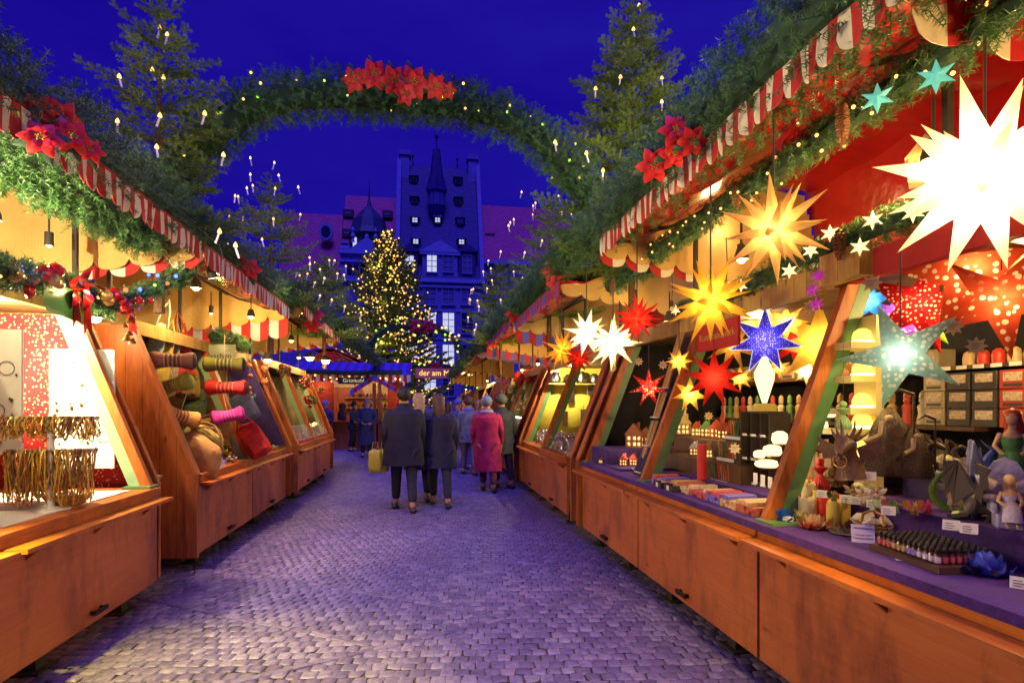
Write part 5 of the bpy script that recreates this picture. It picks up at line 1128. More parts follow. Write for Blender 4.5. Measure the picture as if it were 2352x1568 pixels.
# figurines
def tubefig(mb, pts, rr, n=7, mi=0): return mb.tube(pts, rr, n, mi)
def dragon(p, S, col, col2, label, rz=0, wings=True, name='dragon_figurine'):
    """seated dragon with raised neck, horned head, wings and a curled tail"""
    root = thing(name, (0, 0, 0), label, 'figurine', 'dragon figurines'); c1 = pm(col, .4, .4, 60/S*.1+20, .002, name='painted_resin', coat=.2); c2 = pm(col2, .45, .3, 30, name='wing_resin')
    b = MB(); b.tube([(0, .25, .10), (0, .18, .22), (0, .06, .34), (0, -.02, .50), (0, -.02, .66), (0, -.10, .78), (0, -.20, .80), (0, -.34, .74), (0, -.42, .72)], [.10, .17, .19, .15, .09, .075, .085, .055, .02], 9)
    b.tube([(0, .25, .12), (.12, .42, .06), (.28, .40, .04), (.36, .22, .04), (.32, .02, .05), (.22, -.12, .04)], [.10, .08, .06, .045, .03, .008], 7)
    for s_ in (-1, 1):
        b.tube([(s_*.10, .12, .22), (s_*.22, -.02, .20), (s_*.20, .06, .05), (s_*.20, -.12, .02)], [.11, .09, .05, .035], 7)
        b.tube([(s_*.10, -.02, .42), (s_*.16, -.14, .30), (s_*.12, -.20, .06), (s_*.12, -.28, .02)], [.06, .045, .035, .03], 6)
        b.tube([(s_*.05, -.10, .84), (s_*.09, .02, .94), (s_*.10, .12, 1.06)], [.028, .018, .003], 5)
    for k in range(9): t = k/8; b.lathe([(.022, 0), (.001, .07)], (0, .10+.05*t-.02, .44+.4*t), 4)
    b.tube([(0, -.24, .74), (0, -.40, .67)], [.04, .015], 6)
    b.build('body', c1, root, smooth=True)
    if wings:
        for s_ in (-1, 1):
            w_ = MB(); a = Vector((s_*.06, .10, .55)); e = Vector((s_*.30, .28, 1.05)); tips = [Vector((s_*.75, .30, 1.0)), Vector((s_*.78, .34, .66)), Vector((s_*.60, .36, .38)), Vector((s_*.34, .34, .22))]
            w_.tube([a, e], [.03, .02], 5)
            for t_ in tips: w_.tube([e, t_], [.018, .005], 4)
            ring = [e]; prev = None
            for i in range(3):
                m_ = (tips[i]+tips[i+1])/2*.78+e*.22; w_.add([e, tips[i], m_, tips[i+1]], [(0, 1, 2), (0, 2, 3)])
            w_.add([e, tips[3], a], [(0, 1, 2)]); o = w_.build('wing', c2, root); o.modifiers.new('t', 'SOLIDIFY').thickness = .012
    root.location = p; root.scale = (S,)*3; root.rotation_euler = (0, 0, rz); return root
BLK, BRN, GRN, BLU, PUR2 = (.045, .038, .035), (.16, .085, .03), (.10, .25, .03), (.12, .20, .50), (.35, .10, .30)
dragon(at(2262, 1196, Z=1.056), .24, (.03, .025, .03), (.05, .04, .045), 'black dragon with folded wings beside the throne fairy', 1.2)
dragon(at(2268, 1115, Z=1.201), .19, BLU, (.35, .38, .62), 'blue dragon with pale wings below the red-haired mermaid', .8)
dragon(at(2058, 1178, Z=1.056), .055, GRN, GRN, 'tiny green dragon on the step', .5)
dragon(at(2040, 1172, Z=1.056), .055, PUR2, (.5, .1, .15), 'tiny purple dragon left of the green one', 1.0)
dragon(at(2100, 1182, Z=1.056), .06, (.40, .18, .05), (.55, .2, .06), 'tiny orange dragon before the crescent fairy', -.4)
dragon(at(2132, 1180, Z=1.056), .06, (.55, .03, .08), (.6, .03, .1), 'tiny crimson dragon right of the crescent fairy', .2)
dragon(at(1916, 1150, Z=1.056), .05, GRN, GRN, 'tiny green dragon left of the hanging tag', .2)
dragon(at(2130, 1092, Z=1.201), .20, (.10, .06, .03), (.13, .08, .04), 'dark brown dragon crouching on the upper step', .3)
dragon(at(2190, 1085, Z=1.201), .17, (.06, .045, .035), (.09, .07, .05), 'blackish dragon behind the brown one on the upper step', 1.0)
dragon(at(1905, 1118, Z=1.056), .20, BRN, (.18, .10, .05), 'bronze dragon crouching under the horned bust', 1.4)
def bust(p, S, label):
    root = thing('dragon_bust', (0, 0, 0), label, 'figurine', 'dragon figurines'); c = pm((.13, .055, .018), .42, .5, 40, .006, name='bronze_resin', coat=.3); b = MB()
    b.tube([(.05, .1, 0), (.02, .08, .25), (-.02, .02, .45), (-.02, -.02, .60), (-.03, -.14, .62), (-.04, -.28, .52), (-.04, -.36, .44)], [.28, .20, .17, .19, .15, .10, .05], 11); b.tube([(-.03, -.10, .48), (-.04, -.30, .36)], [.09, .03], 8)
    for s_ in (-1, 1):
        for k in range(3): b.tube([(s_*(.06+.04*k), .02*k, .70), (s_*(.10+.08*k), .10+.05*k, .88-.04*k), (s_*(.12+.10*k), .06+.12*k, 1.08-.10*k)], [.045, .03, .004], 6)
    for k in range(6): b.lathe([(.03, 0), (.002, .10)], (0, .02+.03*k, .74-.07*k), 5)
    b.build('head', c, root, smooth=True)
    for s_ in (-1, 1):
        f = MB(); e = Vector((s_*.15, .02, .56)); tp_ = [Vector((s_*.52, .12, .74)), Vector((s_*.56, .12, .50)), Vector((s_*.42, .10, .32)), Vector((s_*.22, .06, .26))]
        for i in range(3): f.add([e, tp_[i], (tp_[i]+tp_[i+1])/2*.8+e*.2, tp_[i+1]], [(0, 1, 2), (0, 2, 3)])
        o = f.build('ear_fin', c, root); o.modifiers.new('t', 'SOLIDIFY').thickness = .02
        MB().ball((s_*.125, -.10, .64), .035, 10).build('eye', pm((.05, .18, .75), .1, .1, name='glass_eye'), root, smooth=True)
    rg = MB().tube([(.11*math.cos(a)-.04, -.33, .33+.11*math.sin(a)) for a in [2*PI*k/20 for k in range(21)]], .010, 5, cap=False).build('nose_ring', BRASS, root, smooth=True)
    root.location = p; root.scale = (S,)*3; root.rotation_euler = (0, 0, -.9); return root
bust(at(1945, 1098, Z=1.201), .27, 'horned bronze dragon bust with a blue eye and nose ring')
def figure(p, S, skin, dress, hair, label, wing=None, seat=None, rz=0, extra=None):
    """small seated lady: continuous body, dress, hair, optional wings and seat"""
    root = thing('fairy_figurine', (0, 0, 0), label, 'figurine', 'fairy figurines'); b = MB()
    b.tube([(0, .05, .36), (0, .04, .50), (0, 0, .66), (0, 0, .74), (0, -.02, .80)], [.11, .085, .11, .045, .04], 9); b.ball((0, -.03, .88), .085, 12, sq=(.85, .95, 1.1))
    for s_ in (-1, 1):
        b.tube([(s_*.11, 0, .68), (s_*.17, -.06, .52), (s_*.10, -.22, .44), (s_*.06, -.26, .42)], [.035, .03, .024, .02], 7)
        b.tube([(s_*.06, .03, .36), (s_*.09, -.22, .34), (s_*.07, -.24, .12), (s_*.07, -.32, .06)], [.07, .055, .038, .02], 8)
    b.build('body', pm(skin, .5, .12, 20, name='painted_skin'), root, smooth=True)
    d = MB().lathe([(.15, .30), (.13, .40), (.09, .50), (.125, .62), (.11, .66)], (0, .02, 0), 12).tube([(0, .0, .38), (0, -.22, .36), (0, -.26, .16)], [.15, .13, .16], 10); d.build('dress', pm(dress, .6, .25, 20, .003, name='painted_dress'), root, smooth=True)
    h = MB().ball((0, 0, .90), .10, 12, sq=(.95, 1, 1.1)).tube([(0, .05, .92), (.02, .12, .75), (-.02, .14, .58), (.03, .13, .44)], [.09, .10, .08, .02], 9); h.build('hair', pm(hair, .5, .3, 30, name='painted_hair'), root, smooth=True)
    if wing:
        for s_ in (-1, 1):
            w_ = MB(); petal(w_, Matrix.Translation((s_*.04, .14, .60)) @ Matrix.Rotation(-.7 if s_ > 0 else PI+.7, 4, 'Y') @ Matrix.Rotation(PI/2, 4, 'X'), .55, .26, 0); petal(w_, Matrix.Translation((s_*.04, .14, .56)) @ Matrix.Rotation(.1 if s_ > 0 else PI-.1, 4, 'Y') @ Matrix.Rotation(PI/2, 4, 'X'), .38, .20, 0)
            o = w_.build('wing', pm(wing, .4, .3, 30, name='painted_wing'), root, smooth=True); o.modifiers.new('t', 'SOLIDIFY').thickness = .008
    if seat == 'throne':
        s2 = MB().bbox((0, .10, 0), (.40, .45, .32), .03).prism([(-.26, .26, .3), (.26, .26, .3), (.28, .26, 1.0), (.16, .26, 1.22), (0, .26, 1.30), (-.16, .26, 1.22), (-.28, .26, 1.0)], (0, .08, 0)).bbox((-.24, .0, .3), (.07, .35, .18), .02).bbox((.24, .0, .3), (.07, .35, .18), .02)
        s2.build('throne', pm((.42, .40, .72), .35, .4, 8, name='lilac_throne', coat=.3), root)
    elif seat == 'crescent':
        pts = [(.40*math.cos(a), .05, .48+.46*math.sin(a)) for a in [PI*1.75-k*PI*1.25/16 for k in range(17)]]; MB().tube([(x, y, z) for x, y, z in pts], [.02+.06*math.sin(PI*k/16) for k in range(17)], 8).build('crescent', pm((.16, .34, .03), .35, .4, 30, name='green_scales', coat=.4), root, smooth=True)
    else: MB().lathe([(.22, 0), (.25, .05), (.20, .2), (.13, .32)], (0, .04, 0), 9, lobes=3, la=.15).build('rock', pm(extra or (.2, .16, .1), .7, .4, 20, .004, name='painted_rock'), root, smooth=True)
    root.location = p; root.scale = (S,)*3; root.rotation_euler = (0, 0, rz); return root
SK = (.62, .36, .22)
figure(at(2325, 1118, Z=1.201), .34, SK, (.05, .22, .06), (.50, .05, .015), 'red-haired mermaid in green on the upper step at the right edge', None, None, -.9, (.16, .34, .05))
figure(at(2318, 1215, Z=1.056), .22, SK, (.55, .50, .75), (.62, .48, .25), 'pale fairy seated on a lilac throne', (.6, .55, .6), 'throne', -.7)
figure(at(2190, 1172, Z=1.056), .20, SK, (.45, .35, .22), (.35, .16, .05), 'winged fairy sitting in a green crescent', (.62, .55, .5), 'crescent', -.7)
figure(at(2215, 1096, Z=1.201), .10, SK, (.6, .5, .4), (.3, .12, .04), 'small pair fairy on the upper step, left', (.7, .6, .5), None, -.6)
figure(at(2232, 1098, Z=1.201), .10, SK, (.6, .5, .4), (.2, .08, .03), 'small pair fairy on the upper step, right', (.7, .6, .5), None, -.9)
figure(at(1986, 1160, Z=1.056), .085, SK, (.5, .4, .2), (.3, .15, .05), 'small winged fairy beside the price cards', (.7, .6, .4), None, -.5)
figure(at(2012, 1172, Z=1.056), .11, SK, (.3, .35, .2), (.4, .25, .1), 'winged fairy on a glass ball left of the tiny dragons', (.7, .6, .5), None, -.5, (.4, .45, .3))
figure(at(1958, 1150, Z=1.056), .085, (.4, .25, .15), (.2, .12, .06), (.2, .1, .03), 'small brown fairy before the crystal ball', (.4, .3, .2), None, -.4)
for (px, py, Z, r_, nm) in [(1971, 1140, 1.056, .035, 'crackled crystal ball on the step'), (2012, 1135, 1.056, .035, 'second crackled crystal ball between the figurines'), (2170, 1085, 1.201, .045, 'pale ribbed glass ball on the upper step')]:
    c = at(px, py, Z=Z); r = thing('crystal_ball', (c.x, c.y, Z), nm, 'ball'); MB().ball((c.x, c.y, Z+r_+.01), r_, 14).build('ball', pm((.70, .62, .35), .12, .5, 120, .003, name='crackled_glass', coat=.6), r, smooth=True); MB().lathe([(r_*.7, 0), (r_*.5, .014)], (c.x, c.y, Z), 12).build('stand', DARK, r)
# grim reaper-like cloaked resin sculptures
def cloaked(p, S, label, rz=0):
    root = thing('cloaked_sculpture', (0, 0, 0), label, 'figurine', 'cloaked sculptures'); c = pm((.05, .020, .006), .45, .6, 26, .014, name='dark_resin')
    MB().lathe([(.34, 0), (.36, .05), (.30, .3), (.26, .55), (.22, .72), (.15, .85), (.10, .95), (.02, 1.02)], (0, 0, 0), 22, lobes=7, la=.09).build('cloak', c, root, smooth=True)
    MB().tube([(-.06, -.14, .80), (-.10, -.2, .6), (-.3, -.26, .5)], [.06, .05, .04], 7).ball((0, -.10, .84), .075, 10).build('figure', pm((.3, .2, .12), .5, name='bone_resin'), root, smooth=True)
    MB().tube([(.30, -.2, 0), (.30, -.2, 1.2)], .018, 6).tube([(.30, -.2, 1.2), (.12, -.2, 1.28), (-.06, -.2, 1.16)], [.03, .025, .004], 5).build('staff', c, root, smooth=True)
    root.location = p; root.scale = (S,)*3; root.rotation_euler = (0, 0, rz); return root
cloaked(at(2040, 1090, Z=1.201), .34, 'tall hooded dark sculpture with a scythe right of the yellow shelf', -.7); cloaked(at(2098, 1095, Z=1.201), .24, 'smaller cloaked dark sculpture with a staff', -.3)
def angel(p, S, col, label, wings=True, hang=None):
    root = thing('paper_angel', (0, 0, 0), label, 'paper angel', 'honeycomb paper angels'); m = pm(col, .6, .2, 20, name='honeycomb_paper')
    MB().lathe([(.02, 0), (.24, .0), (.27, .06), (.25, .2), (.12, .42), (.06, .50), (.10, .58), (.19, .66), (.20, .72), (.08, .76), (.02, .78)], n=40, lobes=20, la=.055).build('dress', m, root, smooth=True); MB().ball((0, 0, .88), .12, 24).build('head', m, root, smooth=True)
    if wings:
        for s_ in (-1, 1):
            w_ = MB(); petal(w_, Matrix.Translation((s_*.03, .05, .62)) @ Matrix.Rotation(-.75 if s_ > 0 else PI+.75, 4, 'Y') @ Matrix.Rotation(PI/2, 4, 'X'), .52, .30, 0); petal(w_, Matrix.Translation((s_*.03, .05, .6)) @ Matrix.Rotation(.25 if s_ > 0 else PI-.25, 4, 'Y') @ Matrix.Rotation(PI/2, 4, 'X'), .36, .24, 0)
            o = w_.build('wing', pm((.55, .42, .18), .5, .4, 90, name='lace_card'), root, smooth=True); o.modifiers.new('t', 'SOLIDIFY').thickness = .008
    if hang: MB().tube([(0, 0, .98), (0, 0, hang)], .006, 4).build('thread', CH, root)
    root.location = p; root.scale = (S,)*3; root.rotation_euler = (0, 0, -.6); return root
angel(at(1937, 985, Y=2.75), .155, (.22, .36, .16), 'green honeycomb paper angel hanging beside the yellow shelf', False, 3.0)
angel(at(1884, 1125, Z=1.056), .19, (.62, .02, .02), 'dark red honeycomb paper angel on the velvet step', False); angel(at(1872, 1105, Z=1.056), .20, (.38, .14, .05), 'brown honeycomb angel with lace wings behind the red one')
angel(at(1879, 1060, Z=1.15), .17, (.75, .58, .15), 'yellow honeycomb angel with lace wings at the top of the group')
# yellow shelf tower with lit glass domes
tw = at(2010, 1085, Z=1.056); TY = 2.75
r = thing('shelf_tower', (at(2022, 900, Y=TY).x, TY, 1.0), 'pale wooden shelf tower carrying glowing glass domes', 'shelf'); px0 = at(2012, 900, Y=TY).x; px1 = at(2030, 900, Y=TY).x
MB().box(px0, px1, TY, TY+.16, 1.056, at(2020, 722, Y=TY).z).build('upright', pm((.72, .58, .25), .5, .08, name='pale_wood'), r)
DOME = pm((.85, .62, .10), .15, .2, 60, name='lit_dome', emit=(1, .72, .12), es=1.6); LITW = em((1, .86, .4), 5, 'lit_strip', True)
for k, py in enumerate((785, 862, 937, 985, 1050)):
    a, b = at(1945 if k < 4 else 1985, py, Y=TY), at(2012, py, Y=TY); z = a.z; MB().box(a.x, b.x-.002, TY-.03, TY+.19, z-.035, z).build('shelf_board', pm((.72, .58, .25), .5, .08, name='pale_wood'), r)
    if k < 5:
        c = at(1980, py, Y=TY+.06); c.z = z+.003; q = thing('glass_dome', c, ['glass dome lamp on the top shelf of the tower', 'glass dome lamp with red figures on the second shelf', 'glass dome lamp on the third shelf', 'glass dome lamp on the fourth shelf', 'glass dome lamp on the lowest shelf'][k], 'dome lamp', 'lit glass domes')
        MB().lathe([(.055, 0), (.06, .006), (.055, .012)], c, 14).build('saucer', LITW, q); MB().lathe([(.05, .014), (.052, .035), (.042, .065), (.02, .08), (.002, .084)], c, 14).build('dome', DOME, q, smooth=True)
lamp('glow', at(1985, 900, Y=TY-.2), 3, (1, .75, .25), .05, r)
# boxes on shelves
BX = [pm((.42, .26, .12), .6, .1, name='kraft_card'), pm((.03, .028, .03), .5, .3, name='black_card'), pm((.35, .03, .02), .5, .2, name='red_card'), pm((.30, .24, .14), .6, .2, name='tan_card')]
SNOW = pm((.6, .55, .45), .6, name='printed_snowflake'); PICT = pm((.45, .14, .05), .6, .2, name='printed_lantern')
def ware_box(c, w_, d, h, mi, deco, label, grp='cardboard boxes in the right stall'):
    """boxed ware, front faces the street (-X)"""
    root = thing('ware_box', c, label, 'box', grp); MB().bbox(c, (d, w_, h), .003).build('carton', BX[mi], root); x = c[0]-d/2-.001; y, z = c[1], c[2]+h/2
    if deco == 'snow':
        m = MB()
        for k in range(3):
            a = PI*k/3; m.bar((x, y-h*.3*math.cos(a), z-h*.3*math.sin(a)), (x, y+h*.3*math.cos(a), z+h*.3*math.sin(a)), .004, .004, up=(1, 0, 0))
            for s_ in (-1, 1):
                e = Vector((x, y+s_*h*.2*math.cos(a), z+s_*h*.2*math.sin(a)))
                for t_ in (-.6, .6): m.bar(e, e+Vector((0, s_*h*.12*math.cos(a+t_), s_*h*.12*math.sin(a+t_))), .003, .003, up=(1, 0, 0))
        m.build('printed_snowflake', SNOW, root)
    elif deco == 'lantern': MB().prism([(x, y-w_*.16, z-h*.32), (x, y-w_*.2, z), (x, y-w_*.12, z+h*.34), (x, y+w_*.12, z+h*.34), (x, y+w_*.2, z), (x, y+w_*.16, z-h*.32)], (-.001, 0, 0)).build('printed_lantern', PICT, root)
    elif deco == 'moon': m = MB(); m.prism([(x, y+.03*math.cos(a), z+.045*math.sin(a)) for a in [PI*.5+k*PI/8 for k in range(9)]]+[(x, y-.012+.018*math.cos(a), z+.04*math.sin(a)) for a in [PI*1.5-k*PI/8 for k in range(1, 8)]], (-.001, 0, 0)); m.build('printed_moon', pm((.25, .14, .06), name='brown_print'), root)
    elif deco == 'window': MB().box(x-.0005, x, y-w_*.35, y+w_*.35, z-h*.1, z+h*.38).build('clear_window', pm((.45, .35, .25), .2, .4, 50, name='film_window'), root); MB().box(x-.0008, x, y-w_*.35, y+w_*.35, z-h*.38, z-h*.22).build('label_strip', BX[1], root)
rb = random.Random(5); words_c = ['bottom', 'second', 'third', 'fourth', 'fifth']
zs0 = 1.405
for ci, (yc, w_, h, mi, deco, n, nm) in enumerate([(2.52, .17, .105, 0, 'lantern', 3, 'kraft box printed with a lantern'), (2.34, .17, .105, 0, 'moon', 3, 'kraft box printed with a moon'), (2.17, .14, .085, 3, 'snow', 4, 'tan box with pale snowflake'), (2.01, .15, .085, 1, 'snow', 4, 'black box in the row beside the tan ones'), (1.86, .13, .10, 1, 'snow', 4, 'black box with white snowflake'), (1.72, .13, .10, 1, 'lantern', 4, 'black box printed with a small lamp'), (1.57, .15, .10, 2, 'snow', 4, 'red and black box near the right edge'), (1.41, .15, .10, 1, 'snow', 4, 'black box at the very edge of the picture')]):
    for k in range(n): ware_box((3.42+rb.uniform(-.01, .01), yc, zs0+k*(h+.001)), w_-.006, .22, h, mi, deco, f'{nm}, {words_c[k]} from the bottom of its stack' if k else f'{nm}, lowest of its stack')
for ci in range(4):
    y = 2.75+ci*.17
    for k in range(3): ware_box((3.50, y, 1.427+k*.115), .155, .2, .112, (2, 1, 1, 3)[ci], 'window', f'film-fronted star box, {("lowest", "middle", "top")[k]} of stack {("nearest the kraft boxes", "second from the kraft boxes", "third from the kraft boxes", "behind the yellow shelf tower")[ci]}')
CUP = [pm((.62, .42, .22), .4, .2, name='amber_glass'), pm((.6, .04, .02), .4, .2, name='red_glass_ware'), pm((.70, .6, .4), .4, .2, name='cream_ware')]
OR2 = (ORD+['seventeenth', 'eighteenth', 'nineteenth', 'twentieth', 'twenty-first', 'twenty-second'])
for i in range(22):
    y = 1.15+i*.095
    for k in range(2 if i % 3 else 1):
        ware_box((3.62, y, 1.816+k*.10), .088, .12, .098, 1 if i % 2 else 3, None, 'one of the small cartons lined up on the high shelf at the right', 'small cartons on the high shelf') if False else None
    c = (3.55, y, 1.816); o = MB().lathe([(.02, 0), (.034, .004), (.037, .05), (.03, .085), (.012, .10)], n=12).build('glass_bell', CUP[i % 3 if i % 5 else 1], smooth=True); o.location = c; tag(o, f'{["amber", "red", "cream"][i % 3 if i % 5 else 1]} bell-shaped glass on the high shelf, {OR2[i]} from the right end', 'glass', 'bell-shaped glasses on the high shelf')
for i in range(20): o = MB().box(-.001, .001, -.035, .035, -.012, .012).build('shelf_tag', CARD); o.location = (PR(1.55)-.003, 1.2+i*.11, 1.802); tag(o, 'one of the white tags along the edge of the high shelf', 'tag', 'shelf edge tags')
for i, (px, nm) in enumerate([(1560, 'cream carton with a printed sleigh, farthest on the high shelf'), (1608, 'cream carton with a printed carriage on the high shelf'), (1700, 'cream carton with a printed train on the high shelf'), (1480, 'cream carton at the far corner of the high shelf')]):
    c = at(px, 880, X=3.5); ware_box((3.55, min(6.1, c.y), 1.816), .26, .14, .17, 3, 'lantern', nm)
for i in range(11):
    y = 3.40+i*.25; ware_box((3.55, y, 1.816), .20, .14, .17 if i % 3 else .13, (3, 0, 3, 2)[i % 4], 'lantern' if i % 2 else 'window', f'{["tan", "kraft", "tan", "red"][i % 4]} carton on the high shelf, {ORD[i]} past the bell-shaped glasses')
NC = [pm(c, .5, .25, name='figure_paint') for c in ((.5, .06, .03), (.5, .32, .1), (.12, .25, .08), (.6, .5, .3))]
for i in range(24):
    y = 3.0+i*.13; o = MB().lathe([(.03, 0), (.034, .01), (.022, .06), (.028, .10), (.012, .12)], n=9).ball((0, 0, .135), .02, 8).lathe([(.02, .15), (.016, .175), (.003, .19)], n=8).build('wooden_figure', NC[i % 4], smooth=True); o.location = (3.45, y, 1.427); o.scale = (1.25,)*3
    tag(o, f'turned wooden figure on the dark shelf in {["red", "ochre", "green", "cream"][i % 4]}, {["near", "middle", "far"][i//8]} third, {ORD[i//4 % 2*2+ (i % 8)//4]} of its colour there', 'figure', 'turned wooden figures on the dark shelf')
lamp('shelf_light', (2.95, 4.6, 2.1), 48, (1, .68, .25), .04); lamp('shelf_light', (3.0, 2.4, 2.15), 40, (1, .68, .25), .04)
# carousel, model village, timbered houses, church
def house(p, S, wall, roof, label, rz=0, lit=True, gr='model houses', snow=False, steeple=0):
    root = thing('model_house', (0, 0, 0), label, 'model house', gr); MB().bbox((0, 0, 0), (.7, .6, .62), .02).build('wall', pm(wall, .6, .25, 20, name='house_render'), root)
    r_ = MB().prism([(-.42, -.38, .60), (.42, -.38, .60), (0, -.38, 1.12)], (0, .76, 0)); r_.build('roof', pm((.75, .72, .7) if snow else roof, .6, .3, 30, .004, name='house_roof'), root); MB().box(.14, .24, .0, .1, .8, 1.15).build('chimney', pm(roof, .6, name='house_roof2'), root)
    for x in (-.2, .05, .24):
        for z in (.12, .38): MB().box(x-.05, x+.05, -.312, -.302, z, z+.14).build('window', em((1, .62, .18), 2.2, 'lit_model_window') if lit else pm((.1, .06, .03), name='dark_model_window'), root)
    t = MB()
    for z in (.02, .32, .6): t.box(-.355, .355, -.318, -.306, z-.012, z+.012)
    for x in (-.345, -.08, .15, .345): t.box(x-.012, x+.012, -.322, -.308, 0, .6)
    t.bar((-.33, -.314, .04), (-.1, -.314, .3), .012, .02); t.bar((.33, -.314, .34), (.17, -.314, .58), .012, .02); t.build('timbering', pm((.14, .06, .03), .6, name='model_timber'), root)
    if steeple: MB().box(-.12, .12, -.05, .2, .6, 1.4).build('tower', pm(wall, .6, name='tower_wall'), root); MB().lathe([(.2, 1.4), (.1, 1.75), (.01, 2.6)], (0, .08, 0), 6).build('steeple', pm(roof, .5, .3, name='steeple'), root)
    root.location = p; root.scale = (S,)*3; root.rotation_euler = (0, 0, rz); return root
RD, OR_, CR = (.45, .07, .03), (.45, .20, .07), (.62, .48, .25)
V = MB().box(PR(.08), PR(1.2), 5.3, 6.3, .907, .93).box(PR(.10), PR(1.2), 5.75, 6.3, .931, 1.09).build('display_base', VELVET_D, R1)
for (px, py, S, wl, rf, nm, st) in [(1457, 1020, .26, OR_, (.30, .10, .04), 'tall timbered model house before the black drape', 0), (1484, 1025, .22, OR_, (.30, .10, .04), 'second timbered model house right of the tall one', 0), (1432, 1048, .12, RD, (.4, .06, .03), 'red model house at the left end of the village', 0), (1455, 1050, .12, RD, (.45, .07, .04), 'red model cottage before the tall timbered house', 0), (1478, 1050, .12, RD, RD, 'red model cottage next to the tree lights', 0),
      (1400, 1068, .07, CR, RD, 'tiny lit cottage at the far end of the counter', 0), (1418, 1074, .07, (.5, .15, .1), RD, 'tiny red cottage second from the far end', 0), (1437, 1076, .075, CR, (.3, .3, .5), 'tiny cream cottage third from the far end', 0), (1380, 1060, .06, CR, RD, 'tiny cottage at the very corner of the velvet', 0)]:
    q_ = at(px, py, Y=5.95 if S > .15 else 5.6 if S > .1 else 5.9); q_.z = 1.092 if S > .15 else .932; house(q_, S*.95, wl, rf, nm, -.5, True, steeple=st)
MB().box(PR(.40), PR(.62), 3.7, 5.25, .986, 1.12).box(PR(.621), PR(1.1), 3.5, 5.25, .986, 1.26).build('display_base', W_DK, R1)
for (px, py, S, wl, rf, nm, st) in [(1570, 1010, .17, CR, (.55, .42, .15), 'white model church with a tall steeple', 1), (1600, 1000, .12, CR, RD, 'lit cream model house right of the church', 0), (1622, 985, .13, OR_, (.1, .3, .08), 'lit model house with green roof in the village', 0), (1645, 975, .14, (.5, .12, .05), RD, 'tall red lit model house in the village', 0), (1660, 985, .12, (.5, .12, .05), RD, 'narrow red model house at the right of the village', 1), (1625, 1022, .11, CR, OR_, 'front cream model house with glowing windows', 0), (1595, 1025, .10, (.45, .2, .1), (.7, .7, .7), 'front brown model house with snow on its roof', 0)]:
    bk = py < 1015; q_ = at(px, py, X=2.66 if bk else 2.36); q_.z = 1.262 if bk else 1.122; house(q_, S*1.1, wl, rf, nm, -.6, True, steeple=st)
r = lamp('village_glow', at(1600, 990, X=2.45), 2.0, (1, .7, .25), .03); lamp('village_glow', at(1440, 1040, X=2.1), 1.2, (1, .6, .4), .03)
# mini trees, white lit globes on counter
TR = pm((.06, .14, .05), .7, .3, 40, .004, name='mini_tree_green')
for k, (px, py, Z, S, nm) in enumerate([(1490, 960, .926+.0, .0, ''), (1505, 1060, .91, .16, 'snow-dusted mini tree right of the cottages'), (1466, 1068, .91, .12, 'mini tree before the red cottages'), (1482, 1070, .91, .10, 'smallest mini tree on the counter'), (1520, 1055, .91, .18, 'tallest mini tree beside the incense bundles')]):
    if not nm: continue
    c = at(px, py, Z=Z); o = MB()
    for j in range(6): o.lathe([(.30-.045*j, .12+.14*j), (.05, .34+.14*j)], n=9, lobes=4, la=.2)
    o.lathe([(.05, 0), (.05, .15)], n=6); o = o.build('mini_tree', TR); o.scale = (S,)*3; o.location = c; tag(o, nm, 'model tree', 'mini trees')
for (px, py, col, nm, grp) in [(1478, 1062, (.1, .2, 1), 'blue light drop among the cottages', 0), (1500, 1068, (1, .8, .3), 'glowing globe with golden lights', 0), (1518, 1072, (1, .85, .4), 'bright globe with a little tree inside', 0)]:
    c = at(px, py, Z=.907); o = thing('light_globe', c, nm, 'light globe', 'light globes'); MB().lathe([(.025, 0), (.028, .01), (.02, .016)], c, 12).build('base', pm((.7, .7, .72), name='white_china'), o); MB().ball(c+Vector((0, 0, .04)), .028, 12).build('globe', em(col, 3.5, 'globe_light', True), o, smooth=True)
r = thing('porcelain_bowl', at(1472, 1082, Z=.907), 'white fluted bowl at the edge of the velvet', 'bowl'); c = r.location; MB().lathe([(.05, 0), (.085, .02), (.09, .035), (.08, .033), (.04, .01)], c, 24, lobes=12, la=.05).build('bowl', pm((.75, .72, .72), .3, .05, name='white_china'), r, smooth=True)
# incense bundles fixed along the middle post
INC = [pm(c, .6, .25, 60, name='incense_paper') for c in ((.45, .28, .08), (.42, .10, .04), (.50, .40, .18), (.30, .30, .10), (.55, .16, .06))]
for k, (px, py) in enumerate([(1588, 800), (1567, 868), (1547, 935), (1528, 1000), (1510, 1060)]):
    root = thing('incense_bundle', at(px, py, Y=4.80)-Vector((.17, 0, 0)), ['topmost', 'second highest', 'middle', 'second lowest', 'lowest'][k]+' bundle of long incense packets on the slanting rack', 'incense bundle', 'incense bundles on the rack')
    for j in range(6):
        a = Vector(root.location)+Vector((0, (j-2.5)*.022, -.10)); b = a+Vector((.075+rnd.uniform(-.01, .01), rnd.uniform(-.008, .008), .235)); MB().bar(a, b, .018, .010, up=(1, 0, 0)).build('packet', INC[(j+k) % 5], root)
    MB().bar(Vector(root.location)+Vector((-.012, -.07, -.09)), Vector(root.location)+Vector((-.012, .07, -.09)), .03, .008).build('label_strip', CARD, root)
MB().hexa([(PR(.05), 4.70, .93), (PR(.05), 4.90, .93), (PR(.08), 4.90, .93), (PR(.08), 4.70, .93), (PR(.57), 4.70, 2.2), (PR(.57), 4.90, 2.2), (PR(.60), 4.90, 2.2), (PR(.60), 4.70, 2.2)]).build('rack_board', velvet('rack_velvet', (.006, .005, .02), (.03, .018, .07)), R1)
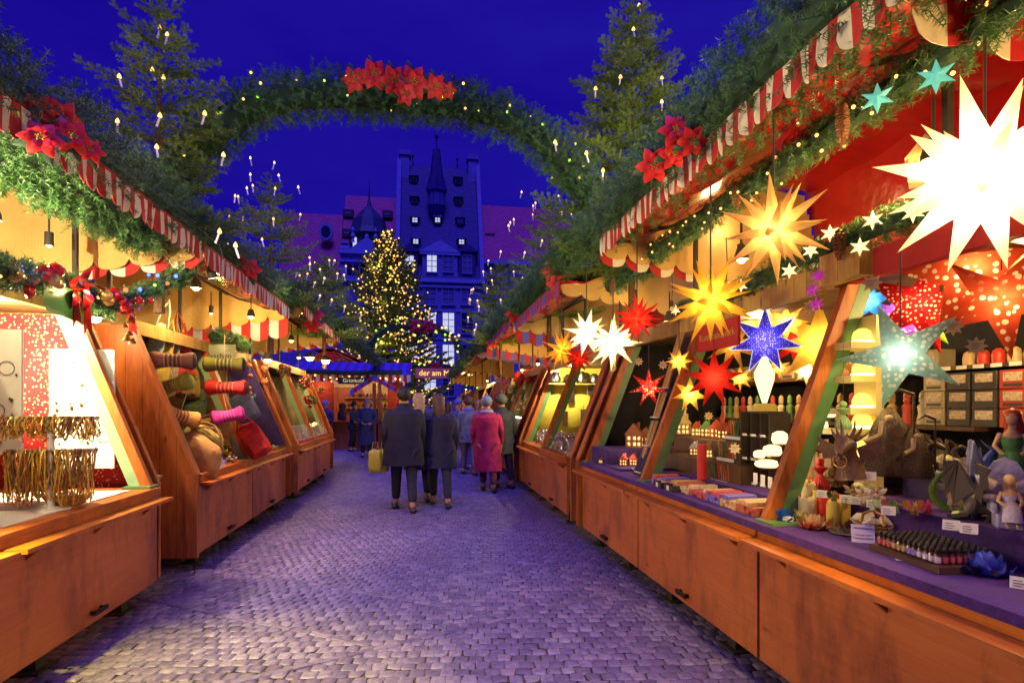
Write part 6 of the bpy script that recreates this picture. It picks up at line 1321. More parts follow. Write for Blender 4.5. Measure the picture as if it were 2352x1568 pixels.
# stacked incense boxes on the counter
IB = [pm(c, .45, .35, 70, name='printed_carton') for c in ((.50, .12, .06), (.65, .42, .18), (.20, .15, .55), (.60, .10, .10), (.70, .55, .30))]
for c_ in range(30):
    y = 3.02+c_*.0475+(.05 if c_ > 14 else 0)
    for k in range(2+int(1.6*abs(math.sin(c_*.7)))):
        ci = (c_//4+k//2) % 5; o = MB().bbox((0, 0, 0), (.21, .044, .0245), .002).build('incense_box', IB[ci]); o.location = (2.02+rnd.uniform(-.008, .008), y+rnd.uniform(-.002, .002), .907+.025*k); o.rotation_euler = (0, 0, rnd.uniform(-.05, .05))
        cnm = ['brick red', 'ochre', 'violet-blue', 'scarlet', 'straw yellow'][ci]; tag(o, f'one of the {cnm} long incense boxes in the pile along the right counter', 'incense box', f'{cnm} incense boxes in the pile')
for k, (px, py, nm) in enumerate([(1523, 1118, 'black open box with white label, farther one on the velvet'), (1548, 1126, 'black open box with white label, nearer one on the velvet')]):
    c = at(px, py, Z=.907); root = thing('open_box', c, nm, 'box', 'black open boxes'); MB().box(c.x-.06, c.x+.09, c.y-.09, c.y+.05, .907, .912).box(c.x-.06, c.x-.055, c.y-.09, c.y+.05, .912, .955).box(c.x+.085, c.x+.09, c.y-.09, c.y+.05, .912, .955).box(c.x-.055, c.x+.085, c.y-.09, c.y-.085, .912, .955).box(c.x-.055, c.x+.085, c.y+.045, c.y+.05, .912, .955).build('tray', BX[1], root); MB().box(c.x-.062, c.x-.0605, c.y-.04, c.y-.0, .915, .950).build('label', CARD, root)
# incense tube rack, dark cabinet with cones, glowing lantern heap, tall white lantern
TC = [pm(c, .6, .3, name='incense_sticks') for c in ((.55, .10, .04), (.60, .30, .08), (.08, .25, .08), (.55, .04, .06), (.45, .2, .1))]
for row, (px, py) in enumerate([(1688, 1000), (1670, 1050), (1655, 1100)]):
    c = at(px, py, X=2.42-.08*row); root = thing('incense_tubes', c, ['upper', 'middle', 'lower'][row]+' row of dark tubes holding coloured incense sticks', 'incense rack', 'rows of incense tubes')
    for j in range(8):
        q = c+Vector((.0, (3.5-j)*.032, 0)); MB().tube([q+Vector((0, 0, -.07)), q], .012, 7).build('tube', pm((.04, .06, .03), .5, name='green_tube'), root); m = MB()
        for i in range(5): m.tube([q+Vector((rnd.uniform(-.006, .006), rnd.uniform(-.006, .006), 0)), q+Vector((rnd.uniform(-.012, .012), rnd.uniform(-.012, .012), .10+rnd.random()*.03))], .0022, 4)
        m.build('sticks', TC[(j//2+row) % 5], root)
    MB().box(c.x-.016, c.x-.014, c.y-.12, c.y+.13, c.z-.03, c.z-.005).build('label_strip', CARD, root)
cb0, cb1 = at(1702, 1085, X=2.35), at(1765, 945, X=2.35); y0, y1, z0, z1 = at(1765, 1000, X=2.35).y, at(1702, 1000, X=2.35).y, .986, at(1735, 948, X=2.35).z
root = thing('cabinet', (2.4, (y0+y1)/2, .986), 'dark open cabinet with pale cones in its compartments', 'cabinet'); m = MB(); m.box(2.50, 2.52, y0, y1, z0, z1).box(2.35, 2.5, y0-.012, y0, z0, z1).box(2.35, 2.5, y1, y1+.012, z0, z1).box(2.35, 2.5, y0, y1, z1, z1+.012).box(2.35, 2.50, y0, y1, z0, z0+.01)
for k in (1, 2): m.box(2.35, 2.5, y0, y1, z0+(z1-z0)*k/3, z0+(z1-z0)*k/3+.008); m.box(2.36, 2.5, y0+(y1-y0)*k/3-.004, y0+(y1-y0)*k/3+.004, z0+.01, z1)
m.build('carcass', pm((.035, .022, .015), .5, .2, name='dark_cabinet'), root)
for i in range(3):
    for j in range(3):
        yy = y0+(y1-y0)*(i+.5)/3; zz = z0+(z1-z0)*j/3+.012; MB().lathe([(.03, 0), (.022, .012), (.003, .09)], (2.42, yy, zz), 9).build('cone', pm((.7, .6, .4), .5, name='pale_cone'), root, smooth=True); MB().box(2.344, 2.346, yy-.03, yy+.03, zz-.006, zz+.010).build('label', CARD, root)
GL = em((1, .82, .40), 1.9, 'glowing_porcelain', True)
for k, (px, py, r_, h, nm) in enumerate([(1762, 1072, .075, .05, 'broad glowing lantern at the bottom of the bright heap'), (1775, 1045, .06, .07, 'glowing lantern in the middle of the bright heap'), (1792, 1018, .05, .08, 'glowing round lantern at the top of the bright heap'), (1745, 1050, .04, .05, 'small glowing lantern left in the bright heap'), (1898, 958, .06, .05, 'glowing lamp shade behind the slanting post'), (1890, 985, .035, .06, 'small glowing lantern under the lamp shade')]):
    c = at(px, py, X=2.30 if k < 4 else 2.75); root = thing('glowing_lantern', c, nm, 'lantern', 'glowing porcelain lanterns'); MB().lathe([(r_*.8, 0), (r_, h*.3), (r_*.9, h*.8), (r_*.4, h)], c, 12, lobes=5, la=.08).build('shade', GL, root, smooth=True); MB().lathe([(r_*.6, -.012), (r_*.8, -.001)], c, 10).build('foot', BRASS, root)
lamp('lantern_glow', at(1750, 1030, X=2.1), 7, (1, .82, .4), .06)
c = at(1756, 925, X=2.5); root = thing('tall_lantern', c, 'tall white diamond lantern on a yellow block', 'lantern'); MB().lathe([(.02, 0), (.08, .17), (.085, .22), (.02, .34)], c, 4).build('shade', GL, root); MB().bbox(c+Vector((0, 0, -.16)), (.13, .13, .155), .015).build('block', pm((.80, .66, .15), .4, .05, name='yellow_wax'), root)
for k, (px, py, nm) in enumerate([(1755, 1100, 'four white price tags'),]):
    for j in range(4): o = MB().box(-.001, .001, -.022, .022, -.035, .035).build('price_tag', CARD); c = at(1735+j*17, 1098+j*5, X=2.12); o.location = c; tag(o, ['leftmost', 'second', 'third', 'rightmost'][j]+' white price tag hanging below the bright lanterns', 'price tag', 'price tags below the lanterns')
# standing red block candle in the village, hanging lamp cables
c = at(1612, 1090, X=2.15); o = MB().lathe([(.036, 0), (.036, .27), (.03, .275)], n=14).build('red_column', pm((.62, .02, .02), .5, .1, name='red_wax'), smooth=True); o.location = (c.x, c.y, .986); tag(o, 'tall red column candle below the model village', 'candle')
for (px, py0, py1, Y_, nm) in [(1668, 545, 655, 3.6, 'unlit bulb hanging on a cable beside the yellow star'), (1543, 630, 690, 4.6, 'unlit bulb on a short cable under the red awning')]:
    a, b = at(px, py0, Y=Y_), at(px, py1, Y=Y_); root = thing('hanging_bulb', b, nm, 'bulb', 'hanging cables with bulbs'); MB().tube([a, a.lerp(b, .5)+Vector((.008, 0, 0)), b], .004, 5).build('cable', CH, root); MB().lathe([(.012, -.01), (.016, -.05), (.016, -.02), (.01, 0)], b, 8).build('socket', DARK, root); MB().ball(b+Vector((0, 0, -.075)), .02, 8).build('glass', pm((.6, .5, .3), .1, name='bulb_glass'), root, smooth=True)
# ceramic tower house high at the right
house(at(2125, 420, X=2.55), .20, (.32, .14, .06), (.28, .16, .08), 'tall timbered ceramic house high under the red awning', -.8, False)
# ---------------------------------------------------------------- wares of the left stalls
MB().box(-2.25, -4.0, 4.72, 4.75, at(180, 1077, Y=4.75).z, at(180, 803, Y=4.75).z).build('x', WHITE); bpy.data.objects.remove(bpy.data.objects['x'])
def display_board(pxa, pxb, pya, pyb, Y, label, n=26):
    a, b = at(pxa, pyb, Y=Y), at(pxb, pya, Y=Y); root = thing('display_board', ((a.x+b.x)/2, Y, a.z), label, 'display board', 'white jewellery boards'); MB().box(a.x, b.x, Y, Y+.02, a.z, b.z).build('board', WHITE, root)
    for k in range(n):
        x = a.x+(b.x-a.x)*rnd.uniform(.08, .92); z = a.z+(b.z-a.z)*rnd.uniform(.08, .95); m = MB()
        if k % 6 == 0: m.tube([(x+.045*math.cos(t), Y-.004, z+.045*math.sin(t)) for t in [2*PI*i/16 for i in range(17)]], .0022, 4, cap=False)
        else: m.ball((x, Y-.008, z), rnd.uniform(.006, .014), 6, sq=(1, .5, 1.4))
        m.build('earring', GOLD if k % 3 else CHAIN, root)
display_board(113, 262, 803, 1077, 4.965, 'white jewellery board hanging on the star cloth'); display_board(-60, 49, 757, 1045, 4.1, 'white jewellery board at the left edge', 34)
def bracelet_stand():
    c = at(117, 1120, Y=3.9); root = thing('bracelet_stand', (c.x, c.y, .905), 'white stand hung with rows of golden bracelets', 'jewellery stand'); z2, z1 = at(117, 960, Y=3.9).z, at(117, 1035, Y=3.9).z
    MB().lathe([(.10, .905), (.10, .915), (.02, .925)], (c.x, c.y, 0), 14).tube([(c.x, c.y, .91), (c.x, c.y, z2)], .02, 10).build('post', WHITE, root, smooth=True)
    for z, L, hang, nm in ((z2, .27, .12, 0), (z1, .24, .30, 1)):
        MB().tube([(c.x-L, c.y, z), (c.x+L, c.y, z)], .012, 8).build('arm', WHITE, root, smooth=True)
        for k in range(72):
            x = c.x-L+2*L*(k+.5)/72; h = hang*rnd.uniform(.55, 1.15); m = MB(); tl = rnd.uniform(-.035, .035); yy = rnd.uniform(-.02, .02); m.tube([(x+tl*math.cos(t)+.006*math.sin(3*t+k), c.y-.014+yy+.03*math.sin(t), z-h/2+(h/2+.012)*math.cos(t)) for t in [2*PI*i/14 for i in range(15)]], [.0028+.0022*(i % 2) for i in range(15)], 5, cap=False)
            m.build('bracelet', [GOLD, BRASS, pm((.62, .38, .06), .3, .5, 90, .003, name='amber_beads'), pm((.10, .12, .04), .4, name='dark_beads')][0 if k % 7 else 3 if k % 2 else 2] if k % 3 else pm((.62, .38, .06), .3, .5, 90, .003, name='amber_beads'), root)
bracelet_stand()
MB().box(PL(.10), PL(1.2), -.2, 4.72, .9005, .908).build('white_cover', pm((.80, .78, .74), .6, .03, name='white_cloth'), L1)
PKT = [pm((.80, .78, .75), .5, .05, name='white_packet')]
basket(at(155, 1160, Z=.909), .095, .075, 'pkt', PKT, 'oval wicker basket of white packets on the left counter', 1.4, 0, 30, rz=.4)
basket(at(340, 1110, Z=.905), .075, .055, 'pkt', PKT, 'wicker basket of white packets at the corner of the left counter', 1.35, 0, 30)
c = at(318, 1098, Z=.96); root = thing('price_sign', c, 'small white sign reading -30% in the corner basket', 'price sign'); o = MB().box(-.04, .04, 0, .003, 0, .055).box(-.003, .003, .003, .006, -.04, .03).build('card', CARD); o.parent = root; t = lettering('-30%', .026, (0, -.001, .028), (PI/2, 0, 0), pm((.1, .08, .1), name='print_ink'), None, .0006); t.parent = root; root.rotation_euler = (0, 0, -.3)
for k, (px, py, w_, d, nm) in enumerate([(235, 1108, .30, .20, 'flat white jewellery tray beside the basket'), (280, 1086, .26, .18, 'flat white tray with gilt edge near the star cloth'), (20, 1160, .45, .35, 'white jewellery tray at the left edge')]):
    c = at(px, py, Z=.909); root = thing('jewellery_tray', c, nm, 'tray', 'jewellery trays'); MB().bbox(c, (w_, d, .03), .004).build('tray', PKT[0], root); m = MB().box(c.x-w_/2+.01, c.x+w_/2-.01, c.y-d/2+.01, c.y-d/2+.016, c.z+.030, c.z+.036).box(c.x-w_/2+.01, c.x+w_/2-.01, c.y+d/2-.016, c.y+d/2-.01, c.z+.030, c.z+.036); m.build('gilt_edge', GOLD, root)
    for j in range(10): MB().ball((c.x+rnd.uniform(-.4, .4)*w_, c.y+rnd.uniform(-.35, .35)*d, c.z+.034), .008, 6).build('bead', GOLD, root)
# red baubles, bow and bells on the left garland
RB = pm((.55, .015, .02), .12, .1, name='red_glass_bauble', metal=.3, coat=.8); GB = pm((.75, .48, .14), .15, .1, name='gold_bauble', metal=.6, coat=.5)
for k, (px, py, Y, r_, m_, nm) in enumerate([(30, 628, 3.3, .045, GB, 'gold bauble at the left edge of the garland'), (75, 640, 3.6, .035, GB, 'second gold bauble from the left edge'), (100, 628, 3.7, .045, RB, 'large red bauble beside the blue light'), (128, 622, 3.8, .045, RB, 'red bauble above the yellow board'), (122, 642, 3.75, .04, GB, 'gold bauble below the red pair'), (135, 652, 3.8, .03, GB, 'small gold bauble, lowest by the yellow board'),
      (243, 678, 4.5, .045, GB, 'gold bauble right of the lit red bow'), (262, 676, 4.6, .05, RB, 'large red bauble right of the gold one'), (250, 690, 4.55, .04, GB, 'gold bauble below the large red one'), (282, 692, 4.65, .035, RB, 'red bauble before the blue light'), (290, 706, 4.65, .04, RB, 'lowest red bauble above the bells'), (320, 690, 4.8, .03, RB, 'small red bauble beside the bright blue light'), (345, 690, 4.85, .025, RB, 'last small red bauble on the garland')]):
    c = at(px, py, Y=Y-.12); o = MB().ball((0, 0, 0), r_, 14).build('bauble', m_, smooth=True); MB().lathe([(r_*.2, r_*.95), (r_*.2, r_*1.15)], n=8).build('cap', GOLD, o); o.location = c; tag(o, nm, 'bauble', 'baubles on the left garland')
for (px, py, Y, nm, sc) in [(195, 660, 4.2, 'big red bow lit by warm lights on the left garland', 1.5), (170, 668, 4.1, 'red bow with trailing ends left of the big one', 1.1), (300, 708, 4.7, 'red bow above the golden bells', 1.0)]:
    c = at(px, py, Y=Y-.15); root = thing('ribbon_bow', (0, 0, 0), nm, 'bow', 'red ribbon bows')
    m = MB()
    for k in range(5): petal(m, Matrix.Rotation(2*PI*k/5, 4, 'Y') @ Matrix.Rotation(-.3, 4, 'Z'), .10*sc, .07*sc, 0, .3)
    m.build('loops', RED_TARP, root, smooth=True); m = MB().prism([(-.02, 0, 0), (.02, 0, 0), (.05, -.01, -.20*sc), (.02, -.01, -.17*sc), (.0, -.01, -.21*sc)], (0, .003, 0)); m.build('tail', RED_TARP, root); root.location = c
lamp('bow_glow', at(205, 668, Y=3.95), 3.5, (1, .7, .25), .03)
c = at(297, 742, Y=4.55); root = thing('bell_cluster', c, 'cluster of golden bells hanging before the striped cloth', 'bells'); 
for k, (dx, dz, s_) in enumerate([(0, 0, 1), (-.035, -.03, .8), (.03, -.04, .8), (.0, -.09, .9), (-.02, -.13, 1.0), (.015, -.15, .9)]): MB().lathe([(.03*s_, 0), (.026*s_, .008), (.016*s_, .03*s_), (.004, .045*s_)], c+Vector((dx, -.02*k % .03, dz)), 12).build('bell', BRASS, root, smooth=True)
MB().tube([c+Vector((0, 0, .16)), c+Vector((0, 0, -.12))], .003, 4).build('cord', RB, root)
for (px, py, nm) in [(68, 665, 'small red lantern bauble against the yellow board'),]:
    o = MB().lathe([(.004, -.05), (.022, -.03), (.028, 0), (.022, .03), (.004, .05)], n=12, lobes=6, la=.1).build('bauble', RB, smooth=True); o.location = at(px, py, Y=3.4); tag(o, nm, 'bauble', 'baubles on the left garland')

# neck pillows
def neck_pillow(px, py, Y, ca, cb, band, label, L=.36, tilt=0, yaw=0, drop=0):
    root = thing('neck_pillow', (0, 0, 0), label, 'neck pillow', 'bone-shaped neck pillows'); A, B, D = [pm(c, .8, .2, 40, .002, name='pillow_cloth') for c in (ca, cb, band)]
    m = MB(); n = 18; rr = lambda t: .062+.034*abs(t)**1.6-.02*max(0, abs(t)-.88)*6
    ks = [-1+2*i/n for i in range(n+1)]
    m.tube([(t*L/2, 0, 0) for t in ks], [max(.02, rr(t)) for t in ks], 16); m.build('cushion', A, root, smooth=True)
    for s_ in (-1, 1): MB().lathe([(.072, 0), (.085, .02), (.06, .038), (.01, .045)], M=Matrix.Translation((s_*L*.44, 0, 0)) @ Matrix.Rotation(s_*PI/2, 4, 'Y'), n=16).build('end_cap', B, root, smooth=True)
    for k in range(9):
        t = -.40+.10*k; r_ = rr(t)+.0012; MB().tube([(t*L/2-.0035, 0, 0), (t*L/2+.0035, 0, 0)], r_, 16).build('woven_band', D if k % 2 == 0 else B, root, smooth=True)
    MB().tube([(0, 0, .04), (0, 0, .34)], .003, 4).build('cord', pm((.7, .6, .4), name='hemp_cord'), root)
    root.location = at(px, py, Y=Y); root.rotation_euler = (0, tilt, yaw); return root
neck_pillow(398, 828, 5.95, (.22, .10, .08), (.03, .012, .03), (.40, .28, .22), 'brown and black neck pillow hanging highest on the left', yaw=.25)
neck_pillow(400, 884, 5.95, (.24, .24, .03), (.18, .20, .02), (.45, .35, .12), 'olive green neck pillow below the brown one', tilt=-.25, yaw=-.3, L=.33)
neck_pillow(412, 955, 5.95, (.62, .28, .05), (.32, .02, .01), (.7, .5, .3), 'orange and dark red neck pillow lowest on the left', tilt=.3, yaw=.8, L=.34)
neck_pillow(516, 837, 6.75, (.16, .18, .03), (.015, .012, .03), (.40, .38, .50), 'dark green neck pillow with violet weave hanging highest on the right', yaw=.1, L=.40)
neck_pillow(521, 890, 6.75, (.52, .015, .015), (.10, .005, .01), (.55, .25, .15), 'bright red neck pillow below the dark green one', yaw=-.05, L=.42)
neck_pillow(524, 955, 6.75, (.45, .02, .22), (.28, .01, .20), (.5, .1, .4), 'magenta neck pillow lowest on the right', tilt=-.2, yaw=.3, L=.30)
# bags
def bag(px, py, Y, w_, h, t, col, label, tilt=0, yaw=0, kind='bag', pocket=True, strap=.25, name=None, taper=.1):
    root = thing(name or ('backpack' if kind == 'backpack' else 'shoulder_bag'), (0, 0, 0), label, kind, 'cloth bags'); A = pm(col, .85, .22, 14, .004, name='bag_canvas'); B = pm(tuple(c*.6 for c in col), .85, .2, name='bag_strap')
    soft(MB(), w_, h, t, Matrix(), taper).build('body', A, root, smooth=True)
    if pocket: soft(MB(), w_*.7, h*.42, t*.35, Matrix.Translation((0, -t*.48, -h*.18))).build('pocket', A, root, smooth=True); soft(MB(), w_*.9, h*.34, t*.22, Matrix.Translation((0, -t*.46, h*.28))).build('flap', A, root, smooth=True)
    if strap: MB().tube([(-w_*.36, 0, h*.42), (-w_*.2, 0, h*.5+strap*.6), (0, 0, h*.5+strap), (w_*.2, 0, h*.5+strap*.6), (w_*.36, 0, h*.42)], .011, 6).build('strap', B, root, smooth=True)
    root.location = at(px, py, Y=Y); root.rotation_euler = (0, tilt, yaw); return root
for k, (px, py, Y, w_, h, t, col, nm, tl) in enumerate([(352, 815, 6.4, .16, .70, .07, (.30, .48, .42), 'teal shawl bag hanging first by the side wall', .25), (370, 850, 6.6, .18, .62, .07, (.62, .48, .10), 'yellow cloth bag hanging second by the side wall', .2), (392, 850, 6.8, .16, .60, .07, (.32, .26, .20), 'grey-brown cloth bag behind the olive pillow', .12),
      (412, 846, 7.0, .12, .58, .06, (.45, .05, .08), 'narrow crimson bag among the hanging bags', .1), (424, 815, 7.2, .16, .55, .08, (.60, .06, .02), 'red sling bag hanging before the bamboo mat', -.15), (432, 880, 7.3, .26, .38, .12, (.30, .22, .06), 'khaki backpack hanging before the bamboo mat', 0), (448, 930, 7.4, .26, .42, .12, (.07, .12, .07), 'dark green backpack below the khaki one', .1),
      (485, 915, 8.6, .40, .42, .08, (.55, .30, .08), 'tan sling bag with striped pocket on the bamboo mat', -.6), (562, 935, 8.2, .30, .42, .14, (.10, .13, .28), 'denim blue backpack behind the magenta pillow', -.45)]):
    bag(px, py, Y, w_, h, t, col, nm, tl, .15, 'backpack' if 'backpack' in nm else 'bag')
bag(583, 1010, 7.3, .28, .46, .20, (.52, .02, .015), 'red backpack leaning out over the left counter', -.5, .2, 'backpack', strap=.1)
bag(488, 985, 7.25, .46, .26, .12, (.50, .30, .08), 'wide tan satchel standing against the bamboo mat', 0, .1, 'bag', strap=.05)
bag(455, 1040, 6.05, .52, .36, .16, (.48, .26, .07), 'big tan shoulder bag lying over the edge of the left counter', .62, -.1, 'bag', strap=.12, taper=.25, pocket=False)
bag(470, 1005, 6.35, .42, .22, .10, (.30, .25, .05), 'olive zip bag behind the big tan bag', .6, 0, 'bag', strap=.05)
o = MB().box(-.03, .03, 0, .002, -.05, .05).build('price_tag', CARD); t = lettering('5,-', .04, (0, -.001, 0), (PI/2, 0, 0), pm((.25, .02, .4), name='violet_ink'), None, .0006); t.parent = o; o.location = at(508, 1062, X=-2.06); o.rotation_euler = (0, -.35, .7); tag(o, 'white price tag with violet figures on the counter edge', 'price tag')
o = MB().box(-.08, .08, 0, .003, -.03, .03).build('note_card', pm((.62, .42, .10), .6, name='yellow_card')); o.location = at(580, 942, Y=9.1); tag(o, 'yellow note card pinned on the blue velvet', 'card')
CL = [pm(c, .4, .2, name='toy_paint') for c in ((.55, .04, .03), (.62, .35, .05), (.08, .12, .55), (.12, .38, .08), (.6, .55, .45), (.45, .16, .05))]
toyp = []; TN = ['red', 'orange', 'blue', 'green', 'cream', 'brown']
for k in range(6):
    o = MB().ball((0, 0, .02), .022, 8, sq=(1.3, .8, .8)).ball((.026, 0, .038), .012, 8).tube([(-.015, -.008, .015), (-.018, -.010, 0)], .005, 5).tube([(.014, .008, .015), (.018, .010, 0)], .005, 5).build('small_toy', CL[k], smooth=True); tag(o, 'x', 'toy', 'little toys'); PROTO.append(o); toyp.append(o)
poly = [at(468, 1058, Z=.905), at(640, 1012, Z=.905)]
for k in range(120):
    t = rnd.random(); y = 6.15+(9.0-6.15)*t; x = -2.16-rnd.random()*.42
    if abs(y-7.5) < .12: continue
    ti = rnd.randrange(6); place(toyp[ti], (x, y, .904+(.02 if rnd.random() < .4 else 0)), rnd.random()*6, rnd.uniform(.8, 1.5), f'one of the little {TN[ti]} toy animals strewn over the left counter', f'{TN[ti]} toys strewn on the left counter')
basket(at(640, 1013, Z=.905), .10, .12, 'toy', CL, 'round wicker basket of bright figures ending the left counter', 1.1, 0, 22, .02)
basket(at(500, 1050, Z=.905), .12, .05, 'toy', CL, 'shallow wicker basket of tiny charms near the tan bag', 1.2, 0, 24, .014)
basket(at(545, 1035, Z=.905), .12, .05, 'toy', CL, 'shallow wicker basket of tiny charms near the red backpack', 1.2, 0, 24, .014)
o = MB().tube([(-.10, 0, .05), (0, 0, .06), (.08, 0, .07)], [.03, .05, .04], 9).ball((.12, 0, .11), .035, 9).tube([(-.1, 0, .05), (-.16, 0, .08)], [.015, .006], 5)
for sx in (-.07, .06):
    for sy in (-.025, .025): o.tube([(sx, sy, .04), (sx, sy, 0)], .012, 6)
o = o.build('wooden_animal', pm((.45, .20, .06), .4, .3, name='carved_wood'), smooth=True); o.location = at(618, 1010, Z=.905); o.rotation_euler = (0, 0, .8); tag(o, 'carved wooden animal beside the round basket', 'carving')
for k, (px, py, Y, r_, nm) in enumerate([(571, 838, 8.6, .035, 'topmost coconut bauble on the velvet'), (574, 863, 8.6, .035, 'middle coconut bauble on the velvet'), (571, 892, 8.6, .045, 'lowest coconut bauble on the velvet'), (608, 845, 9.3, .06, 'copper owl lantern, upper one before the wooden wall'), (607, 876, 9.3, .06, 'copper owl lantern, lower one before the wooden wall')]):
    c = at(px, py, Y=Y); o = MB().ball((0, 0, 0), r_, 12, sq=(1.1, 1, .95)).lathe([(r_*.4, -r_*1.1), (r_*.5, -r_*.8)], n=8).tube([(0, 0, r_), (0, 0, r_+.12)], .003, 4).build('hanging_ornament', pm((.45, .15, .05), .25, .5, 40, .003, name='carved_shell', coat=.5), smooth=True); o.location = c; tag(o, nm, 'ornament', 'hanging round ornaments')
for k in range(30):
    c = Vector((-2.62+rnd.uniform(-.12, .12), 8.9+rnd.uniform(-.1, .1), 1.35+rnd.uniform(0, .55))); o = copy_tree(toyp[k % 6]); o.location = c; o.rotation_euler = (rnd.random()*3, rnd.random()*3, 0); o['label'] = f'one of the {TN[k % 6]} key-ring charms hanging in a bunch at the blue velvet'; o['group'] = f'{TN[k % 6]} key-ring charms'

# third left stall: glazing, flowers, boxes; right stalls: steel wares, sweets
GLS = glass()
for (y0, y1) in ((9.85, 11.4), (11.55, 13.1)):
    MB().hexa([(-2.12, y0, .95), (-2.12, y1, .95), (-2.124, y1, .95), (-2.124, y0, .95), (-2.25, y0, 1.22), (-2.25, y1, 1.22), (-2.254, y1, 1.22), (-2.254, y0, 1.22)]).build('glass_guard', GLS, L3)
MB().box(-2.14, -2.17, 9.85, 13.1, .9, .96).build('red_rail', pm((.5, .02, .02), .5, name='red_rail_paint'), L3)
def flower_bunch(c, r_, n, label, m1, m2=PVC, name='flower_bunch'):
    root = thing(name, c, label, 'flowers', 'hanging red flower bunches'); a, b = MB(), MB()
    for k in range(n):
        d = Vector((rnd.gauss(0, 1), rnd.gauss(0, 1), rnd.gauss(0, 1))).normalized()*r_*rnd.uniform(.5, 1); (a if k % 3 else b).ball(c+d, r_*.24, 7)
    a.build('blooms', m1, root, smooth=True); b.build('leaves', pm((.05, .2, .05), .6, name='leaf_green'), root, smooth=True)
for (px, py, Y, r_, nm) in [(652, 850, 10.2, .12, 'golden and red flower bunch beside the first glazed post'), (700, 880, 11.9, .13, 'red flower bunch between the glazed posts'), (712, 920, 12.6, .14, 'large red flower bunch near the last glazed post'), (735, 895, 12.9, .10, 'red flower bunch behind the last glazed post')]:
    flower_bunch(at(px, py, Y=Y), r_, 34, nm, pm((.55, .03, .02), .5, .3, name='red_bloom'))
o = MB().bbox((0, 0, 0), (.5, .3, .3), .02).build('red_chest', pm((.45, .04, .02), .5, .2, name='red_chest_paint')); o.location = at(640, 985, Y=10.6); o.location.z = .905; tag(o, 'red chest on the counter behind the glass', 'chest')
for k in range(14):
    c = Vector((-2.35-.08*(k % 2), 10.0+k*.22, .905)); o = MB().lathe([(.02, 0), (.03, .01), (.03, .10), (.012, .13), (.012, .16)], n=8).build('jar', [pm((.5, .35, .1), .2, name='honey_jar'), pm((.4, .05, .03), .2, name='jam_jar')][k % 2], smooth=True); o.location = c; tag(o, 'one of the small jars lined up behind the glass of the third left stall', 'jar', 'jars behind the glass')
st = []
for k in range(3):
    m = MB(); q = random.Random(k+40)
    m.tube([(0, 0, 0), (0, 0, .05), (q.uniform(-.03, .03), 0, .10), (q.uniform(-.05, .05), q.uniform(-.03, .03), .14)], [.006, .009, .006, .004], 6).ball((q.uniform(-.02, .02), 0, .15), .016, 8).tube([(-.04, 0, .08), (0, 0, .10), (.04, .01, .06+.04*k)], .005, 5).tube([(0, 0, .05), (-.03, .02, 0)], .006, 5).tube([(0, 0, .05), (.03, -.02, 0)], .006, 5)
    o = m.build('steel_figure', SILVER, smooth=True); tag(o, 'x', 'steel figure', 'steel figures'); PROTO.append(o); st.append(o)
for k in range(130):
    y = rnd.uniform(7.15, 10.2)
    if abs(y-8.75) < .1: continue
    ti = rnd.randrange(3); far_ = y > 8.75; place(st[ti], (1.98+rnd.random()*.42, y, .904), rnd.random()*6, rnd.uniform(.9, 1.6), f'one of the {["slim", "crooked", "leaning"][ti]} bent-steel figures on the {"farther" if far_ else "nearer"} half of the yellow stall counter', f'{["slim", "crooked", "leaning"][ti]} steel figures, {"farther" if far_ else "nearer"} half')
sz = at(1330, 880, Y=10.0).z; MB().box(2.3, 3.4, 10.05, 10.3, sz-.02, sz).build('shelf', W_Y, R2)
for k, (x, h, nm) in enumerate([(2.45, .2, 'steel coffee pot on the shelf, leftmost'), (2.7, .16, 'steel bowl on the shelf'), (2.95, .22, 'steel jug on the shelf'), (3.2, .18, 'steel pot at the right end of the shelf')]):
    o = MB().lathe([(.05, 0), (.09, .02), (.10, h*.5), (.05, h), (.055, h+.01)], n=14).tube([(.09, 0, h*.3), (.15, 0, h*.5), (.06, 0, h*.9)], .01, 6).build('steel_pot', SILVER, smooth=True); o.location = (x, 10.15, sz+.001); tag(o, nm, 'pot', 'steel pots on the shelf')
for k, (px, py, nm) in enumerate([(1313, 905, 'steel grater hanging under the shelf'), (1340, 955, 'framed steel relief on the yellow cloth'), (1298, 960, 'steel ladle hung beside a paper roll'), (1362, 890, 'round steel clock hanging at the right')]):
    c = at(px, py, Y=10.25); o = MB().bbox((0, 0, -.15), (.11, .02, .28), .02).tube([(0, 0, .12), (0, 0, .2)], .006, 5).build('hanging_ware', SILVER if k % 2 == 0 else pm((.15, .15, .16), .3, .5, 30, metal=.8, name='steel_relief')); o.location = c; tag(o, nm, 'steel ware', 'hanging steel wares')
    if k == 3: o.scale = (2.2, 1, .9)
BAGC = pm((.72, .55, .22), .2, .5, 30, .004, name='sweets_in_film', coat=.5)
for k in range(16):
    c = at(1175+rnd.uniform(-8, 60), rnd.uniform(870, 930), Y=12.2+rnd.random()*1.6); o = MB().lathe([(.03, -.12), (.06, -.09), (.06, -.02), (.02, .03), (.03, .08)], n=9, lobes=3, la=.2).build('sweet_bag', BAGC, smooth=True); o.location = c; tag(o, 'one of the film bags of sweets hanging in the third right stall', 'bag of sweets', 'hanging bags of sweets')
root = thing('glass_case', (2.0, 12.1, .9), 'lit slanted glass case on the third right counter', 'display case'); MB().hexa([(1.92, 11.3, .905), (1.92, 12.9, .905), (2.5, 12.9, .905), (2.5, 11.3, .905), (2.12, 11.3, 1.3), (2.12, 12.9, 1.3), (2.5, 12.9, 1.3), (2.5, 11.3, 1.3)]).build('glass', glass(alpha=.18), root); MB().box(2.10, 2.13, 11.3, 12.9, 1.3, 1.33).build('lit_strip', em((1, .85, .5), 8, 'strip_light', True), root)
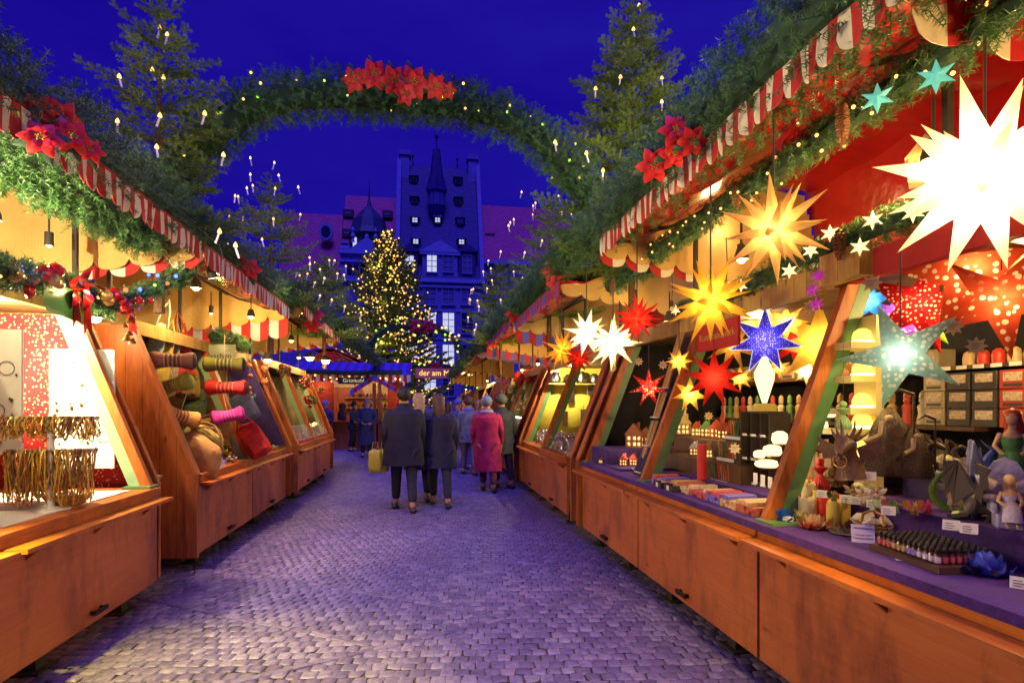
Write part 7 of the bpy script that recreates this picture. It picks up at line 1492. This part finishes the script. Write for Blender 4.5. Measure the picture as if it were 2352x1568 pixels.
for k in range(20): MB().ball((2.15+rnd.random()*.2, 11.4+k*.075, .95+rnd.random()*.15), .035, 8).build('pastry', [CL[1], CL[5], GOLD][k % 3], root, smooth=True)
for k in range(3): neckr = MB().ball((0, 0, 0), .15, 10, sq=(1, 1, 1.2)).build('gingerbread_heart', pm((.42, .03, .02), .5, .3, 30, name='red_icing'), smooth=True); neckr.location = at(1190+22*k, 870-6*k, Y=13.0); tag(neckr, ['left', 'middle', 'right'][k]+' red sugar-heart bundle hanging in the third right stall', 'sweets', 'red hanging hearts')

# ---------------------------------------------------------------- cross stall with kale sign, porch, sign over the street
def cross_stall():
    Y = 21.0; x0, x1 = at(690, 900, Y=Y).x, at(925, 900, Y=Y).x; R = thing('market_stall', ((x0+x1)/2, Y, 0), 'red kale stall with blue striped roof facing down the street', 'market stall', 'wooden market stalls')
    zt, zr = at(800, 835, Y=Y).z, at(800, 868, Y=Y).z
    MB().box(x0, x1, Y, Y+.06, -.012, 1.0).build('counter_panel', W_P, R); MB().box(x0, x1, Y-.25, Y+.3, 1.001, 1.05).build('counter_top', W_H, R)
    MB().box(x0, x1, Y+2.2, Y+2.25, -.012, zr).build('back_wall', pm((.62, .45, .10), .7, name='yellow_wall'), R)
    for xa, xb in ((x0, x0+1.15), (x1-.55, x1)): MB().box(xa, xb, Y+.07, Y+.12, 1.06, zr).build('red_wall', pm((.42, .03, .02), .6, name='red_wall_paint'), R)
    m = MB(); n = 26
    for k in range(n):
        xa = x0-.3+(x1-x0+.6)*k/n; xb = x0-.3+(x1-x0+.6)*(k+1)/n; m.add([(xa, Y-.5, zr+.1), (xb, Y-.5, zr+.1), (xb, Y+1.2, zt+.15), (xa, Y+1.2, zt+.15)], [(0, 1, 2, 3)], k % 2)
    rf = m.build('roof', (BLUE_CL, pm((.20, .03, .30), .7, name='purple_stripe')), R); rf.modifiers.new('t', 'SOLIDIFY').thickness = .03
    v = MB(); scallop(v, Y-.5, x0-.3, x1+.3, zr+.1, zr-.10, zr-.10, .26, .07, 'X', alt=True); v.build('front_valance', (RED_CL, WHITE_CL), R)
    for k in range(2): z = 1.5+.4*k; MB().box(x0+1.3, x1-.6, Y+1.9, Y+2.19, z, z+.03).build('shelf', W_Y, R)
    lamp('light', ((x0+x1)/2-.4, Y+.9, zr-.15), 42, WARM, .08, R); lamp('light', (x1-.5, Y+.9, zr-.15), 28, WARM, .08, R); lamp('front_light', (x0+.7, Y-.4, zr-.25), 14, WARM, .08, R)
    for i in range(26):
        o = MB().lathe([(.04, 0), (.05, .02), (.05, .12), (.03, .16)], n=8).build('mug', [DARK, pm((.3, .05, .04), name='mug_red')][i % 2]); o.location = (x0+1.45+(i % 13)*.14, Y+2.02, 1.531+.4*(i//13)); tag(o, 'one of the dark mugs on the shelves of the kale stall', 'mug', 'mugs in the kale stall')
    c = at(812, 874, Y=Y-.62); s_ = signboard(c, 1.05, .24, 0, 'Grünkohl', .19, pm((.03, .04, .02), .6, name='dark_sign_board'), em((.9, .75, .3), .8, 'sign_gold'), 'dark sign lettered Grünkohl under the striped valance')
    garland([(x0-.2, Y-.55, zr+.2), ((x0+x1)/2, Y-.6, zr+.15), (x1, Y-.55, zr+.2)], .16, 'dark fir garland along the roof edge of the kale stall', per_m=70, nw=.008, dens=90)
    fairy([(x0, Y-.6, zr-.05), (x1, Y-.6, zr-.05)], 22, .05, 'string of warm lights on the kale stall', [B_C, B_W], .03)
    # porch
    Yp = 19.4; ax, az = at(860, 862, Y=Yp).x, at(860, 862, Y=Yp).z; lx, rx, ez = at(804, 900, Y=Yp).x, at(923, 900, Y=Yp).x, at(860, 898, Y=Yp).z
    Pp = thing('porch', (ax, Yp, 0), 'small gabled porch with blue and red striped gable edges', 'porch'); m = MB()
    for (ex_, s_) in ((lx, -1), (rx, 1)):
        for k in range(7):
            t0, t1 = k/7, (k+1)/7; a, b = Vector((ax+(ex_-ax)*t0, Yp, az+(ez-az)*t0)), Vector((ax+(ex_-ax)*t1, Yp, az+(ez-az)*t1)); m.hexa([a+Vector((0, 0, -.16)), b+Vector((0, 0, -.16)), b+Vector((0, .03, -.16)), a+Vector((0, .03, -.16)), a, b, b+Vector((0, .03, 0)), a+Vector((0, .03, 0))], k % 2)
    m.build('striped_edge', (BLUE_CL, RED_CL), Pp)
    for ex_ in (lx, rx): m = MB().add([(ax, Yp+.04, az), (ex_, Yp+.04, ez), (ex_, Yp+1.3, ez), (ax, Yp+1.3, az)], [(0, 1, 2, 3)]).build('roof', BLUE_CL, Pp); m.modifiers.new('t', 'SOLIDIFY').thickness = .03
    for px in (860, 873): x = at(px, 900, Y=Yp+.2).x; MB().box(x-.06, x+.06, Yp+.1, Yp+.22, -.012, az-.25).build('post', W_POST, Pp)
    MB().box(lx+.1, rx-.1, Yp+.1, Yp+.3, 1.0, 1.05).build('rail_board', W_H, Pp)
    lamp('light', (ax+.5, Yp+.9, ez+.15), 14, WARM, .08, Pp)
cross_stall()
c = at(1012, 857, Y=36.4); r = thing('sign', c, 'glowing sign with Gothic letters over the end of the street', 'sign'); MB().box(c.x-1.6, c.x+1.6, c.y, c.y+.08, c.z-.32, c.z+.32).build('board', pm((.25, .08, .12), name='sign_board_red', emit=(.4, .08, .1), es=.25), r)
t = lettering('der am Markt', .50, c+Vector((0, -.02, 0)), (PI/2, 0, 0), em((1, .66, .18), 1.5, 'lit_letters'), r, .02)
for x_ in (c.x-1.5, c.x+1.5): MB().box(x_-.06, x_+.06, c.y+.1, c.y+.2, -.012, c.z+.3).build('post', W_DK, r)

# ---------------------------------------------------------------- people
def skin_obj(name, pts, edges, radii, mat, parent, sub=1):
    me = bpy.data.meshes.new(name); me.from_pydata(pts, edges, []); o = bpy.data.objects.new(name, me); C.objects.link(o); o.parent = parent
    md = o.modifiers.new('skin', 'SKIN'); md.use_smooth_shade = True
    for k, r_ in enumerate(radii):
        v = me.skin_vertices[0].data[k]; v.radius = r_ if isinstance(r_, tuple) else (r_, r_); v.use_root = (k == 0)
    sb = o.modifiers.new('sub', 'SUBSURF'); sb.levels = sb.render_levels = sub; me.materials.append(mat); return o
SKIN = pm((.50, .27, .18), .55, .1, name='skin')
def person(X, Y, rz, H, coat, trousers, hair, label, hat=None, step=0.0, arms='down', longc=.50, bulk=1.0, scarf=None):
    root = thing('person', (0, 0, 0), label, 'person', 'people in the market street'); k = H/1.75; s_ = step
    # body: one continuous surface pelvis, spine, head, limbs with hands and feet
    A = {'down': lambda q: [(q*.20, .0, 1.42), (q*.26, .03, 1.13), (q*.25, -.06, .88), (q*.245, -.08, .79)],
         'front': lambda q: [(q*.20, .0, 1.42), (q*.27, .02, 1.14), (q*.12, -.22, 1.04), (q*.05, -.27, 1.05)]}[arms]
    pts = [(0, 0, .95), (0, 0, 1.15), (0, .01, 1.38), (0, -.01, 1.50), (0, -.02, 1.58), (0, -.03, 1.66), (0, -.02, 1.73)]; ed = [(i, i+1) for i in range(6)]; rr = [(.14, .11), (.13, .10), (.15, .10), .055, .075, (.085, .095), .06]
    for q in (-1, 1):
        b = len(pts); pts += A(q); ed += [(2, b), (b, b+1), (b+1, b+2), (b+2, b+3)]; rr += [.06, .045, .035, .028]
        for f in range(4): pts.append((A(q)[3][0]+q*(.018*(f-1.5))*.6, A(q)[3][1]-.02-.004*f, A(q)[3][2]-(.085-.008*abs(f-1.5)) if arms == 'down' else A(q)[3][2]-.01*f)); ed.append((b+3, len(pts)-1)); rr.append(.009)
        pts.append((A(q)[3][0]-q*.035, A(q)[3][1]-.03, A(q)[3][2]-.03)); ed.append((b+3, len(pts)-1)); rr.append(.010)
        b = len(pts); fy = -s_*q; pts += [(q*.10, 0, .90), (q*.10, fy*.5-.02, .50), (q*.10, fy+.02, .10), (q*.11, fy-.13, .035)]; ed += [(0, b), (b, b+1), (b+1, b+2), (b+2, b+3)]; rr += [.095, .062, .045, .035]
    body = skin_obj('body', pts, ed, rr, SKIN, root)
    MB().ball((0, -.128, 1.645), .014, 7, sq=(1, 1.2, 1.3)).build('nose', SKIN, body, smooth=True); MB().ball((-.03, -.118, 1.675), .009, 6).ball((.03, -.118, 1.675), .009, 6).build('eyes', DARK, body); MB().box(-.022, .022, -.120, -.110, 1.608, 1.615).build('mouth', pm((.4, .1, .1), name='lips'), body); MB().ball((-.088, -.02, 1.65), .02, 6, sq=(.5, 1, 1.4)).ball((.088, -.02, 1.65), .02, 6, sq=(.5, 1, 1.4)).build('ears', SKIN, body, smooth=True)
    # trousers and shoes
    pts = [(0, 0, .93)]; ed = []; rr = [(.16*bulk, .13)]
    for q in (-1, 1): b = len(pts); fy = -s_*q; pts += [(q*.10, 0, .84), (q*.10, fy*.5-.02, .50), (q*.10, fy+.02, .13)]; ed += [(0, b), (b, b+1), (b+1, b+2)]; rr += [.115, .082, .066]
    skin_obj('trousers', pts, ed, rr, pm(trousers, .85, .2, name='trouser_cloth'), root)
    for q in (-1, 1): fy = -s_*q; MB().bbox((q*.11, fy-.055, -.0), (.095, .27, .08), .03).build('shoe', pm((.02, .016, .015), .5, name='shoe_leather'), root, smooth=True)
    # coat: shell and sleeves
    ct = pm(coat, .8, .45, 7, .03, name='coat_cloth'); zb = .92-longc*.85; n = 22; pr = [(.215*bulk, zb), (.205*bulk, .92), (.185*bulk, 1.08), (.205*bulk, 1.28), (.205*bulk, 1.40), (.14, 1.47), (.085, 1.52), (.09, 1.56)]
    cb = MB(); cb.lathe(pr, M=Matrix.Diagonal((1.12, .80, 1, 1)), n=n, lobes=5, la=.02); cb.build('coat', ct, root, smooth=True)
    for q in (-1, 1):
        a = A(q); skin_obj('sleeve', [(q*.13, 0, 1.44), (q*.21, 0, 1.41), tuple(Vector(a[1])), tuple(Vector(a[2])*.95+Vector(a[3])*.05)], [(0, 1), (1, 2), (2, 3)], [.07, .085*bulk, .07, .055], ct, root)
    hm = pm(hair, .6, .3, 30, name='hair')
    if hat == 'hood': MB().ball((0, .01, 1.67), .135, 14, sq=(1, 1.05, 1.15)).lathe([(.15, 1.50), (.11, 1.58)], n=14).build('hood', ct, root, smooth=True)
    elif hat: MB().ball((0, 0, 1.705), .112, 14, sq=(1, 1.08, 1.0)).lathe([(.118, 1.69), (.12, 1.73)], n=14).ball((0, 0, 1.83), .035, 8).build('woolly_hat', pm(hat, .9, .3, 40, .004, name='wool'), root, smooth=True)
    else: MB().ball((0, .015, 1.70), .112, 14, sq=(.95, 1.05, 1.05)).build('hair', hm, root, smooth=True)
    if hair and longc > .3 and hat is None: MB().tube([(0, .07, 1.70), (0, .10, 1.55), (0, .11, 1.42)], [.09, .10, .05], 10).build('long_hair', hm, root, smooth=True)
    if scarf: MB().lathe([(.10, 1.46), (.125, 1.50), (.10, 1.55)], n=14, lobes=4, la=.05).build('scarf', pm(scarf, .9, .3, name='scarf_wool'), root, smooth=True)
    root.location = (X, Y, -.002); root.scale = (k,)*3; root.rotation_euler = (rnd.uniform(-.01, .05), rnd.uniform(-.03, .03), rz+rnd.uniform(-.15, .15)); return root
def ground_xy(px, pyf): p = at(px, pyf, Z=0); return p.x, p.y
B0 = PI   # walking away: seen from behind
ppl = [(928, 1172, B0, 1.80, (.012, .012, .03), (.015, .015, .03), (.02, .012, .01), 'tall man seen from behind in a black coat, nearest in the street', None, .22, 'down', .30, 1.25, None),
  (965, 1150, B0+.2, 1.72, (.015, .014, .035), (.02, .02, .04), (.42, .26, .10), 'person in a dark coat with fair hair beside the tall man', None, .18, 'down', .45, 1.1, None),
  (1012, 1162, B0-.1, 1.70, (.016, .014, .035), (.02, .018, .03), (.09, .04, .02), 'person in a dark jacket walking right of the tall man', None, .25, 'down', .35, 1.2, None),
  (1078, 1090, B0, 1.74, (.10, .11, .18), (.12, .12, .16), (.05, .03, .02), 'person in a grey-blue jacket and light trousers', None, .18, 'down', .2, 1.0, (.10, .12, .4)),
  (1055, 1075, .2, 1.70, (.05, .06, .16), (.05, .05, .10), (.2, .1, .08), 'person in a blue jacket coming up the street', (.06, .08, .35), .15, 'down', .2, 1.0, None),
  (1122, 1128, B0-.15, 1.70, (.42, .012, .06), (.14, .02, .04), (.3, .2, .15), 'woman in a crimson coat and grey hat seen from behind', (.18, .22, .26), .15, 'down', .62, 1.12, (.3, .3, .34)),
  (1158, 1120, B0+.3, 1.74, (.03, .035, .03), (.02, .02, .03), (.1, .06, .04), 'dark-clad person just right of the crimson coat', (.10, .12, .06), .12, 'down', .3, 1.0, None),
  (1100, 1068, .1, 1.68, (.5, .06, .03), (.05, .05, .08), (.3, .2, .1), 'person in an orange-red jacket behind the crimson coat', None, .12, 'down', .2, 1.0, None),
  (841, 1050, .15, 1.76, (.02, .03, .10), (.02, .025, .08), (.28, .18, .14), 'person in a long navy coat looking at a phone before the porch', None, .05, 'front', .62, 1.0, None),
  (808, 1036, 1.4, 1.70, (.015, .02, .05), (.01, .01, .02), (.01, .01, .015), 'woman in black with long dark hair standing in profile', None, .05, 'front', .15, .9, None),
  (783, 1030, 1.9, 1.66, (.012, .015, .05), (.01, .01, .02), (.015, .01, .015), 'person in dark hooded coat facing the kale stall', 'hood', .04, 'front', .5, 1.0, None),
  (748, 1036, -.4, 1.72, (.04, .04, .12), (.02, .02, .05), (.25, .2, .2), 'hooded person in a blue jacket beside the third left stall', (.22, .22, .45), .04, 'front', .25, 1.05, None),
  (866, 1032, -.8, 1.70, (.02, .02, .04), (.02, .02, .03), (.05, .03, .02), 'dark figure leaning at the porch rail', None, .03, 'front', .2, 1.0, None)]
far = [(900, 1010), (915, 1022), (942, 1015), (958, 1028), (980, 1018), (997, 1030), (1016, 1020), (1034, 1032), (1046, 1018), (1066, 1026), (1086, 1020), (1108, 1030), (932, 1040), (975, 1048), (1030, 1052), (1094, 1045)]
cc = [(.05, .04, .18), (.30, .02, .05), (.03, .03, .06), (.12, .04, .20), (.35, .10, .04), (.08, .10, .25), (.25, .05, .15), (.04, .04, .04)]
cn_ = ['violet-blue', 'crimson', 'black', 'purple', 'rust', 'blue', 'plum', 'charcoal']; hn = ['', ' and a woolly hat']
for (px, py, rz, H, ct, tr_, hr, nm, hat, st_, arm, lc, bk, sc_) in ppl:
    x, y = ground_xy(px, py); person(x, y, rz, H, ct, tr_, hr, nm, hat, st_, arm, lc, bk, sc_)
for k, (px, py) in enumerate(far):
    x, y = ground_xy(px, py); hat = cc[(k+3) % 8] if k % 2 else None
    person(x, y, B0 if k % 3 else .1, 1.64+.02*(k % 7), cc[k % 8], (.03, .03, .05), (.03+.04*(k % 3), .02+.015*(k % 3), .012), f'{"far" if k < 12 else "nearer"} person in {cn_[k % 8]} coat{hn[k % 2]}, crowd\'s {["left", "middle", "right"][0 if px < 960 else 1 if px < 1040 else 2]} part', hat, .12, 'down', .2+.1*(k % 4), 1.0, None)
# carried bags
YB_ = pm((.62, .55, .03), .6, .1, name='yellow_bag_film'); x, y = ground_xy(928, 1172)
for (px, py, dy, nm) in [(862, 1087, -.02, 'yellow shopping bag carried at the left of the tall man'), (882, 1085, .15, 'second, narrower yellow bag behind the first')]:
    c = at(px, py, Y=y+dy); o = thing('shopping_bag', (0, 0, 0), nm, 'bag', 'yellow carrier bags'); wd = .20 if 'second' not in nm else .14
    soft(MB(), wd, .36, .12, Matrix.Translation((0, 0, .18))).build('bag', YB_, o, smooth=True); MB().tube([(-.05, 0, .34), (-.03, 0, .46), (.03, 0, .46), (.05, 0, .34)], .006, 5).build('handle', YB_, o, smooth=True); o.location = c
x2, y2 = ground_xy(841, 1050); o = MB().box(-.035, .035, 0, .008, 0, .14).build('phone', pm((.02, .02, .03), .1, name='phone_glass')); o.location = (x2, y2-.30, 1.03); o.rotation_euler = (.9, 0, 0); tag(o, 'dark phone in the hands of the navy-coated person', 'phone')
# ---------------------------------------------------------------- prototypes are only sources of copies
for o in PROTO+[POIN]:
    for ch in list(o.children):
        for g in list(ch.children): bpy.data.objects.remove(g)
        bpy.data.objects.remove(ch)
    bpy.data.objects.remove(o)
